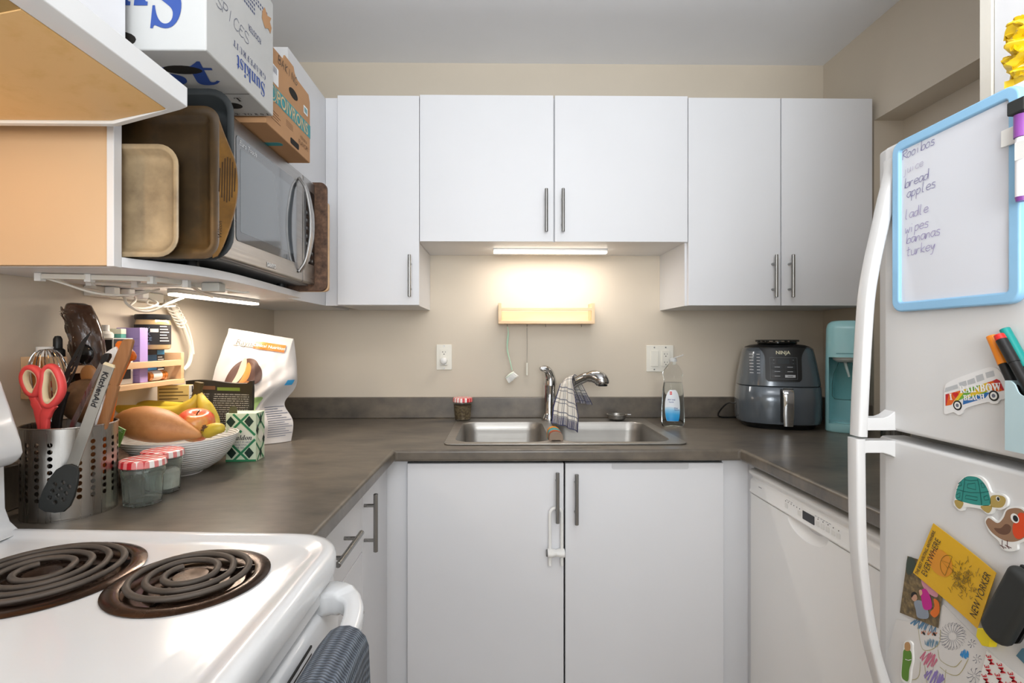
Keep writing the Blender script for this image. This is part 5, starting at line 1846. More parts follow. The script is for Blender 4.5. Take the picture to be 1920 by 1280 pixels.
a, b = on_y(1211.5, 696.5, BW), on_y(1262, 647, BW)
sw = thing('switch_plate', 'double ivory wall plate with rocker switch and outlet behind the soap bottle', 'switch', ((a.x + b.x) / 2, BW, a.z))
G().prism(rrect(a.x, b.x, a.z, b.z, 0.003, 3), 0, 0.005, T=FBK).build('cover_plate', M['ivory'], sw, bevel=0.0018)
mz_ = (a.z + b.z) / 2
xs, xo = a.x + (b.x - a.x) * 0.29, a.x + (b.x - a.x) * 0.71
G().prism(rrect(xs - 0.0165, xs + 0.0165, mz_ - 0.0335, mz_ + 0.0335, 0.002, 3), 0.0052, 0.0095, T=FBK).build('rocker_switch', M['ivory'], sw, bevel=0.0012)
rc = G().prism(rrect(xo - 0.0165, xo + 0.0165, mz_ - 0.0335, mz_ + 0.0335, 0.003, 3), 0.0052, 0.0085, T=FBK).build('receptacle', M['ivory'], sw, bevel=0.0008)
outlet_face(rc, xo, mz_ + 0.019, 0)
outlet_face(rc, xo, mz_ - 0.016, 0)
for x_ in (xs, xo):
    for dz_ in (-0.047, 0.047):
        G().cyl((x_, BW - 0.005, mz_ + dz_), (x_, BW - 0.0062, mz_ + dz_), 0.003, n=10).build('screw', M['steel'], sw)

# under-cabinet LED bars
lb = thing('led_bar', 'lit LED light bar under the short cabinet above the sink', 'light', (0.2, 2.085, 1.59))
x0, x1 = on_y(925, 470, 2.04).x, on_y(1138.5, 470, 2.04).x
G().box(x0, x1, 2.031, 2.058, 1.5965, 1.6052).build('housing', M['aluminium'], lb, bevel=0.001)
G().box(x0 + 0.001, x1 - 0.001, 2.0315, 2.0575, 1.5885, 1.5962).build('diffuser', M['led'], lb, bevel=0.0025)
bar_light('led_bar_light', (x0, 2.044, 1.5875), (x1, 2.044, 1.5875), 0.02, 2.0, (1.0, 0.91, 0.83))
p0, p1 = V((-0.815, 1.285, 0)), V((-0.772, 1.628, 0))
d_ = (p1 - p0)
lb2 = thing('led_bar', 'lit LED light bar under the microwave shelf', 'light', ((p0 + p1) / 2 + V((0, 0, 1.352))))
T_ = Matrix.Translation(p0) @ frame(d_.normalized(), V((0, 0, 1)).cross(d_.normalized()))
Ln = d_.length
G().box(0, Ln, -0.014, 0.014, 1.360, 1.3704, T=T_).build('housing', M['aluminium'], lb2, bevel=0.001)
G().box(0.001, Ln - 0.001, -0.013, 0.013, 1.3535, 1.3597, T=T_).build('diffuser', M['led'], lb2, bevel=0.002)
mid = (p0 + p1) / 2
bar_light('led_shelf_light', (p0.x, p0.y, 1.3525), (p1.x, p1.y, 1.3525), 0.022, 2.1, (1.0, 0.86, 0.72))

# ================================================================== RIGHT OF THE SINK
# dish soap
so = thing('soap_bottle', 'clear plastic dish soap bottle with blue label beside the sink', 'bottle', (0.658, 1.968, WT))
SC = (0.658, 1.968, WT + 0.0005)
prof = [(0.034, 0.0), (0.041, 0.003), (0.0435, 0.010), (0.0435, 0.06), (0.0415, 0.11), (0.038, 0.145), (0.0345, 0.168), (0.034, 0.180), (0.038, 0.196), (0.0395, 0.203), (0.036, 0.212), (0.022, 0.232), (0.013, 0.241), (0.0125, 0.247)]
clear = glassy('clear_plastic', '#fafcfc', 0.02, 1.12)
G().lathe(prof, SC, 36, sy=0.66).build('bottle', clear, so, smooth=60)
inn = [(max(r - 0.0016, 0.002), max(z, 0.002)) for r, z in prof if z <= 0.172]
inn = [(0.001, 0.0025)] + inn[0:] + [(0.001, inn[-1][1] + 0.0004)]
G().lathe(inn, SC, 36, sy=0.66).build('soap', glassy('clear_soap', '#f4f8f8', 0.0, 1.08), so, smooth=60)
g = G()
g.lathe([(0.0145, 0.2475), (0.0145, 0.256), (0.012, 0.259), (0.008, 0.262), (0.0, 0.262)], SC, 24)
cp = g.build('cap', mat('frosted_cap', '#e3e6e6', 0.3, trans=0.5), so)
G().tube([V(SC) + V((0.004, -0.004, 0.262)), V(SC) + V((0.03, -0.01, 0.270)), V(SC) + V((0.036, -0.011, 0.274))], 0.0035, 8, sq=0.5).build('flip_lid', mat('frosted_lid', '#eceeee', 0.3, trans=0.4), cp)


def soap_r(z):
    for (r0, z0), (r1, z1) in zip(prof, prof[1:]):
        if z0 <= z <= z1:
            return r0 + (r1 - r0) * (z - z0) / max(1e-6, z1 - z0)
    return prof[-1][0]


def soap_fn(a, b, l=0.0):
    z = 0.085 + b
    r = soap_r(z) + 0.0006 + l
    x = max(-0.98, min(0.98, (a - 0.008) / r))
    return V((SC[0] + r * x, SC[1] - r * 0.66 * math.sqrt(1 - x * x), SC[2] + z))


def lab_patch(u, v):
    z = -0.062 + v * 0.118
    hw_ = 0.027 * math.sqrt(max(0.0, 1 - (abs(v - 0.42) / 0.62) ** 2.4))
    return soap_fn((u * 2 - 1) * hw_ - 0.001, z)


M_lab = mat('soap_label_white', '#e6ebf0', 0.35)
lab = G().sheet(lab_patch, 14, 20, uv=False).build('front_label', M_lab, so)


def lab_low(u, v):
    z = -0.0615 + v * 0.05
    vv = (z + 0.062) / 0.118
    hw_ = 0.0268 * math.sqrt(max(0.0, 1 - (abs(vv - 0.42) / 0.62) ** 2.4))
    return soap_fn((u * 2 - 1) * hw_ - 0.001, z + 0.004 * math.sin(u * 5) * v, 0.0006)


kb_ = NT('soap_label_blue')
sp2 = attr_uv(kb_)
kb_.t.links.new(kb_.ramp(sp2.outputs[1], [(0.0, '#1c8fd4'), (0.5, '#3fa7e0'), (0.8, '#8cc6e8'), (1.0, '#cfe2ee')]), kb_.b.inputs['Base Color'])
kb_.b.inputs['Roughness'].default_value = 0.35
G().sheet(lab_low, 14, 10).build('label_wave', kb_.m, lab)
g = G()
g.sheet(lambda u, v: soap_fn(-0.008 + 0.008 * (u - 0.5), 0.038 + 0.012 * v, 0.0008), 3, 3)
g.build('label_logo', mat('logo_red', '#d8343a', 0.4), lab)
G().text('PC', 0.006, None, 0, fn=lambda a, b: soap_fn(a - 0.008, b + 0.044, 0.0013)).build('lettering', WH, lab)
for s, a_, b_, sz in (('dish soap', -0.006, 0.020, 0.0072), ('liquide', -0.007, 0.011, 0.0065), ('Oxy', 0.010, -0.012, 0.0085), ('Action', 0.013, -0.019, 0.007)):
    G().text(s, sz, None, 0, fn=lambda a, b, A=a_, B=b_: soap_fn(a + A, b + B, 0.0013), bold=0.01).build('lettering', M['inkblue'], lab)

# jar with gingham lid by the sink
GING = gingham('gingham_lid', 0.0135)
jr = thing('jar', 'small glass jar of dried brown herbs with red gingham lid behind the sink', 'jar', (-0.158, 2.105, 0.9188))
JC = (-0.158, 2.105, 0.9192)
glassm = glassy('jar_glass', '#f3f8f5', 0.0, 1.3)
G().lathe([(0.026, 0), (0.031, 0.002), (0.0335, 0.02), (0.0365, 0.06), (0.0375, 0.066), (0.0365, 0.0745)], JC, 12).build('glass_body', glassm, jr, smooth=30)
G().lathe([(0.001, 0.004), (0.028, 0.004), (0.0318, 0.02), (0.0345, 0.058), (0.030, 0.062), (0.001, 0.060)], JC, 24).build('herbs', spotted('dried_herbs', '#3d3122', '#75624a', '#a08c6a', 120, 0.9, 0.4, 0.6, 0.8), jr)
G().lathe([(0.0, 0.0915), (0.036, 0.0915), (0.0395, 0.089), (0.0405, 0.0755), (0.039, 0.0735), (0.0, 0.074)], JC, 40).build('lid', GING, jr)

# air fryer
AF = (1.076, 2.003, WT + 0.0006)
ATH = R(-20)
af = thing('air_fryer', 'dark grey air fryer with chrome drawer handle and button panel', 'air fryer', AF, ATH)
AT = Matrix.Translation(V(AF)) @ Matrix.Rotation(ATH, 4, 'Z')


def af_half(z):
    P_ = [(0.0, 0.128), (0.012, 0.134), (0.02, 0.150), (0.04, 0.1545), (0.10, 0.1545), (0.16, 0.150), (0.22, 0.141), (0.28, 0.129), (0.30, 0.1235), (0.306, 0.118)]
    for (z0, r0), (z1, r1) in zip(P_, P_[1:]):
        if z <= z1:
            return 0.965 * (r0 + (r1 - r0) * (z - z0) / (z1 - z0))
    return 0.114


def af_ring(z, off=0.0, n=56, e=2.9):
    a = af_half(z) - off
    return [(a * math.copysign(abs(math.cos(t)) ** (2 / e), math.cos(t)), a * math.copysign(abs(math.sin(t)) ** (2 / e), math.sin(t)), z) for t in [2 * pi * i / n for i in range(n)]]


AGREY = mat('fryer_grey', '#5c646c', 0.2, 0.3, coat=0.6)
G().loft([af_ring(z) for z in (0.0, 0.006, 0.012, 0.0195)], T=AT).build('base', M['black'], af, smooth=50)
dwr = G().loft([af_ring(0.02, 0.004), af_ring(0.021), af_ring(0.04), af_ring(0.10), af_ring(0.155), af_ring(0.1575, 0.003)], T=AT).build('drawer', AGREY, af, smooth=50)
up_ = G().loft([af_ring(0.1585, 0.003), af_ring(0.161), af_ring(0.20), af_ring(0.24), af_ring(0.28), af_ring(0.296), af_ring(0.302, 0.004)], T=AT).build('upper_housing', AGREY, af, smooth=50)
G().loft([af_ring(0.3023, 0.004), af_ring(0.306, 0.008), af_ring(0.311, 0.022), af_ring(0.314, 0.05)], T=AT).build('top_cover', M['black'], af, smooth=50)
vt = G().lathe([(0.066, 0.3145), (0.070, 0.318), (0.070, 0.3215), (0.066, 0.323), (0.0, 0.323)], (0.0, -0.012, 0), 40, T=AT).build('vent_ring', M['blackgloss'], af)
g = G()
for i in range(10):
    a = 2 * pi * i / 10
    g.box(-0.004, 0.004, 0.064, 0.076, 0.3232, 0.327, T=AT @ Matrix.Translation((0, -0.012, 0)) @ Matrix.Rotation(a, 4, 'Z'))
g.lathe([(0.058, 0.3275), (0.076, 0.3275), (0.077, 0.3295), (0.074, 0.331), (0.058, 0.331), (0.058, 0.3275)], (0, -0.012, 0), 40, T=AT)
g.build('vent_crown', M['black'], vt)


def af_fn(a, z, l=0.0, e=2.9):
    h = af_half(z) + l
    x = max(-0.97, min(0.97, a / h))
    return AT @ V((a, -h * (1 - abs(x) ** e) ** (1 / e), z))


def af_panel(u, v):
    z = 0.178 + 0.124 * v
    hw_ = 0.060 + 0.020 * max(0, (v - 0.62) / 0.38) ** 2.2
    if v < 0.1:
        hw_ -= 0.010 * (1 - v / 0.1) ** 2
    return af_fn((u * 2 - 1) * hw_ + 0.004, z, 0.003)


pnl = G().sheet(af_panel, 16, 24, thick=0.004, uv=False).build('control_panel', M['black'], af, smooth=50)
LG = mat('fryer_print', '#b9bcc0', 0.5)
G().text('NINJA', 0.0175, None, 0, bold=0.02, fn=lambda a, b: af_fn(a + 0.004, b + 0.284, 0.0042)).build('lettering', mat('fryer_logo', '#d8d4b8', 0.4), pnl)


def af_rect(g, a0, a1, z0, z1, l, m=0):
    g.sheet(lambda u, v: af_fn(a0 + (a1 - a0) * u + 0.004, z0 + (z1 - z0) * v, l), 6, 3, m=m, uv=False)
    return g


def af_outline(g, a0, a1, z0, z1, w, l, m=0):
    for q in ((a0, a1, z0, z0 + w), (a0, a1, z1 - w, z1), (a0, a0 + w, z0, z1), (a1 - w, a1, z0, z1)):
        af_rect(g, *q, l, m)
    return g


g = G()
af_outline(g, -0.045, 0.045, 0.187, 0.266, 0.0012, 0.0042)
g.build('panel_frame', mat('panel_line', '#62666a', 0.5), pnl)
af_rect(G(), -0.019, 0.019, 0.243, 0.259, 0.0042).build('display', mat('display_grey', '#3c4144', 0.2), pnl)
for a in (-0.032, 0.032):
    for z in (0.2445, 0.2565):
        af_rect(G(), a - 0.008, a + 0.008, z - 0.0045, z + 0.0045, 0.0042).build('button', mat('button_black', '#24272a', 0.3) if 'button_black' not in bpy.data.materials else bpy.data.materials['button_black'], pnl)
        G().text('+' if z > 0.25 else '-', 0.007, None, 0, fn=lambda x, y, A=a, Z=z: af_fn(x + A + 0.004, y + Z, 0.0048)).build('lettering', LG, pnl)
for z, ww in ((0.231, ('AIR FRY', 'ROAST')), (0.2145, ('REHEAT', 'DEHYDRATE')), (0.198, ('POWER', 'START'))):
    for a, s in ((-0.021, ww[0]), (0.021, ww[1])):
        k_ = s == 'START'
        af_rect(G(), a - 0.017, a + 0.017, z - 0.0048, z + 0.0048, 0.0042).build('button', LG if k_ else bpy.data.materials['button_black'], pnl)
        af_rect(G(), a - 0.009, a + 0.009, z - 0.0009, z + 0.0009, 0.0048).build('print_mark', M['black'] if k_ else LG, pnl)
for k, (a, tx) in enumerate(((-0.100, ('FRIES', 'WINGS', 'FISH', 'VEG', 'BACON', 'NUGGETS', 'TOAST')), (-0.078, ('20m', '24m', '10m', '12m', '8m', '12m', '5m')))):
    for i, s in enumerate(tx):
        hw_ = (0.0085 if k == 0 else 0.006) * (0.75 + 0.25 * ((i * 3 + k) % 3) / 2)
        Z_ = 0.275 - i * 0.0115
        G().sheet(lambda u, v, A=a, Z=Z_, H=hw_: af_fn(A + (2 * u - 1) * H, Z + 0.0028 * v, 0.0006), 4, 1, uv=False).build('print_mark', LG, up_)
# handle
g = G()
def hpt(x, y, z):
    return AT @ V((x, y, z))


hf = -0.1491
g.prism(rrect(-0.021, 0.021, 0.03, 0.153, 0.006, 4), hf - 0.0005, hf - 0.003, plane='xz', T=AT @ Matrix.Translation((0.012, 0, 0)))
g.build('handle_recess', M['black'], dwr)
g = G()
P = spline([hpt(0.012, hf - 0.002, 0.146), hpt(0.012, hf - 0.022, 0.149), hpt(0.012, hf - 0.036, 0.138), hpt(0.012, hf - 0.038, 0.10), hpt(0.012, hf - 0.036, 0.06), hpt(0.012, hf - 0.033, 0.022)], 5)
g.strip(P, [0.036 if i < 20 else 0.036 - 0.0012 * (i - 20) for i in range(len(P))], 0.014, up=(AT.to_3x3() @ V((0, -1, 0))), r=1)
g.build('handle', M['chrome'], dwr, smooth=60)
cord = spline([(0.955, 2.06, 0.985), (0.93, 2.09, 0.990), (0.915, 2.12, 0.965), (0.91, 2.150, 0.935), (0.93, 2.165, 0.9195), (1.0, 2.168, 0.9185), (1.08, 2.168, 0.9185)], 6)
G().tube(cord, 0.0032, 8).build('power_cord', M['black'], af)

# soda maker
SMC = (1.272, 1.892, WT + 0.0006)
STH = R(-33)
sm = thing('soda_maker', 'aqua soda maker with clear bottle in the corner behind the refrigerator', 'soda maker', SMC, STH)
ST_ = Matrix.Translation(V(SMC)) @ Matrix.Rotation(STH, 4, 'Z')
AQ = mat('aqua_plastic', '#a6dde2', 0.28, coat=0.3)
rings = []
for z, o_ in ((0.0, 0.003), (0.004, 0.0), (0.2, 0.0), (0.37, 0.003), (0.388, 0.008), (0.397, 0.018), (0.4, 0.032)):
    rings.append([(x, y, z) for x, y in rrect(-0.062 + o_, 0.062 - o_, -0.098 + o_, 0.055 - o_, 0.034 - o_ * 0.4, 7)])
o = G().loft(rings, T=ST_).build('housing', AQ, sm, smooth=50)
cv = G().prism(rrect(-0.050, 0.050, -0.14, 0.035, (0.03, 0.03, 0.001, 0.001), 6), 0.030, 0.268, T=ST_)
cut(o, [cv])
o.data.set_sharp_from_angle(angle=R(40))
G().lathe([(0.0, 0.2675), (0.040, 0.2675), (0.038, 0.258), (0.026, 0.250), (0.0, 0.249)], (0, -0.045, 0), 28, T=ST_).build('carbonation_head', M['plastic'], sm)
G().cyl((0.0, -0.05, 0.2492), (0.012, -0.058, 0.197), 0.0055, 0.0035, 12, T=ST_).build('nozzle_tube', M['plastic'], sm)
G().lathe([(0.022, 0.248), (0.024, 0.238), (0.036, 0.205), (0.041, 0.17), (0.041, 0.125), (0.034, 0.115), (0.0, 0.113), (0.0, 0.1145), (0.033, 0.1165), (0.0395, 0.126), (0.0395, 0.17), (0.0345, 0.205), (0.0225, 0.238), (0.0205, 0.248)], (0, -0.045, 0), 30, T=ST_).build('bottle', glassy('bottle_clear', '#f2fbfb', 0.0, 1.08), sm, smooth=60)
G().flat([(-0.028, -0.001), (0.030, -0.001), (0.030, 0.001), (-0.028, 0.001)], ST_ @ frame((1, 0, 0), (0, 0, 1), (0.0, -0.0985, 0.282))).build('maker_mark', mat('aqua_dark', '#4e8f97', 0.4), sm)
G().lathe([(0.0, 0.0305), (0.034, 0.0305), (0.034, 0.034), (0.03, 0.0345), (0.0, 0.0345)], (0, -0.045, 0), 28, T=ST_).build('drip_tray', AQ, sm)
# steel canister half hidden by the fridge handle
cn = thing('canister', 'steel and black canister glimpsed between fridge handle and door', 'canister', (1.335, 1.73, WT))
G().lathe([(0.040, 0), (0.041, 0.002), (0.041, 0.085), (0.0, 0.086)], (1.335, 1.73, WT + 0.0004), 28).build('body', M['steel'], cn)
G().lathe([(0.042, 0.0865), (0.042, 0.104), (0.038, 0.108), (0.0, 0.108)], (1.335, 1.73, WT + 0.0004), 28).build('lid', M['black'], cn)

# ================================================================== LEFT WALL: SPICE RACK AND WHAT STANDS IN IT
RK = thing('spice_rack', 'pale pine spice rack full of jars on the left wall', 'shelf', (-0.92, 1.245, 1.1245))
RY0, RY1, RXF, RZ0, RZ1 = 1.045, 1.443, -0.880, 1.1245, 1.2095
G().box(XL + 0.0005, RXF, RY0, RY1, RZ0, RZ0 + 0.0125).build('bottom_board', M['piney'], RK, bevel=0.001)
for y0, y1 in ((RY0, RY0 + 0.013), (RY1 - 0.013, RY1)):
    G().box(XL + 0.0005, RXF - 0.002, y0, y1, RZ0 + 0.0127, RZ1).build('end_board', M['piney'], RK, bevel=0.001)
G().box(RXF - 0.0095, RXF - 0.0015, RY0 + 0.0132, RY1 - 0.0132, 1.174, 1.190).build('front_rail', M['piney'], RK, bevel=0.001)
G().box(XL + 0.0005, XL + 0.0075, RY0 + 0.0132, RY1 - 0.0132, RZ0 + 0.0127, RZ0 + 0.055).build('back_board', M['piney'], RK)
SZ = RZ0 + 0.0129
LABW = mat('label_white', '#d9d6d0', 0.5)
LABK = mat('label_black', '#211f22', 0.5)
LABB = mat('label_blue', '#2f7fae', 0.4)


def wrap_fn(cx, cy, cz, r, ang):
    """paint on a round side: a runs round the girth, b up; ang is the facing direction"""
    def f(a, b, l=0.0):
        t = ang + a / r
        return V((cx + (r + l + 0.0004) * math.cos(t), cy + (r + l + 0.0004) * math.sin(t), cz + b))
    return f


CAMDIR = math.atan2(-1.2, 0.85)
t = thing('box', 'low black and blue food carton in the spice rack carrying the black jar', 'box', (-0.94, 1.385, SZ))
o = G().box(-0.957, -0.9155, 1.343, 1.4125, SZ, 1.2185).build('carton', LABK, t, bevel=0.001)
T1 = frame((1, 0, 0), (0, 0, 1), (0, 1.343, 0))
T3 = frame((0, 1, 0), (0, 0, 1), (-0.9155, 0, 0))
G().flat([(1.345, 1.165), (1.380, 1.165), (1.380, 1.205), (1.345, 1.205)], T3).build('blue_picture', mat('deep_blue', '#1d5d86', 0.4), t)
G().flat([(1.381, 1.205), (1.411, 1.205), (1.411, 1.217), (1.381, 1.217)], T3).build('blue_band', LABB, t)
for i in range(8):
    G().flat([(1.384, 1.197 - i * 0.0065), (1.402 + 0.006 * (i % 2), 1.197 - i * 0.0065), (1.402 + 0.006 * (i % 2), 1.1995 - i * 0.0065), (1.384, 1.1995 - i * 0.0065)], T3).build('print_line', LABW, t)
G().text('DAL', 0.014, T3 @ Matrix.Translation((1.362, 1.178, 0.0004))).build('lettering', LABW, t)

t = thing('jar', 'black-labelled jar of sauce with black lid on top of the rack', 'jar', (-0.922, 1.374, 1.219))
JX, JY = -0.9215, 1.374
G().lathe([(0.036, 1.219), (0.0395, 1.221), (0.0405, 1.226), (0.0405, 1.288), (0.0385, 1.293), (0.0375, 1.297)], (JX, JY, 0), 36).build('glass_body', mat('peanut_glass', '#b59a70', 0.12, coat=0.8), t)
G().lathe([(0.0, 1.2972), (0.0395, 1.2972), (0.0403, 1.299), (0.0403, 1.309), (0.039, 1.3108), (0.0, 1.3108)], (JX, JY, 0), 36).build('lid', M['black'], t)
wf = wrap_fn(JX, JY, 1.258, 0.0405, CAMDIR)
lb_ = G().sheet(lambda u, v: wf((u - 0.5) * 0.13, (v - 0.5) * 0.052), 24, 2, uv=False).build('label', LABK, t)
for i, s in enumerate(('VERY', 'DARK', 'FORCE', 'ROUGE')):
    G().text(s, 0.0125 if i < 3 else 0.009, None, fn=lambda a, b, i=i: wf(a - 0.022, b + 0.014 - i * 0.0125, 0.0006)).build('lettering', mat('label_steel_blue', '#7f97ad', 0.5) if 'label_steel_blue' not in bpy.data.materials else bpy.data.materials['label_steel_blue'], lb_)
G().sheet(lambda u, v: wf(-0.007 + u * 0.018, 0.006 + v * 0.009, 0.0006), 5, 1, uv=False).build('price_sticker', LABW, lb_)
for i in range(6):
    G().sheet(lambda u, v, i=i: wf(0.014 + u * (0.018 + 0.004 * (i % 3)), 0.020 - i * 0.0075 + v * 0.0022, 0.0006), 5, 1, uv=False).build('print_line', LABW, lb_)

t = thing('box', 'tall narrow lilac carton standing in the spice rack', 'box', (-0.925, 1.299, SZ))
o = G().box(-0.951, -0.893, 1.284, 1.313, SZ, 1.274).build('carton', mat('lilac_card', '#a58fc9', 0.5), t, bevel=0.001)
g = G()
for i in range(6):
    g = G()
    g.stroke([(-0.948, 1.155 + i * 0.018), (-0.896, 1.157 + i * 0.018)], 0.0010, frame((1, 0, 0), (0, 0, 1), (0, 1.284, 0)))
    g.build('print_line', mat('lilac_dark', '#8670b3', 0.5) if 'lilac_dark' not in bpy.data.materials else bpy.data.materials['lilac_dark'], t)

t = thing('box', 'white and black carton in the spice rack beside the lilac one', 'box', (-0.92, 1.24, SZ))
G().box(-0.955, -0.900, 1.205, 1.270, SZ, 1.248).build('carton', LABW, t, bevel=0.001)
G().flat([(-0.930, 1.15), (-0.902, 1.15), (-0.902, 1.244), (-0.930, 1.244)], frame((1, 0, 0), (0, 0, 1), (0, 1.205, 0))).build('black_panel', LABK, t)
G().flat([(1.207, 1.15), (1.262, 1.15), (1.262, 1.246), (1.207, 1.246)], frame((0, 1, 0), (0, 0, 1), (-0.900, 0, 0))).build('black_panel', LABK, t)
t = thing('bottle', 'white nozzle bottle top standing on the white and black carton', 'bottle', (-0.938, 1.225, 1.2485))
g = G().lathe([(0.0, 1.2485), (0.0155, 1.2485), (0.0165, 1.251), (0.0165, 1.258), (0.0135, 1.262), (0.009, 1.264), (0.0, 1.264)], (-0.935, 1.228, 0), 24)
g.build('shoulder', M['plastic'], t)
G().lathe([(0.0, 1.2643), (0.0085, 1.2643), (0.0078, 1.279), (0.0, 1.2795)], (-0.935, 1.228, 0), 20).build('nozzle_cap', M['plastic'], t)
t = thing('box', 'small teal and white packet behind the lilac carton', 'box', (-0.925, 1.259, 1.2485))
G().box(-0.945, -0.915, 1.251, 1.268, 1.2487, 1.258).build('packet', mat('packet_teal', '#5fa59a', 0.5), t, bevel=0.0005)
G().box(-0.945, -0.915, 1.251, 1.268, 1.2583, 1.271).build('packet_top', mat('packet_cream', '#d8d8c4', 0.5), t, bevel=0.0005)

t = thing('jar', 'tiny dark green glass jar on the lower board of the rack', 'jar', (-0.905, 1.235, SZ))
G().lathe([(0.014, SZ), (0.0165, SZ + 0.002), (0.0165, SZ + 0.020), (0.0145, SZ + 0.022)], (-0.8905 - 0.018, 1.18, 0), 24).build('glass_body', mat('green_black_glass', '#1c2726', 0.08, coat=1.0), t)
G().lathe([(0.0, SZ + 0.0222), (0.0155, SZ + 0.0222), (0.0155, SZ + 0.031), (0.0, SZ + 0.0315)], (-0.8905 - 0.018, 1.18, 0), 24).build('lid', M['black'], t)
t.location = (-0.9085, 1.18, SZ)
t = thing('pill_bottle', 'amber pill bottle with white label lying on the rack board', 'bottle', (-0.9, 1.33, SZ))
cyc = V((-0.9025, 1.255 + 0.03, SZ + 0.0135))
pa_, pb_ = V((-0.9020, 1.292, SZ + 0.0137)), V((-0.9020, 1.352, SZ + 0.0137))
pa_, pb_ = V((-0.9020, 1.318, SZ + 0.0137)), V((-0.9020, 1.376, SZ + 0.0137))
for ch in ():
    pass
AMB = mat('amber_plastic', '#b5691f', 0.15, coat=0.6)
G().cyl(pa_, pb_, 0.0125, n=28).build('tube', AMB, t)
G().cyl(pa_ + V((0, 0.012, 0)), pb_ - V((0, 0.012, 0)), 0.0129, n=28).build('label', LABW, t)
G().cyl(pb_ + V((0, 0.0003, 0)), pb_ + V((0, 0.009, 0)), 0.0134, n=28).build('cap', AMB, t)

# dark bottle wrapped in clear film
t = thing('wrapped_bottle', 'dark brown bent bottle wrapped in crinkled clear film in the rack', 'bottle', (-0.925, 1.135, SZ))
P = [on_y(px, py, 1.135) for px, py in ((168, 690), (167, 668), (163, 640), (157, 612), (150, 590), (143, 575), (139, 568))]
P = spline([(max(p.x, -0.923), p.y, p.z) for p in P], 4)
rad = [0.88 * r_ for r_ in [0.034, 0.036, 0.0365, 0.037, 0.037, 0.037, 0.037, 0.037, 0.0365, 0.036, 0.036, 0.0355, 0.035, 0.0345, 0.034, 0.033, 0.032, 0.031, 0.030, 0.029, 0.028, 0.026, 0.024, 0.021, 0.015]]
P[0].z = SZ + 0.001
g = G().tube(P, rad[:len(P)], 22, sq=0.85, up=(0, 1, 0))
g.build('bottle_body', spotted('brown_bottle', '#2a1a12', '#4c3325', '#6d5140', 20, 0.12, 0.35, 0.7, 0.4), t, smooth=70)
e0 = on_y(155, 664, 1.097)
G().ball((e0.x, 1.102, e0.z), (0.019, 0.006, 0.021), 20).build('dark_end', M['blackgloss'], t)
random.seed(5)


def film(u, v):
    p0_ = P[min(len(P) - 1, int(v * (len(P) - 1) * 0.8))]
    a = -2.4 + u * 2.0
    r = 0.0345 + 0.006 * (0.5 + 0.5 * math.sin(u * 31 + v * 17)) * (0.5 + 0.5 * math.sin(v * 23 + u * 9))
    return p0_ + V((math.cos(a) * r + 0.006, math.sin(a) * r, 0.0)) + V((0, 0, 0.003 * math.sin(u * 14)))


G().sheet(film, 26, 30, uv=False).build('film', mat('clear_film_wrap', '#ffffff', 0.08, trans=1.0, ior=1.25), t, smooth=30)
t = thing('dropper_bottle', 'black dropper bottle in the rack near its end board', 'bottle', (-0.93, 1.093, SZ))
DX_ = -0.925
G().lathe([(0.013, SZ), (0.014, SZ + 0.002), (0.014, SZ + 0.055), (0.009, SZ + 0.062)], (DX_, 1.086, 0), 22).build('bottle', mat('dark_green_glass', '#141a17', 0.1, coat=0.8), t)
G().lathe([(0.0, SZ + 0.0622), (0.0125, SZ + 0.0622), (0.0125, SZ + 0.085), (0.0105, SZ + 0.087), (0.008, SZ + 0.089), (0.0078, SZ + 0.108), (0.005, SZ + 0.114), (0.0, SZ + 0.115)], (DX_, 1.086, 0), 22).build('dropper_cap', M['black'], t)
t = thing('bottle', 'white capped bottle at the near end of the rack behind the whisk', 'bottle', (-0.945, 1.075, SZ))
G().lathe([(0.014, SZ), (0.0155, SZ + 0.002), (0.0155, SZ + 0.06), (0.012, SZ + 0.065)], (-0.9415, 1.0795 - 0.004, 0), 22).build('bottle', mat('frosted_bottle', '#c9c2b2', 0.4), t)
G().lathe([(0.0, SZ + 0.0652), (0.0150, SZ + 0.0652), (0.0150, SZ + 0.092), (0.0, SZ + 0.093)], (-0.9415, 1.0755, 0), 22).build('cap', M['plastic'], t)

# ------------------------------------------------------------------ cables under the shelf
CW = mat('cable_white', '#dbd6cb', 0.45)


def under(px, py, z=1.362):
    r = _ray(px, py)
    k = (z - EYE) / r.z
    return V((r.x * k, r.y * k, z))


ch = thing('cable_channel', 'white cable channels and cables clipped under the microwave shelf', 'cable', (-0.8, 1.1, 1.37))
A = [under(75, 518, 1.3645), under(168, 520, 1.3645), under(285, 524, 1.3645), under(352, 533, 1.3645), under(380, 536, 1.3645)]
A = [V((max(p.x, -0.95), p.y, p.z)) for p in A]
g = G()
g.strip(spline(A, 5), 0.010, 0.009, up=(0, 0, 1))
g.build('channel', CW, ch)
B = [under(170, 530, 1.362), under(255, 534, 1.362), (under(350, 535, 1.360)), under(372, 545, 1.360), under(398, 556, 1.360)]
G().tube(spline(B, 5), 0.0042, 8).build('cable', CW, ch)
for p in (A[0], A[1], A[2], B[0], B[1], B[2]):
    G().box(p.x - 0.006, p.x + 0.006, p.y - 0.006, p.y + 0.006, 1.3555, 1.3705).build('clip', M['plastic'], ch)
G().tube(spline([A[0], A[0] + V((0.03, 0.02, -0.012)), A[0] + V((0.07, 0.05, -0.028)), A[0] + V((0.105, 0.10, -0.026)), A[0] + V((0.12, 0.16, -0.008))], 6), 0.0022, 8).build('loose_cable', CW, ch)
pbx = under(402, 539, 1.360)
G().box(pbx.x - 0.022, pbx.x + 0.018, pbx.y - 0.014, pbx.y + 0.014, 1.350, 1.3703).build('switch_box', mat('grey_switch_box', '#b9b9b2', 0.4), ch, bevel=0.003)
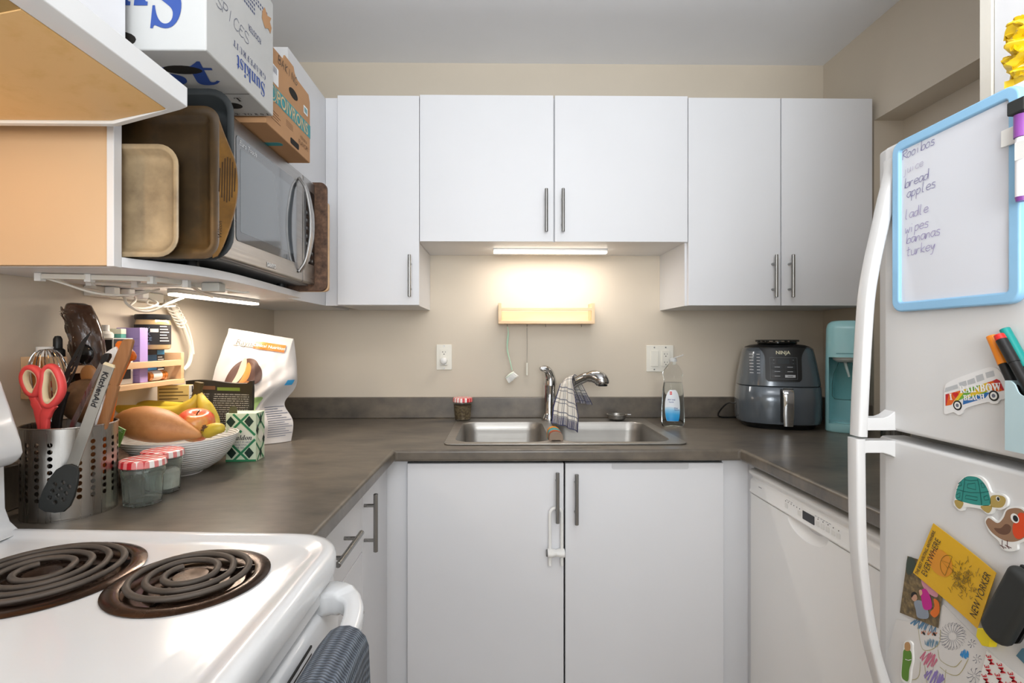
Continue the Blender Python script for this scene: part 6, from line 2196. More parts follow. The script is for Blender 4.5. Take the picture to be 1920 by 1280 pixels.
G().tube(spline([pbx + V((0.015, 0.010, -0.002)), pbx + V((0.035, 0.05, -0.006)), pbx + V((0.03, 0.09, -0.002)), V((-0.70, 1.33, 1.3655))], 6), 0.0026, 8).build('cable', CW, ch)

st_ = thing('power_strip', 'white power strip with a tangle of cables below the shelf by the left wall', 'power strip', (-0.93, 1.3, 1.33))
G().box(XL + 0.0005, -0.935, 1.20, 1.44, 1.346, 1.3705).build('strip_body', CW, st_, bevel=0.003)
for y in (1.235, 1.285, 1.335):
    G().box(-0.9347, -0.912, y - 0.011, y + 0.011, 1.350, 1.3695).build('plug', M['plastic'], st_, bevel=0.003)
for pts_, r_ in (([(-0.905, 1.235, 1.350), (-0.87, 1.20, 1.342), (-0.85, 1.18, 1.326), (-0.845, 1.21, 1.312), (-0.84, 1.25, 1.314), (-0.825, 1.29, 1.335), (-0.815, 1.33, 1.352)], 0.0030),
                  ([(-0.905, 1.285, 1.350), (-0.88, 1.25, 1.338), (-0.87, 1.22, 1.322), (-0.865, 1.26, 1.320), (-0.86, 1.30, 1.334), (-0.90, 1.33, 1.350)], 0.0026),
                  ([(-0.905, 1.235, 1.345), (-0.88, 1.17, 1.34), (-0.87, 1.12, 1.35), (-0.86, 1.05, 1.350), (-0.855, 1.0, 1.362)], 0.0026),
                  ([(-0.905, 1.335, 1.350), (-0.885, 1.30, 1.334), (-0.875, 1.34, 1.330), (-0.88, 1.40, 1.336), (-0.925, 1.43, 1.340)], 0.0024)):
    G().tube(spline(pts_, 6), r_, 8).build('cable', CW, st_)
bd = thing('cable_bundle', 'white cable bundle knotted with wire and hanging down the left wall', 'cable', (-0.945, 1.46, 1.3))
X_ = -0.945
kp = [on_x(px, py, X_) for px, py in ((322, 573), (330, 590), (342, 608), (352, 635), (358, 660), (354, 682), (343, 694))]
G().tube(spline([(X_, 1.452, 1.352)] + [(p.x, p.y, p.z) for p in kp], 6), 0.0062, 10).build('cable', CW, bd)
kp2 = [V((p.x + 0.004, p.y + 0.012 + 0.006 * math.sin(i), p.z - 0.006)) for i, p in enumerate(kp[:5])]
G().tube(spline(kp2, 6), 0.0034, 8).build('thin_cable', CW, bd)
c_ = kp[1]
g = G()
hel = []
for i in range(60):
    a = i * 0.62
    q = kp[0].lerp(kp[2], i / 59)
    hel.append(q + V((0.008 * math.cos(a), 0.012 * math.cos(a) + 0.004 * math.sin(a), 0.010 * math.sin(a))))
G().tube(hel, 0.0026, 8).build('wire_wrap', CW, bd)
G().tube(spline([kp[0] + V((0, 0, 0.008)), kp[0] + V((0.006, -0.012, 0.014)), kp[0] + V((0.008, 0.002, 0.020)), kp[0] + V((0.004, 0.012, 0.010))], 6), 0.0014, 6).build('twist_tie', M['steel'], bd)

# ================================================================== ON THE LEFT WORKTOP
CZ = WT + 0.0004
# utensil holder: perforated steel cylinder
HC = V((-0.832, 1.006, CZ))
HR, HH = 0.0735, 0.168
uh = thing('utensil_holder', 'perforated steel utensil holder full of kitchen tools beside the stove', 'utensil holder', HC)
nseg, wall = 120, 0.0012
cols = 20
g = G()


def hole_wall(g, r, flip):
    """cylinder wall with round holes: 20 columns x 9 rows"""
    rows = [0.020 + i * 0.0128 for i in range(11)]
    zs0, zs1 = 0.034, 0.034 + 9 * 0.0124
    dw_ = 2 * pi / 22
    K_ = 12
    for c in range(22):
        a0 = c * dw_
        def P3(a, z):
            return HC + V((r * math.cos(a), r * math.sin(a), z))
        # plain strips above and below
        for z0, z1 in ((0.0, zs0), (zs1, HH)):
            for s_ in range(4):
                a, b = a0 + dw_ * s_ / 4, a0 + dw_ * (s_ + 1) / 4
                g.add([P3(a, z0), P3(b, z0), P3(b, z1), P3(a, z1)], [(3, 2, 1, 0) if flip else (0, 1, 2, 3)])
        solid = c % 5 == 3
        for rw in range(9):
            z0, z1 = zs0 + rw * 0.0124, zs0 + (rw + 1) * 0.0124
            if solid:
                for s_ in range(4):
                    a, b = a0 + dw_ * s_ / 4, a0 + dw_ * (s_ + 1) / 4
                    g.add([P3(a, z0), P3(b, z0), P3(b, z1), P3(a, z1)], [(3, 2, 1, 0) if flip else (0, 1, 2, 3)])
                continue
            ca, cz_ = a0 + dw_ / 2, (z0 + z1) / 2
            inner, outer = [], []
            for k in range(16):
                t_ = 2 * pi * k / 16
                ct, st = math.cos(t_), math.sin(t_)
                inner.append(P3(ca + 0.0043 * ct / r, cz_ + 0.0043 * st))
                m_ = max(abs(ct), abs(st))
                outer.append(P3(ca + (dw_ / 2) * ct / m_, cz_ + 0.0062 * st / m_))
            g.add(inner + outer, [((k, (k + 1) % 16, 16 + (k + 1) % 16, 16 + k) if flip else (16 + k, 16 + (k + 1) % 16, (k + 1) % 16, k)) for k in range(16)])


hole_wall(g, HR, False)
hole_wall(g, HR - 0.0012, True)
o = g.build('perforated_wall', brushed('holder_steel', '#b0aca6', 0.3, 2, 0.18), uh, smooth=0, fix=False)
o.data.polygons.foreach_set('use_smooth', [True] * len(o.data.polygons))
nn_ = []
for v in o.data.vertices:
    q = V((v.co.x, v.co.y, 0))
    nn_.append(q.normalized() * (1 if q.length > HR - 0.0006 else -1))
o.data.normals_split_custom_set_from_vertices(nn_)
G().lathe([(0.0, 0.0), (HR - 0.001, 0.0), (HR + 0.0003, 0.002), (HR + 0.0003, 0.004), (HR - 0.002, 0.004), (0.0, 0.004)], HC, 60).build('base', bpy.data.materials['holder_steel'], uh)
g = G()
g.tube([HC + V((HR * math.cos(t_ * pi / 30), HR * math.sin(t_ * pi / 30), HH)) for t_ in range(60)], 0.0015, 8, closed=True)
g.build('rolled_rim', bpy.data.materials['holder_steel'], uh)
GRP = None

# scissors
sz_ = lambda a, b, y=0.962: on_y(a / 3.88, 680 + b / 3.88, y)
CORAL = mat('coral_plastic', '#e8504f', 0.38)
CREAM = mat('cream_grip', '#e3d3ae', 0.5)
sc = thing('scissors', 'coral-handled kitchen scissors with cream grips standing in the utensil holder', 'scissors', sz_(310, 440))
loops = (([(178, 75), (205, 40), (250, 42), (292, 85), (300, 140), (280, 190), (258, 232), (215, 215), (185, 165), (172, 115)], 0.960), ([(330, 60), (365, 28), (405, 45), (440, 110), (452, 190), (425, 260), (368, 312), (325, 285), (312, 200), (322, 120)], 0.956))
for pts_, y_ in loops:
    P = spline([sz_(a, b, y_) for a, b in pts_], 5, True)
    lp = G().tube(P, 0.0062, 10, closed=True, up=(0, 1, 0), sq=1.25).build('handle_loop', CORAL, sc, smooth=60)
    cen = sum(P, V((0, 0, 0))) / len(P)
    P2 = [cen + (p - cen) * 0.84 for p in P]
    G().tube(P2, 0.0048, 10, closed=True, up=(0, 1, 0), sq=1.3).build('grip_lining', CREAM, lp, smooth=60)
for pts_, y_, w_ in (([(235, 225), (262, 290), (290, 350), (312, 450), (318, 520)], 0.960, [0.012, 0.016, 0.018, 0.017, 0.014]), ([(385, 300), (350, 345), (332, 400), (330, 450), (328, 520)], 0.957, [0.018, 0.018, 0.014, 0.013, 0.012])):
    P = spline([sz_(a, b, y_) for a, b in pts_], 4)
    ww_ = [w_[min(4, i // 4)] for i in range(len(P))]
    G().strip(P, 0.009, ww_, up=(1, 0, 0.2), r=1).build('handle_shank', CORAL, sc, smooth=60)
G().strip([sz_(322, 515, 0.9585), V((-0.835, 0.985, 0.935))], 0.003, 0.012, up=(1, 0, 0)).build('blades', M['chrome'], sc)

uz = lambda a, b, y=1.0: on_y(30 + a / 5.565, 560 + b / 5.565, y)
# whisk
wk = thing('whisk', 'steel balloon whisk standing wires-up at the back of the utensil holder', 'whisk', on_y(92, 795, 1.02))
base, topp = on_y(100, 812, 1.022), on_y(86, 655, 1.022)
axw = topp - base
uw = axw.normalized()
sw1 = V((1, 0, 0)) - uw * uw.x
sw1.normalize()
sw2 = uw.cross(sw1)
for k in range(6):
    a = k * pi / 6 + 0.2
    dr_ = sw1 * math.cos(a) + sw2 * math.sin(a) * 0.8
    P = []
    for i in range(33):
        t_ = i / 32 * 2 - 1
        h_ = 1 - abs(t_) ** 2.6
        rr = 0.041 * math.copysign(abs(math.sin(t_ * pi / 2)) ** 0.9, t_) * (math.sin(min(1.0, (1 - abs(t_)) * 1.9 + 0.12) * pi / 2))
        P.append(base + axw * h_ + dr_ * rr * (1 - 0.003 * k))
    G().tube(P, 0.0011, 6).build('wire_loop', M['chrome'], wk)
G().cyl(base + uw * 0.01, base - V((-0.012, 0.01, 0.14)), 0.007, 0.009, 14).build('handle', M['steel'], wk)

# slotted black turner in the holder
BLK = mat('nylon_black', '#1d1e1f', 0.42)
tn = thing('slotted_turner', 'black slotted nylon turner standing in the utensil holder', 'spatula', uz(480, 1300))
out = [(790, 338), (700, 430), (620, 560), (545, 700), (505, 800), (495, 930), (505, 985), (555, 900), (620, 770), (660, 660), (690, 560), (720, 470)]
Pp = [uz(a, b, 1.0) for a, b in out]
o = G().prism([(p.x, p.z) for p in spline([(p.x, p.z, 0) for p in Pp], 3, True)] if False else [(p.x, p.z) for p in Pp], 0.998, 1.0005, plane='xz').build('blade', BLK, tn, bevel=0.0004)
sl_ = []
for q in ([(640, 590), (570, 720), (582, 728), (652, 600)], [(615, 700), (560, 820), (572, 828), (628, 710)], [(575, 760), (530, 870), (542, 876), (588, 768)], [(670, 520), (640, 580), (650, 588), (682, 528)]):
    pq = [uz(a, b, 1.0) for a, b in q]
    sl_.append(G().prism([(p.x, p.z) for p in pq], 0.99, 1.01, plane='xz'))
cut(o, sl_)
G().strip(spline([uz(510, 960, 1.0), uz(470, 1080, 1.0), uz(430, 1260, 1.0), uz(420, 1400, 1.0), V((-0.86, 1.0, 0.95))], 4), 0.007, 0.017, up=(1, 0, 0.2), r=1).build('handle', BLK, tn, smooth=60)

# big wooden ladle head
SP = spotted('walnut_wood', '#4a321e', '#6e4f33', '#8d6a48', 22, 0.45, 0.36, 0.64, 0.15)
ld = thing('wooden_ladle', 'large round brown wooden ladle in the middle of the utensil holder', 'ladle', on_y(168, 790, 1.03))
cl_ = on_y(168, 751, 1.052)
g = G()
rings = []
for i in range(9):
    a = i / 8 * pi / 2
    rings.append([cl_ + V((0.0535 * math.cos(a) * math.cos(t_), -0.032 * math.sin(a) - 0.004, 0.045 * math.cos(a) * math.sin(t_))) for t_ in [2 * pi * j / 28 for j in range(28)]] if i < 8 else [cl_ + V((0.0008 * math.cos(2 * pi * j / 28), -0.036, 0.0008 * math.sin(2 * pi * j / 28))) for j in range(28)])
inn_ = [[cl_ + (p - cl_) * 0.94 + V((0, 0.003, 0)) for p in r_] for r_ in rings]
g.loft(inn_[::-1] + rings, 0, False, True)
g.build('bowl', SP, ld, smooth=60)
G().strip(spline([cl_ + V((0.01, -0.006, -0.042)), cl_ + V((0.012, -0.004, -0.08)), V((-0.81, 1.03, 0.93))], 4), 0.009, 0.016, up=(1, 0, 0), r=1).build('handle', SP, ld)
# wooden spatula leaning right
WD = wood('spatula_wood', '#8b5a34', '#b07e52', 0.5, 2, 14)
wsp = thing('wooden_spatula', 'reddish wooden spatula leaning to the side of the utensil holder', 'spatula', uz(960, 1280))
out = [(1222, 420), (1235, 440), (1180, 640), (1110, 800), (1052, 955), (1020, 930), (985, 870), (1000, 720), (1060, 570), (1125, 430), (1180, 418)]
Pp = [uz(a, b, 1.0) for a, b in out]
G().prism([(p.x, p.z) for p in Pp], 0.995, 1.003, plane='xz').build('blade', WD, wsp, bevel=0.002)
G().strip([uz(1030, 900, 0.999), uz(960, 1150, 0.999), uz(900, 1330, 0.999), V((-0.81, 1.0, 0.95))], 0.009, 0.018, up=(1, 0, 0.3), r=1).build('handle', WD, wsp)
# two more wooden spoons behind
for lab_, ax, ay, sx_, sz2, yy, col in (('amber wooden spoon at the edge of the utensil holder behind the scissors', 205, 720, 0.0145, 0.024, 1.045, '#a8692c'), ('small wooden spoon showing behind the steel turner handle', 760, 790, 0.017, 0.020, 1.055, '#9c6a38')):
    c_ = uz(ax, ay, yy)
    t = thing('wooden_spoon', lab_, 'spoon', c_ - V((0, 0, 0.1)))
    mm = wood('spoon_' + col[1:], col, col, 0.45, 2, 12)
    G().ball(c_, (sx_, 0.006, sz2), 20).build('bowl', mm, t)
    G().cyl(c_ - V((0, 0, sz2 * 0.8)), V((HC.x + (c_.x - HC.x) * 0.6, 1.03, 0.93)), 0.0055, 0.006, 12).build('handle', mm, t)
# white spatula, orange brush, tongs
t = thing('silicone_spatula', 'white silicone spatula with black end in the utensil holder', 'spatula', uz(950, 700, 1.02))
G().prism([(p.x, p.z) for p in [uz(a, b, 1.025) for a, b in ((915, 580), (985, 530), (1045, 495), (1068, 540), (1050, 640), (985, 690), (930, 660))]], 1.022, 1.030, plane='xz').build('blade', M['plastic'], t, bevel=0.002)
G().strip([uz(960, 660, 1.024), uz(900, 880, 1.02), V((-0.80, 1.02, 0.94))], 0.008, 0.012, up=(1, 0, 0.3), r=1).build('handle', M['plastic'], t)
t = thing('tongs', 'thin black-ended steel tongs standing beside the white spatula', 'tongs', uz(930, 640, 0.985))
G().prism([(p.x, p.z) for p in [uz(a, b, 0.985) for a, b in ((910, 590), (940, 565), (985, 572), (985, 610), (940, 685), (900, 685), (885, 660))]], 0.981, 0.990, plane='xz').build('grip_end', M['black'], t, bevel=0.002)
G().strip([uz(905, 670, 0.984), uz(760, 960, 0.984), uz(690, 1110, 0.984), uz(610, 1270, 0.984), V((-0.85, 0.985, 0.95))], 0.004, 0.008, up=(1, 0, 0.4)).build('arm', M['steel'], t)
t = thing('basting_brush', 'orange silicone basting brush showing behind the wooden spatula', 'brush', uz(1130, 600, 1.035))
ORG = mat('orange_silicone', '#e8731c', 0.4)
G().prism([(p.x, p.z) for p in [uz(a, b, 1.03) for a, b in ((1035, 480), (1060, 440), (1100, 435), (1135, 470), (1150, 520), (1215, 540), (1245, 590), (1235, 640), (1175, 655), (1170, 600), (1110, 560), (1055, 530))]], 1.027, 1.037, plane='xz').build('bristle_head', ORG, t, bevel=0.003)
G().strip([uz(1170, 640, 1.031), uz(1050, 900, 1.031), V((-0.80, 1.03, 0.94))], 0.006, 0.009, up=(1, 0, 0.3), r=1).build('handle', ORG, t)

# slotted steel-handled turner leaning on the outside of the holder
kz = lambda a, b: on_y(a / 2.909, 560 + b / 2.909, 0.919)


def tilt(p):
    return V((p.x, p.y + (p.z - 0.935) * 0.03, p.z))


kt = thing('slotted_spoonula', 'black slotted head turner with flat steel handle leaning outside the utensil holder', 'spatula', kz(320, 1160))
out = [(352, 905), (390, 900), (425, 915), (432, 950), (425, 1010), (408, 1080), (385, 1130), (352, 1160), (300, 1166), (250, 1160), (215, 1140), (215, 1100), (238, 1040), (270, 980), (310, 930)]
Pp = [tilt(kz(a, b)) for a, b in out]
o = G().prism([(p.x, p.z) for p in Pp], 0.9165, 0.9215, plane='xz').build('head', M['rubber'], kt, bevel=0.0015)
hs = []
for a, b in ((305, 1010), (350, 1000), (291, 1046), (336, 1036), (381, 1022), (276, 1082), (321, 1072), (365, 1058), (306, 1107), (351, 1092)):
    c_ = tilt(kz(a, b))
    hs.append(G().cyl((c_.x, 0.90, c_.z), (c_.x, 0.94, c_.z), 0.0034, n=14))
gg = G()
for h_ in hs:
    gg.add(h_.v, h_.f)
cut(o, [gg])
g = G()
a1_, a2_, b1_, b2_ = [tilt(kz(*q)) for q in ((545, 362), (612, 368), (352, 910), (428, 914))]
up0 = (a1_ + a2_) / 2
dn0 = (b1_ + b2_) / 2
LH = (up0 - dn0).length
hx_ = (up0 - dn0).normalized()
T_ = frame(V((1, 0, 0)) - hx_ * hx_.x, hx_, dn0)
W1, W0 = (a2_ - a1_).length * 0.93, (b2_ - b1_).length * 0.86
g.prism([(-W0 / 2, -0.012), (W0 / 2, -0.012), (W1 / 2, LH), (-W1 / 2, LH)], -0.0006, 0.0018, T=T_)
hd_ = g.build('handle', brushed('flat_handle_steel', '#b6b3ab', 0.34, 2, 0.06), kt, bevel=0.0007)
G().text('KitchenAid', 0.0145, T_ @ Matrix.Translation((0.0, LH * 0.76, 0.0021)) @ Matrix.Rotation(R(-90), 4, 'Z'), bold=0.02).build('lettering', M['ink'], hd_)
G().prism([(-W1 / 2 - 0.0006, LH - 0.001), (W1 / 2 + 0.0006, LH - 0.001), (W1 / 2 - 0.002, LH + 0.004), (-W1 / 2 + 0.002, LH + 0.004)], -0.001, 0.0022, T=T_).build('end_cap', CREAM, kt)


# two faceted glass jars with gingham lids
def glass_jar(label, c, fill=None):
    t = thing('glass_jar', label, 'jar', c, 0.2)
    T_ = Matrix.Translation(V(c)) @ Matrix.Rotation(0.2, 4, 'Z')
    GL = bpy.data.materials.get('faceted_glass') or mat('faceted_glass', '#f0f7f2', 0.01, trans=0.96, ior=1.3, coat=0.3)

    def rg(r, z, f):
        r *= 0.88
        pts = []
        for j in range(40):
            a = 2 * pi * j / 40
            k = (a % (pi / 5)) - pi / 10
            rr = r * (1 - f) + f * r * math.cos(pi / 10) / math.cos(k)
            pts.append((rr * math.cos(a), rr * math.sin(a), z))
        return pts
    outr = [rg(0.036, 0.0, 1), rg(0.0385, 0.002, 1), rg(0.0395, 0.010, 1), rg(0.0425, 0.055, 1), rg(0.0430, 0.060, 0.6), rg(0.0435, 0.064, 0), rg(0.0435, 0.072, 0), rg(0.041, 0.075, 0), rg(0.0405, 0.082, 0)]
    inr = [rg(0.0385, 0.082, 0), rg(0.039, 0.075, 0), rg(0.0413, 0.070, 0), rg(0.0411, 0.062, 0), rg(0.0400, 0.055, 0.8), rg(0.0368, 0.010, 0.8), rg(0.034, 0.0065, 0.8)]
    G().loft(outr + inr, T=T_).build('glass_body', GL, t, smooth=25)
    lid = G().lathe([(0.0, 0.0905), (0.037, 0.0905), (0.0402, 0.0885), (0.0412, 0.0775), (0.0402, 0.076), (0.0, 0.0835)], (0, 0, 0), 48, T=T_).build('lid', GING2, t)
    if fill:
        G().loft([rg(0.0335, 0.008, 0.8), rg(0.0362, 0.012, 0.8), rg(0.0378, 0.030, 0.8), rg(0.0385, 0.044, 0.8), rg(0.025, 0.050, 0), rg(0.002, 0.046, 0)], T=T_).build('powder', fill, t)
    return t


GING2 = gingham('gingham_cloth_lid', 0.0165)
glass_jar('empty faceted glass jar with red gingham lid beside the utensil holder', (-0.7235, 1.050, CZ))
glass_jar('faceted glass jar of white powder with red gingham lid in front of the fruit bowl', (-0.7385, 1.132, CZ), spotted('white_powder', '#c9c7c3', '#dedcd8', '#efeeec', 60, 0.9, 0.35, 0.6, 0.5))

# fruit bowl
BC = V((-0.80, 1.292, CZ))
fb = thing('fruit_bowl', 'wide white ribbed bowl of fruit on the worktop', 'bowl', BC)
prof = [(0.0, 0.003), (0.045, 0.003), (0.046, 0.0), (0.050, 0.0), (0.051, 0.005), (0.068, 0.011), (0.092, 0.027), (0.112, 0.050), (0.124, 0.073), (0.1305, 0.0915), (0.1305, 0.0935), (0.1285, 0.0935),
        (0.1215, 0.074), (0.109, 0.052), (0.089, 0.031), (0.064, 0.016), (0.03, 0.010), (0.0, 0.0095)]
kk = NT('ribbed_ceramic')
kk.b.inputs['Base Color'].default_value = lin('#e2e2e0')
kk.b.inputs['Roughness'].default_value = 0.25
sp3 = kk.n('ShaderNodeSeparateXYZ', {0: kk.coord('Object')})
kk.bump(kk.math('SINE', kk.math('ADD', kk.math('MULTIPLY', sp3.outputs[2], 1150), kk.math('MULTIPLY', kk.noise(kk.coord('Object'), 30), 3.0))), 0.45, 0.0012)
G().lathe(prof, BC, 72).build('bowl_body', kk.m, fb, smooth=60)


def blob_fruit(g, c, axis, L_, prof_, n=28, bend=0.0, wob=0.0, seed=0):
    """a body of revolution round a (bent) axis with a little lumpiness"""
    random.seed(seed)
    ph = [random.uniform(0, 6) for _ in range(4)]
    ax = V(axis).normalized()
    s1 = ax.cross(V((0, 0, 1))).normalized()
    s2 = s1.cross(ax)
    rings = []
    for i, (t_, r_) in enumerate(prof_):
        cc = V(c) + ax * (t_ - 0.5) * L_ + s2 * bend * (1 - (2 * t_ - 1) ** 2)
        rings.append([cc + (s1 * math.cos(a) + s2 * math.sin(a)) * r_ * (1 + wob * (math.sin(2 * a + ph[0] + 5 * t_) + 0.6 * math.sin(3 * a + ph[1] - 7 * t_))) for a in [2 * pi * j / n for j in range(n)]])
    return g.loft(rings, 0, True, True)


swm = spotted('sweet_potato_skin', '#5f3b25', '#b47743', '#c98d57', 26, 0.5, 0.22, 0.42, 0.35)
t = thing('sweet_potato', 'large orange-brown sweet potato lying across the fruit bowl', 'sweet potato', (-0.80, 1.215, 1.0))
sprof = [(0.0, 0.004), (0.03, 0.014), (0.09, 0.025), (0.18, 0.034), (0.3, 0.0405), (0.42, 0.042), (0.55, 0.039), (0.67, 0.032), (0.78, 0.023), (0.88, 0.015), (0.96, 0.009), (1.0, 0.003)]
c_ = on_y(298, 800, 1.215)
blob_fruit(g := G(), (c_.x - 0.003, 1.215, c_.z - 0.003), (0.97, 0.10, -0.20), 0.195, sprof, bend=0.006, wob=0.02, seed=2)
g.build('root', swm, t, smooth=70)

km = NT('apple_skin')
f_ = km.noise(km.coord('Object', (10, 10, 4)), 2.2, 5)
km.t.links.new(km.ramp(f_, [(0.32, '#c0341f'), (0.48, '#d65a35'), (0.62, '#dd9a52'), (0.75, '#d8b960')]), km.b.inputs['Base Color'])
km.b.inputs['Roughness'].default_value = 0.28
t = thing('apple', 'red and yellow apple with a round sticker in the fruit bowl', 'apple', (-0.755, 1.27, 1.0))
ac = on_y(367, 791, 1.277)
ac.z -= 0.010
aprof = [(0.001, -0.027), (0.008, -0.030), (0.016, -0.033), (0.024, -0.031), (0.034, -0.020), (0.0405, 0.0), (0.042, 0.012), (0.0385, 0.026), (0.030, 0.035), (0.020, 0.0375), (0.010, 0.034), (0.001, 0.028)]
At = Matrix.Translation(ac) @ Matrix.Rotation(0.25, 4, 'X') @ Matrix.Rotation(0.2, 4, 'Y')
G().lathe(aprof, (0, 0, 0), 36, T=At).build('flesh', km.m, t, smooth=70)
G().tube([At @ V((0, 0, 0.028)), At @ V((0.002, 0, 0.036)), At @ V((0.006, 0.002, 0.043))], 0.0014, 6).build('stem', mat('apple_stem', '#4a3420', 0.8), t)
sdir = (V((0.42, -0.86, 0.42))).normalized()
scp = ac + sdir * 0.0425
Ts = frame(V((0, 0, 1)).cross(sdir), sdir.cross(V((0, 0, 1)).cross(sdir)), scp)
lb3 = G().prism([(0.0075 * math.cos(i * pi / 10), 0.009 * math.sin(i * pi / 10)) for i in range(20)], -0.003, 0.0006, T=Ts).build('fruit_sticker', mat('sticker_pale', '#cfd8e2', 0.4), t)
G().flat([(-0.0035, -0.004), (0.0035, -0.004), (0.0035, 0.003), (-0.0035, 0.003)], Ts, 0, 0.001).build('sticker_print', mat('sticker_blue', '#6f86b0', 0.5), lb3)

BAN = spotted('banana_skin', '#6b5a1c', '#c2a02a', '#cdb43c', 20, 0.45, 0.18, 0.36, 0.1)
BANG = mat('banana_green_tip', '#9aa03a', 0.5)
bn = thing('banana_bunch', 'bunch of ripe bananas lying at the back of the fruit bowl', 'bananas', (-0.80, 1.36, 1.02))
stem = on_y(371, 728, 1.345)


def banana(pts_, r_, m_=BAN):
    P = spline(pts_, 6)
    n_ = len(P)
    rr = [r_ * min(1.0, 0.34 + 2.6 * (i / (n_ - 1))) * min(1.0, 0.25 + 3.4 * (1 - i / (n_ - 1))) for i in range(n_)]
    b_ = G().tube(P, rr, 5 * 4, sq=0.92).build('banana', m_, bn, smooth=70)
    G().ball(P[-1], (r_ * 0.3, r_ * 0.3, r_ * 0.3), 8).build('tip', mat('banana_tip', '#3b2d18', 0.8) if 'banana_tip' not in bpy.data.materials else bpy.data.materials['banana_tip'], b_)
    return b_


def bp(px, py, y):
    return on_y(px, py, y)


banana([stem + V((0, 0, -0.012)), bp(362, 756, 1.34), bp(335, 772, 1.335), bp(290, 774, 1.325), bp(245, 770, 1.315), bp(205, 762, 1.305)], 0.0185)
banana([stem + V((0.002, 0.004, -0.012)), bp(374, 760, 1.355), bp(350, 766, 1.37), bp(310, 764, 1.385), bp(270, 762, 1.385), bp(238, 768, 1.375)], 0.018)
banana([stem + V((0.004, 0, -0.012)), bp(382, 757, 1.335), bp(392, 775, 1.335), bp(398, 790, 1.335), bp(396, 806, 1.32), bp(385, 818, 1.31)], 0.018)
G().strip([stem + V((-0.001, 0, -0.022)), stem + V((0.0, 0, -0.002)), stem + V((0.004, 0, 0.016))], 0.016, [0.026, 0.018, 0.020], up=(1, 0, 0), r=1).build('stem_crown', mat('banana_stem', '#55451f', 0.7), bn)
on_ = thing('banana', 'single short banana tip poking over the rim of the fruit bowl', 'banana', (-0.72, 1.27, 1.0))
P = spline([bp(385, 812, 1.262), bp(397, 806, 1.258), bp(410, 803, 1.256), bp(421, 807, 1.258)], 5)
G().tube(P, [0.013, 0.0145, 0.0155, 0.016, 0.016, 0.0158, 0.0155, 0.015, 0.0145, 0.014, 0.0135, 0.013, 0.012, 0.0105, 0.008, 0.004][:len(P)], 16).build('fruit', BAN, on_, smooth=70)
random.seed(8)
g = G()
cc = bp(389, 803, 1.25)
for i in range(9):
    a = i * 0.7
    g.tube([cc + V((0.004, 0, 0)), cc + V((0.004 * math.cos(a) - 0.004, -0.003, 0.005 * math.sin(a))), cc + V((0.009 * math.cos(a) - 0.004, -0.004 + 0.003 * math.sin(a * 3), 0.010 * math.sin(a)))], [0.002, 0.0028, 0.0012], 6)
g.build('dry_stalk', mat('dry_stalk', '#6a4f37', 0.9), on_)

# brown root, garlic packet between holder and bowl
t = thing('taro_root', 'rough brown root behind the glass jars', 'root vegetable', (-0.845, 1.14, CZ))
c_ = on_y(240, 848, 1.150)
blob_fruit(g := G(), (-0.868, 1.135, WT + 0.0475), (0.9, 0.15, 0.1), 0.13, [(0.0, 0.008), (0.08, 0.026), (0.25, 0.042), (0.5, 0.046), (0.72, 0.040), (0.9, 0.022), (1.0, 0.006)], wob=0.05, seed=4)
g.build('root', spotted('taro_skin', '#33241a', '#6a5040', '#97795c', 45, 0.9, 0.36, 0.62, 0.9), t, smooth=70)
pk = thing('seasoning_packet', 'green paper packet of garlic seasoning stuck behind the utensil holder', 'packet', (-0.80, 1.1, CZ))
q4 = [on_y(px, py, 1.098) for px, py in ((203, 790), (234, 806), (222, 838), (203, 848))]
g = G()
g.add([q + V((0, d2, 0)) for d2 in (0.0, 0.004) for q in q4] , [(0, 1, 2, 3), (7, 6, 5, 4), (0, 4, 5, 1), (1, 5, 6, 2), (2, 6, 7, 3), (3, 7, 4, 0)])
g.build('sachet', mat('packet_green', '#5f8f3f', 0.5), pk)
G().prism([(q4[0].x - 0.004, q4[0].z - 0.01), (q4[3].x - 0.02, WT + 0.0005), (q4[3].x + 0.012, WT + 0.0005), (q4[2].x - 0.004, q4[2].z)], 1.099, 1.102, plane='xz').build('sachet_body', bpy.data.materials['packet_green'], pk)
Tp = frame(q4[1] - q4[0], V((0, 0, 1)), q4[0].lerp(q4[2], 0.45) + V((0.003, -0.0006, 0.004)))
for i, s in enumerate(('GARLIC', 'AL')):
    G().text(s, 0.0085, Tp @ Matrix.Translation((0.006 - i * 0.002, 0.009 - i * 0.0085, 0.0))).build('lettering', LABW, pk)

# salt box
ms = thing('salt_box', 'green lattice patterned cardboard box of sea salt beside the bowl', 'box', (-0.722, 1.41, CZ), R(4))
MB0 = Matrix.Translation(V((-0.7065, 1.432, CZ))) @ Matrix.Rotation(R(3), 4, 'Z')
BWD, BDP, BHT = 0.079, 0.058, 0.131
MINT = mat('salt_mint', '#cfdcc0', 0.5)
GRN = mat('salt_green', '#2f7f55', 0.5)
DKG = mat('salt_dark', '#1c332a', 0.5)
PALE = mat('salt_cream', '#e4e2d2', 0.5)
G().box(-BWD / 2, BWD / 2, -BDP / 2, BDP / 2, 0, BHT, T=MB0).build('carton', MINT, ms, bevel=0.0008)


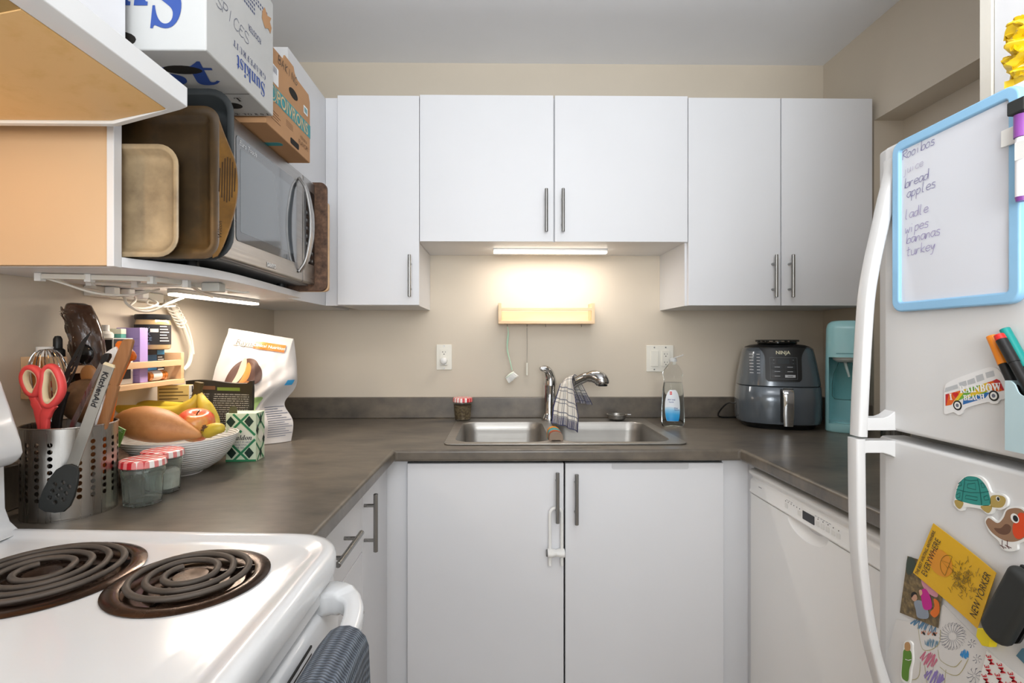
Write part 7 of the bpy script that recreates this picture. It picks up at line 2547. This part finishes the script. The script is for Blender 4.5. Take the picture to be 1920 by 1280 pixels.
def lattice(T_, w, h, lab):
    g = G()
    hw_ = 0.0044
    def clip_strip(p, q, wd, m, l):
        # strip clipped to the face by sampling
        n_ = 600
        d = (V(q) - V(p))
        nn = V((-d.y, d.x)).normalized() * wd / 2
        run = []
        for i in range(n_ + 1):
            c = V(p) + d * i / n_
            if abs(c.x) <= w / 2 - 0.0005 and 0.0005 <= c.y <= h - 0.0005:
                run.append(c)
        if len(run) > 1:
            g.add([T_ @ V((max(-w / 2, min(w / 2, a.x)), max(0, min(h, a.y)), l)) for c in (run[0], run[-1]) for a in (c + nn, c - nn)], [(0, 2, 3, 1)], m)
    s_ = 0.046
    for k in range(-8, 12):
        zc_ = 0.066 + (k + 0.5) * 0.0875
        clip_strip((-0.3, zc_ - 0.3), (0.3, zc_ + 0.3), 0.0066, 0, 0.0004)
        clip_strip((0.3, zc_ - 0.3), (-0.3, zc_ + 0.3), 0.0066, 0, 0.0005)
    g.build('green_lattice', GRN, ms)
    dia = lambda cx, cy, a, b, m, l: G().flat([p for p in [(max(-w / 2, min(w / 2, cx + dx)), max(0.001, min(h, cy + dy))) for dx, dy in ((a, 0), (0, b), (-a, 0), (0, -b))]], T_, 0, l).build('diamond', m, ms)
    for cx, cy in (((-0.024, 0.024), (0.022, 0.024), (-0.026, 0.108), (0.022, 0.109)) if lab else ((0.0, 0.020), (0.0, 0.112), (-0.02, 0.085), (0.02, 0.055))):
        dia(cx, cy, 0.0125 if lab else 0.008, 0.0155, DKG, 0.0009)


TF = MB0 @ frame((1, 0, 0), (0, 0, 1), (0, -BDP / 2, 0))
TS = MB0 @ frame((0, 1, 0), (0, 0, 1), (BWD / 2, 0, 0))
lattice(TF, BWD, BHT, True)
lattice(TS, BDP, BHT, False)
G().flat([(-0.037, 0.066), (0.0, 0.101), (0.037, 0.066), (0.0, 0.031)], TF, 0, 0.0012).build('label_panel', PALE, ms)
G().flat([(-0.02, 0.066), (0.0, 0.086), (0.02, 0.066), (0.0, 0.046)], TS, 0, 0.0012).build('label_panel', PALE, ms)
G().text(serif('Maldon', 'bolditalic'), 0.0190, TF @ Matrix.Translation((0.0, 0.066, 0.0016))).build('lettering', M['ink'], ms)
for i, s in enumerate(('SEA SALT FLAKES', 'FLOCONS', 'DE SEL')):
    G().text(serif(s), 0.0066, TF @ Matrix.Translation((0.0, 0.0535 - i * 0.0075, 0.0016))).build('lettering', M['inkgrey'], ms)
G().flat([(-0.0045, 0.082), (0.0, 0.087), (0.0045, 0.082), (0.0, 0.077)], TF, 0, 0.0015).build('emblem', GRN, ms)
G().box(-BWD / 2 - 0.0003, BWD / 2 + 0.0003, -BDP / 2 - 0.0006, -BDP / 2 - 0.0001, 0.0005, 0.006, T=MB0).build('green_base_band', GRN, ms)
G().add([MB0 @ V(p) for p in ((-0.034, -0.026, BHT), (-0.010, -0.027, BHT), (-0.012, -0.024, BHT + 0.014), (-0.020, -0.02, BHT + 0.020), (-0.032, -0.022, BHT + 0.016))],
        [(0, 1, 2, 3, 4)]).build('torn_flap', mat('flap_dark', '#4a4a2c', 0.7), ms)

# black printed pouch and yellow carton behind the bowl
kb2 = NT('pouch_print')
sp4 = attr_uv(kb2)
u_, v_ = sp4.outputs[0], sp4.outputs[1]
ln_ = kb2.math('LESS_THAN', kb2.math('FRACT', kb2.math('MULTIPLY', v_, 34)), 0.42)
wn_ = kb2.n('ShaderNodeTexNoise', {'Vector': kb2.n('ShaderNodeCombineXYZ', {0: kb2.math('MULTIPLY', u_, 60), 1: kb2.math('FLOOR', kb2.math('MULTIPLY', v_, 34))}).outputs[0], 'Scale': 1.0, 'Detail': 0})
wd_ = kb2.math('GREATER_THAN', wn_.outputs['Fac'], 0.42)
ins_ = kb2.math('MULTIPLY', kb2.math('MULTIPLY', kb2.math('LESS_THAN', v_, 0.84), kb2.math('GREATER_THAN', v_, 0.06)), kb2.math('LESS_THAN', kb2.math('ABSOLUTE', kb2.math('SUBTRACT', u_, 0.5)), 0.45))
gap_ = kb2.math('GREATER_THAN', kb2.math('ABSOLUTE', kb2.math('SUBTRACT', u_, 0.40)), 0.035)
m_ = kb2.math('MULTIPLY', kb2.math('MULTIPLY', ln_, wd_), kb2.math('MULTIPLY', ins_, gap_))
kb2.t.links.new(kb2.ramp(m_, [(0.0, '#26231f'), (1.0, '#8d8981')]), kb2.b.inputs['Base Color'])
kb2.b.inputs['Roughness'].default_value = 0.35
bpk = thing('food_pouch', 'black printed food pouch standing behind the bowl in front of the dog food bag', 'pouch', (-0.80, 1.48, CZ))
pa, pb = on_y(345, 714, 1.485), on_y(474, 717, 1.470)


def pouch(u, v):
    b0_, b1_ = V((-0.905, 1.497, CZ + 0.001)), V((-0.715, 1.482, CZ + 0.001))
    lo_ = b0_.lerp(b1_, u)
    hi_ = V((-0.905, 1.487, pa.z)).lerp(V((pb.x, 1.470, pb.z)), u)
    p = lo_.lerp(hi_, v)
    n_ = V((-0.08, -1, 0.05))
    p += n_ * (0.012 * math.sin(pi * min(1, v * 1.15)) * math.sin(pi * u) + 0.0015 * math.sin(9 * u + 5 * v))
    p.z += (0.004 * math.sin(u * 6) + (0.006 if u > 0.95 else 0)) * (1 if v > 0.97 else 0)
    return p


G().sheet(pouch, 24, 24, thick=0.010).build('pouch_body', kb2.m, bpk, smooth=50)
G().sheet(lambda u, v: pouch(0.48 + 0.33 * u, 0.88 + 0.045 * v) + V((0, -0.0008, 0)), 8, 3).build('green_strip', mat('pouch_green', '#6b7d35', 0.4), bpk)
G().sheet(lambda u, v: pouch(0.15 + 0.30 * u, 0.89 + 0.05 * v) + V((0, -0.0008, 0)), 8, 3).build('brown_strip', mat('pouch_brown', '#6a4a35', 0.4), bpk)
yb = thing('box', 'yellow printed carton against the wall under the spice rack', 'box', (-0.91, 1.41, CZ))
TYB = Matrix.Translation(V((-0.896, 1.428, CZ))) @ Matrix.Rotation(R(14), 4, 'Z')
G().box(-0.038, 0.038, -0.017, 0.017, 0, 0.2055, T=TYB).build('carton', mat('pale_yellow_card', '#c9b071', 0.6), yb, bevel=0.001)
TYF = TYB @ frame((1, 0, 0), (0, 0, 1), (0, -0.017, 0))
for i in range(9):
    G().flat([(-0.034, 0.195 - i * 0.009), (0.012 + 0.012 * ((i * 7) % 3), 0.195 - i * 0.009), (0.012 + 0.012 * ((i * 7) % 3), 0.198 - i * 0.009), (-0.034, 0.198 - i * 0.009)], TYF).build('print_line', mat('carton_print', '#6b5632', 0.6) if 'carton_print' not in bpy.data.materials else bpy.data.materials['carton_print'], yb)
G().box(0.0382, 0.0388, -0.0165, 0.0165, 0.001, 0.205, T=TYB).build('white_side', LABW, yb)
TYS = TYB @ frame((0, 1, 0), (0, 0, 1), (0.0388, 0, 0))
G().flat([(0.002, 0.185), (0.012, 0.185), (0.012, 0.202), (0.002, 0.202)], TYS).build('barcode', M['ink'], yb)
for i in range(5):
    G().flat([(-0.013, 0.176 - i * 0.006), (0.009, 0.176 - i * 0.006), (0.009, 0.178 - i * 0.006), (-0.013, 0.178 - i * 0.006)], TYS).build('print_line', M['inkgrey'], yb)

# dog food bag
dg_ = thing('pet_food_bag', 'white pet food bag with orange banner and a dog picture in the corner', 'bag', (-0.80, 1.66, CZ))
A_, B_, C_, D_ = V((-0.915, 1.600, CZ + 0.001)), V((-0.757, 1.628, CZ + 0.001)), V((-0.686, 1.690, CZ + 0.001)), V((-0.86, 1.735, CZ + 0.001))
At_ = on_y(429, 615, 1.665)
Bt_ = on_y(550, 635, 1.715)
nf = V((0.2, -0.96, 0.15)).normalized()


def crump(u, v):
    return 0.0035 * math.sin(11 * u + 7 * v) * math.sin(9 * v - 4 * u) + 0.003 * math.sin(23 * u - 13 * v + 1.0) * math.sin(17 * v) + 0.004 * abs(math.sin(6 * (u + 0.8 * v) + 0.5))


def bag_front(u, v, l=0.0):
    lo_ = A_.lerp(B_, u)
    hi_ = At_.lerp(Bt_, u)
    p = lo_.lerp(hi_, v)
    k = math.sin(pi * min(1.0, v * 1.06)) ** 0.8
    p += nf * (0.022 * k * math.sin(pi * (0.08 + 0.84 * u)) + crump(u, v) * min(1, 4 * (1 - v)) * min(1, 6 * v + 0.2) + l)
    p.x -= 0.020 * k * (1 - u) * (1 - 0.4 * v)
    p.x -= 0.030 * u ** 2 * math.exp(-((v - 0.36) / 0.13) ** 2)
    p.x += 0.010 * u * math.exp(-((v - 0.62) / 0.14) ** 2)
    return p


def bag_back(u, v):
    return C_.lerp(D_, u).lerp(Bt_.lerp(At_, u) + V((0.0, 0.003, 0)), v) + V(((0.012 * math.sin(pi * v) - 0.040 * math.exp(-((v - 0.36) / 0.12) ** 2)) * (1 - u), 0.012 * math.sin(pi * v), 0))


BAGW = mat('bag_white_film', '#c6c2c0', 0.25, coat=0.3)
rings = []
for j in range(61):
    v = j / 60
    f_ = [bag_front(i / 44, v) for i in range(45)]
    b_ = [bag_back(i / 8, v) for i in range(9)]
    fr_, br_ = f_[-1], b_[0]
    fold = V((-0.85, 0.1, 0)) * (0.020 * (1 - v) ** 0.5 * math.sin(pi * min(1, v * 1.3)))
    s_ = [fr_.lerp(br_, t_) + fold * math.sin(pi * t_) + V((0.010 * math.sin(pi * t_) * (1 - v) ** 2, 0, 0)) + V((1, 0, 0)) * (0.016 * math.exp(-((v - 0.62) / 0.14) ** 2) * math.sin(pi * t_)) for t_ in (0.17, 0.34, 0.5, 0.66, 0.83)]
    s2_ = [b_[-1].lerp(f_[0], t_) + V((0.012, 0, 0)) * math.sin(pi * t_) * (1 - v) for t_ in (0.25, 0.5, 0.75)]
    rings.append(f_ + s_ + b_ + s2_)
G().loft(rings).build('bag_body', BAGW, dg_, smooth=45)


def bag_patch(name, u0, u1, v0, v1, m_, l=0.0032, nu=14, nv=8):
    return G().sheet(lambda u, v: bag_front(u0 + (u1 - u0) * u, v0 + (v1 - v0) * v, l + 0.0012), nu, nv, uv=False).build(name, m_, dg_)


bag_patch('orange_banner', 0.46, 0.93, 0.855, 0.925, mat('banner_orange', '#e2762b', 0.35))
bag_patch('cream_banner', 0.15, 0.455, 0.865, 0.925, mat('banner_cream', '#e0d8c8', 0.4))
BW_ = (Bt_ - At_).length
BH_ = 0.36
for s, u, v, sz, mm in (('Rayne', 0.345, 0.893, 0.0245, mat('print_taupe', '#5f574d', 0.5)), ('Clinical Nutrition', 0.695, 0.889, 0.0138, WH)):
    G().text(s, sz, None, fn=lambda a, b, u=u, v=v: bag_front(u + a / BW_, v + b / BH_, 0.0115)).build('lettering', mm, dg_)


def bag_blob(name, m_, pts_, l, nn=5):
    P_ = [(p.x, p.y) for p in spline([(a, b, 0) for a, b in pts_], nn, True)]
    cx_ = sum(p[0] for p in P_) / len(P_)
    cy_ = sum(p[1] for p in P_) / len(P_)
    g = G()
    for k in range(5):
        s0, s1 = k / 5, (k + 1) / 5
        n_ = len(P_)
        g.add([bag_front(cx_ + (p[0] - cx_) * s, cy_ + (p[1] - cy_) * s, l + 0.0016) for s in (max(s0, 0.001), s1) for p in P_], [(i, (i + 1) % n_, n_ + (i + 1) % n_, n_ + i) for i in range(n_)])
    return g.build(name, m_, dg_)


bag_blob('leaf_logo', mat('leaf_green', '#5d7d3c', 0.5), [(0.185, 0.875), (0.18, 0.905), (0.20, 0.92), (0.225, 0.89), (0.22, 0.87)], 0.0022)
bag_blob('dog_body', mat('dog_tan', '#b06f38', 0.5), [(0.30, 0.28), (0.28, 0.45), (0.32, 0.6), (0.42, 0.68), (0.56, 0.66), (0.62, 0.5), (0.60, 0.35), (0.55, 0.25)], 0.0013)
bag_blob('dog_head', mat('dog_brown', '#5b3f34', 0.5), [(0.20, 0.50), (0.22, 0.62), (0.30, 0.71), (0.45, 0.76), (0.58, 0.74), (0.66, 0.64), (0.60, 0.56), (0.48, 0.56), (0.38, 0.48), (0.28, 0.44)], 0.0019)
bag_blob('dog_muzzle', mat('dog_cream', '#cbb49c', 0.5), [(0.36, 0.74), (0.42, 0.75), (0.44, 0.66), (0.40, 0.56), (0.34, 0.52), (0.30, 0.50), (0.33, 0.6)], 0.0025)
bag_blob('dog_cheek', mat('dog_ginger', '#c98742', 0.5), [(0.45, 0.72), (0.52, 0.68), (0.52, 0.58), (0.44, 0.52), (0.40, 0.50), (0.43, 0.6)], 0.0025)
bag_blob('dog_ear', mat('dog_dark', '#4a332a', 0.5), [(0.56, 0.73), (0.66, 0.68), (0.70, 0.58), (0.64, 0.54), (0.60, 0.62)], 0.0028)
bag_blob('green_leaf_badge', mat('badge_green', '#8aa66a', 0.5), [(0.70, 0.30), (0.68, 0.35), (0.74, 0.41), (0.84, 0.43), (0.93, 0.42), (0.90, 0.34), (0.82, 0.29)], 0.0016)
bag_patch('teal_band', 0.55, 0.86, 0.245, 0.285, mat('band_teal', '#2f7f9c', 0.4), nu=8, nv=3)
bag_patch('blue_band', 0.62, 0.97, 0.13, 0.235, mat('band_blue', '#3d9bd0', 0.4), nu=8, nv=5)
for s, u, v, sz, mm in (('PTMX', 0.70, 0.262, 0.014, WH), ('3 KG', 0.76, 0.085, 0.017, mat('print_rust', '#b5694f', 0.5)), ('6.6 LB', 0.76, 0.045, 0.014, bpy.data.materials['print_rust'])):
    G().text(s, sz, None, fn=lambda a, b, u=u, v=v: bag_front(u + a / 0.19, v + b / BH_, 0.0052)).build('lettering', mm, dg_)


def bag_side(t_, v, l=0.001):
    fr_, br_ = bag_front(1.0, v), bag_back(0.0, v)
    fold = V((-0.85, 0.1, 0)) * (0.020 * (1 - v) ** 0.5 * math.sin(pi * min(1, v * 1.3)))
    return fr_.lerp(br_, t_) + fold * math.sin(pi * t_) + V((0.010 * math.sin(pi * t_) * (1 - v) ** 2, 0, 0)) + V((1, 0, 0)) * (0.016 * math.exp(-((v - 0.62) / 0.14) ** 2) * math.sin(pi * t_)) + V((0.75, -0.65, 0)) * (l + 0.001)


for i in range(14):
    v = 0.06 + i * 0.021
    G().sheet(lambda a, b, v=v, i=i: bag_side(0.12 + (0.6 + 0.12 * ((i * 5) % 3)) * a, v + 0.006 * b), 6, 1, uv=False).build('print_line', M['inkgrey'], dg_)
G().sheet(lambda a, b: bag_side(0.2 + 0.4 * a, 0.545 + 0.05 * b), 5, 3, uv=False).build('blue_seal', bpy.data.materials['band_blue'], dg_)
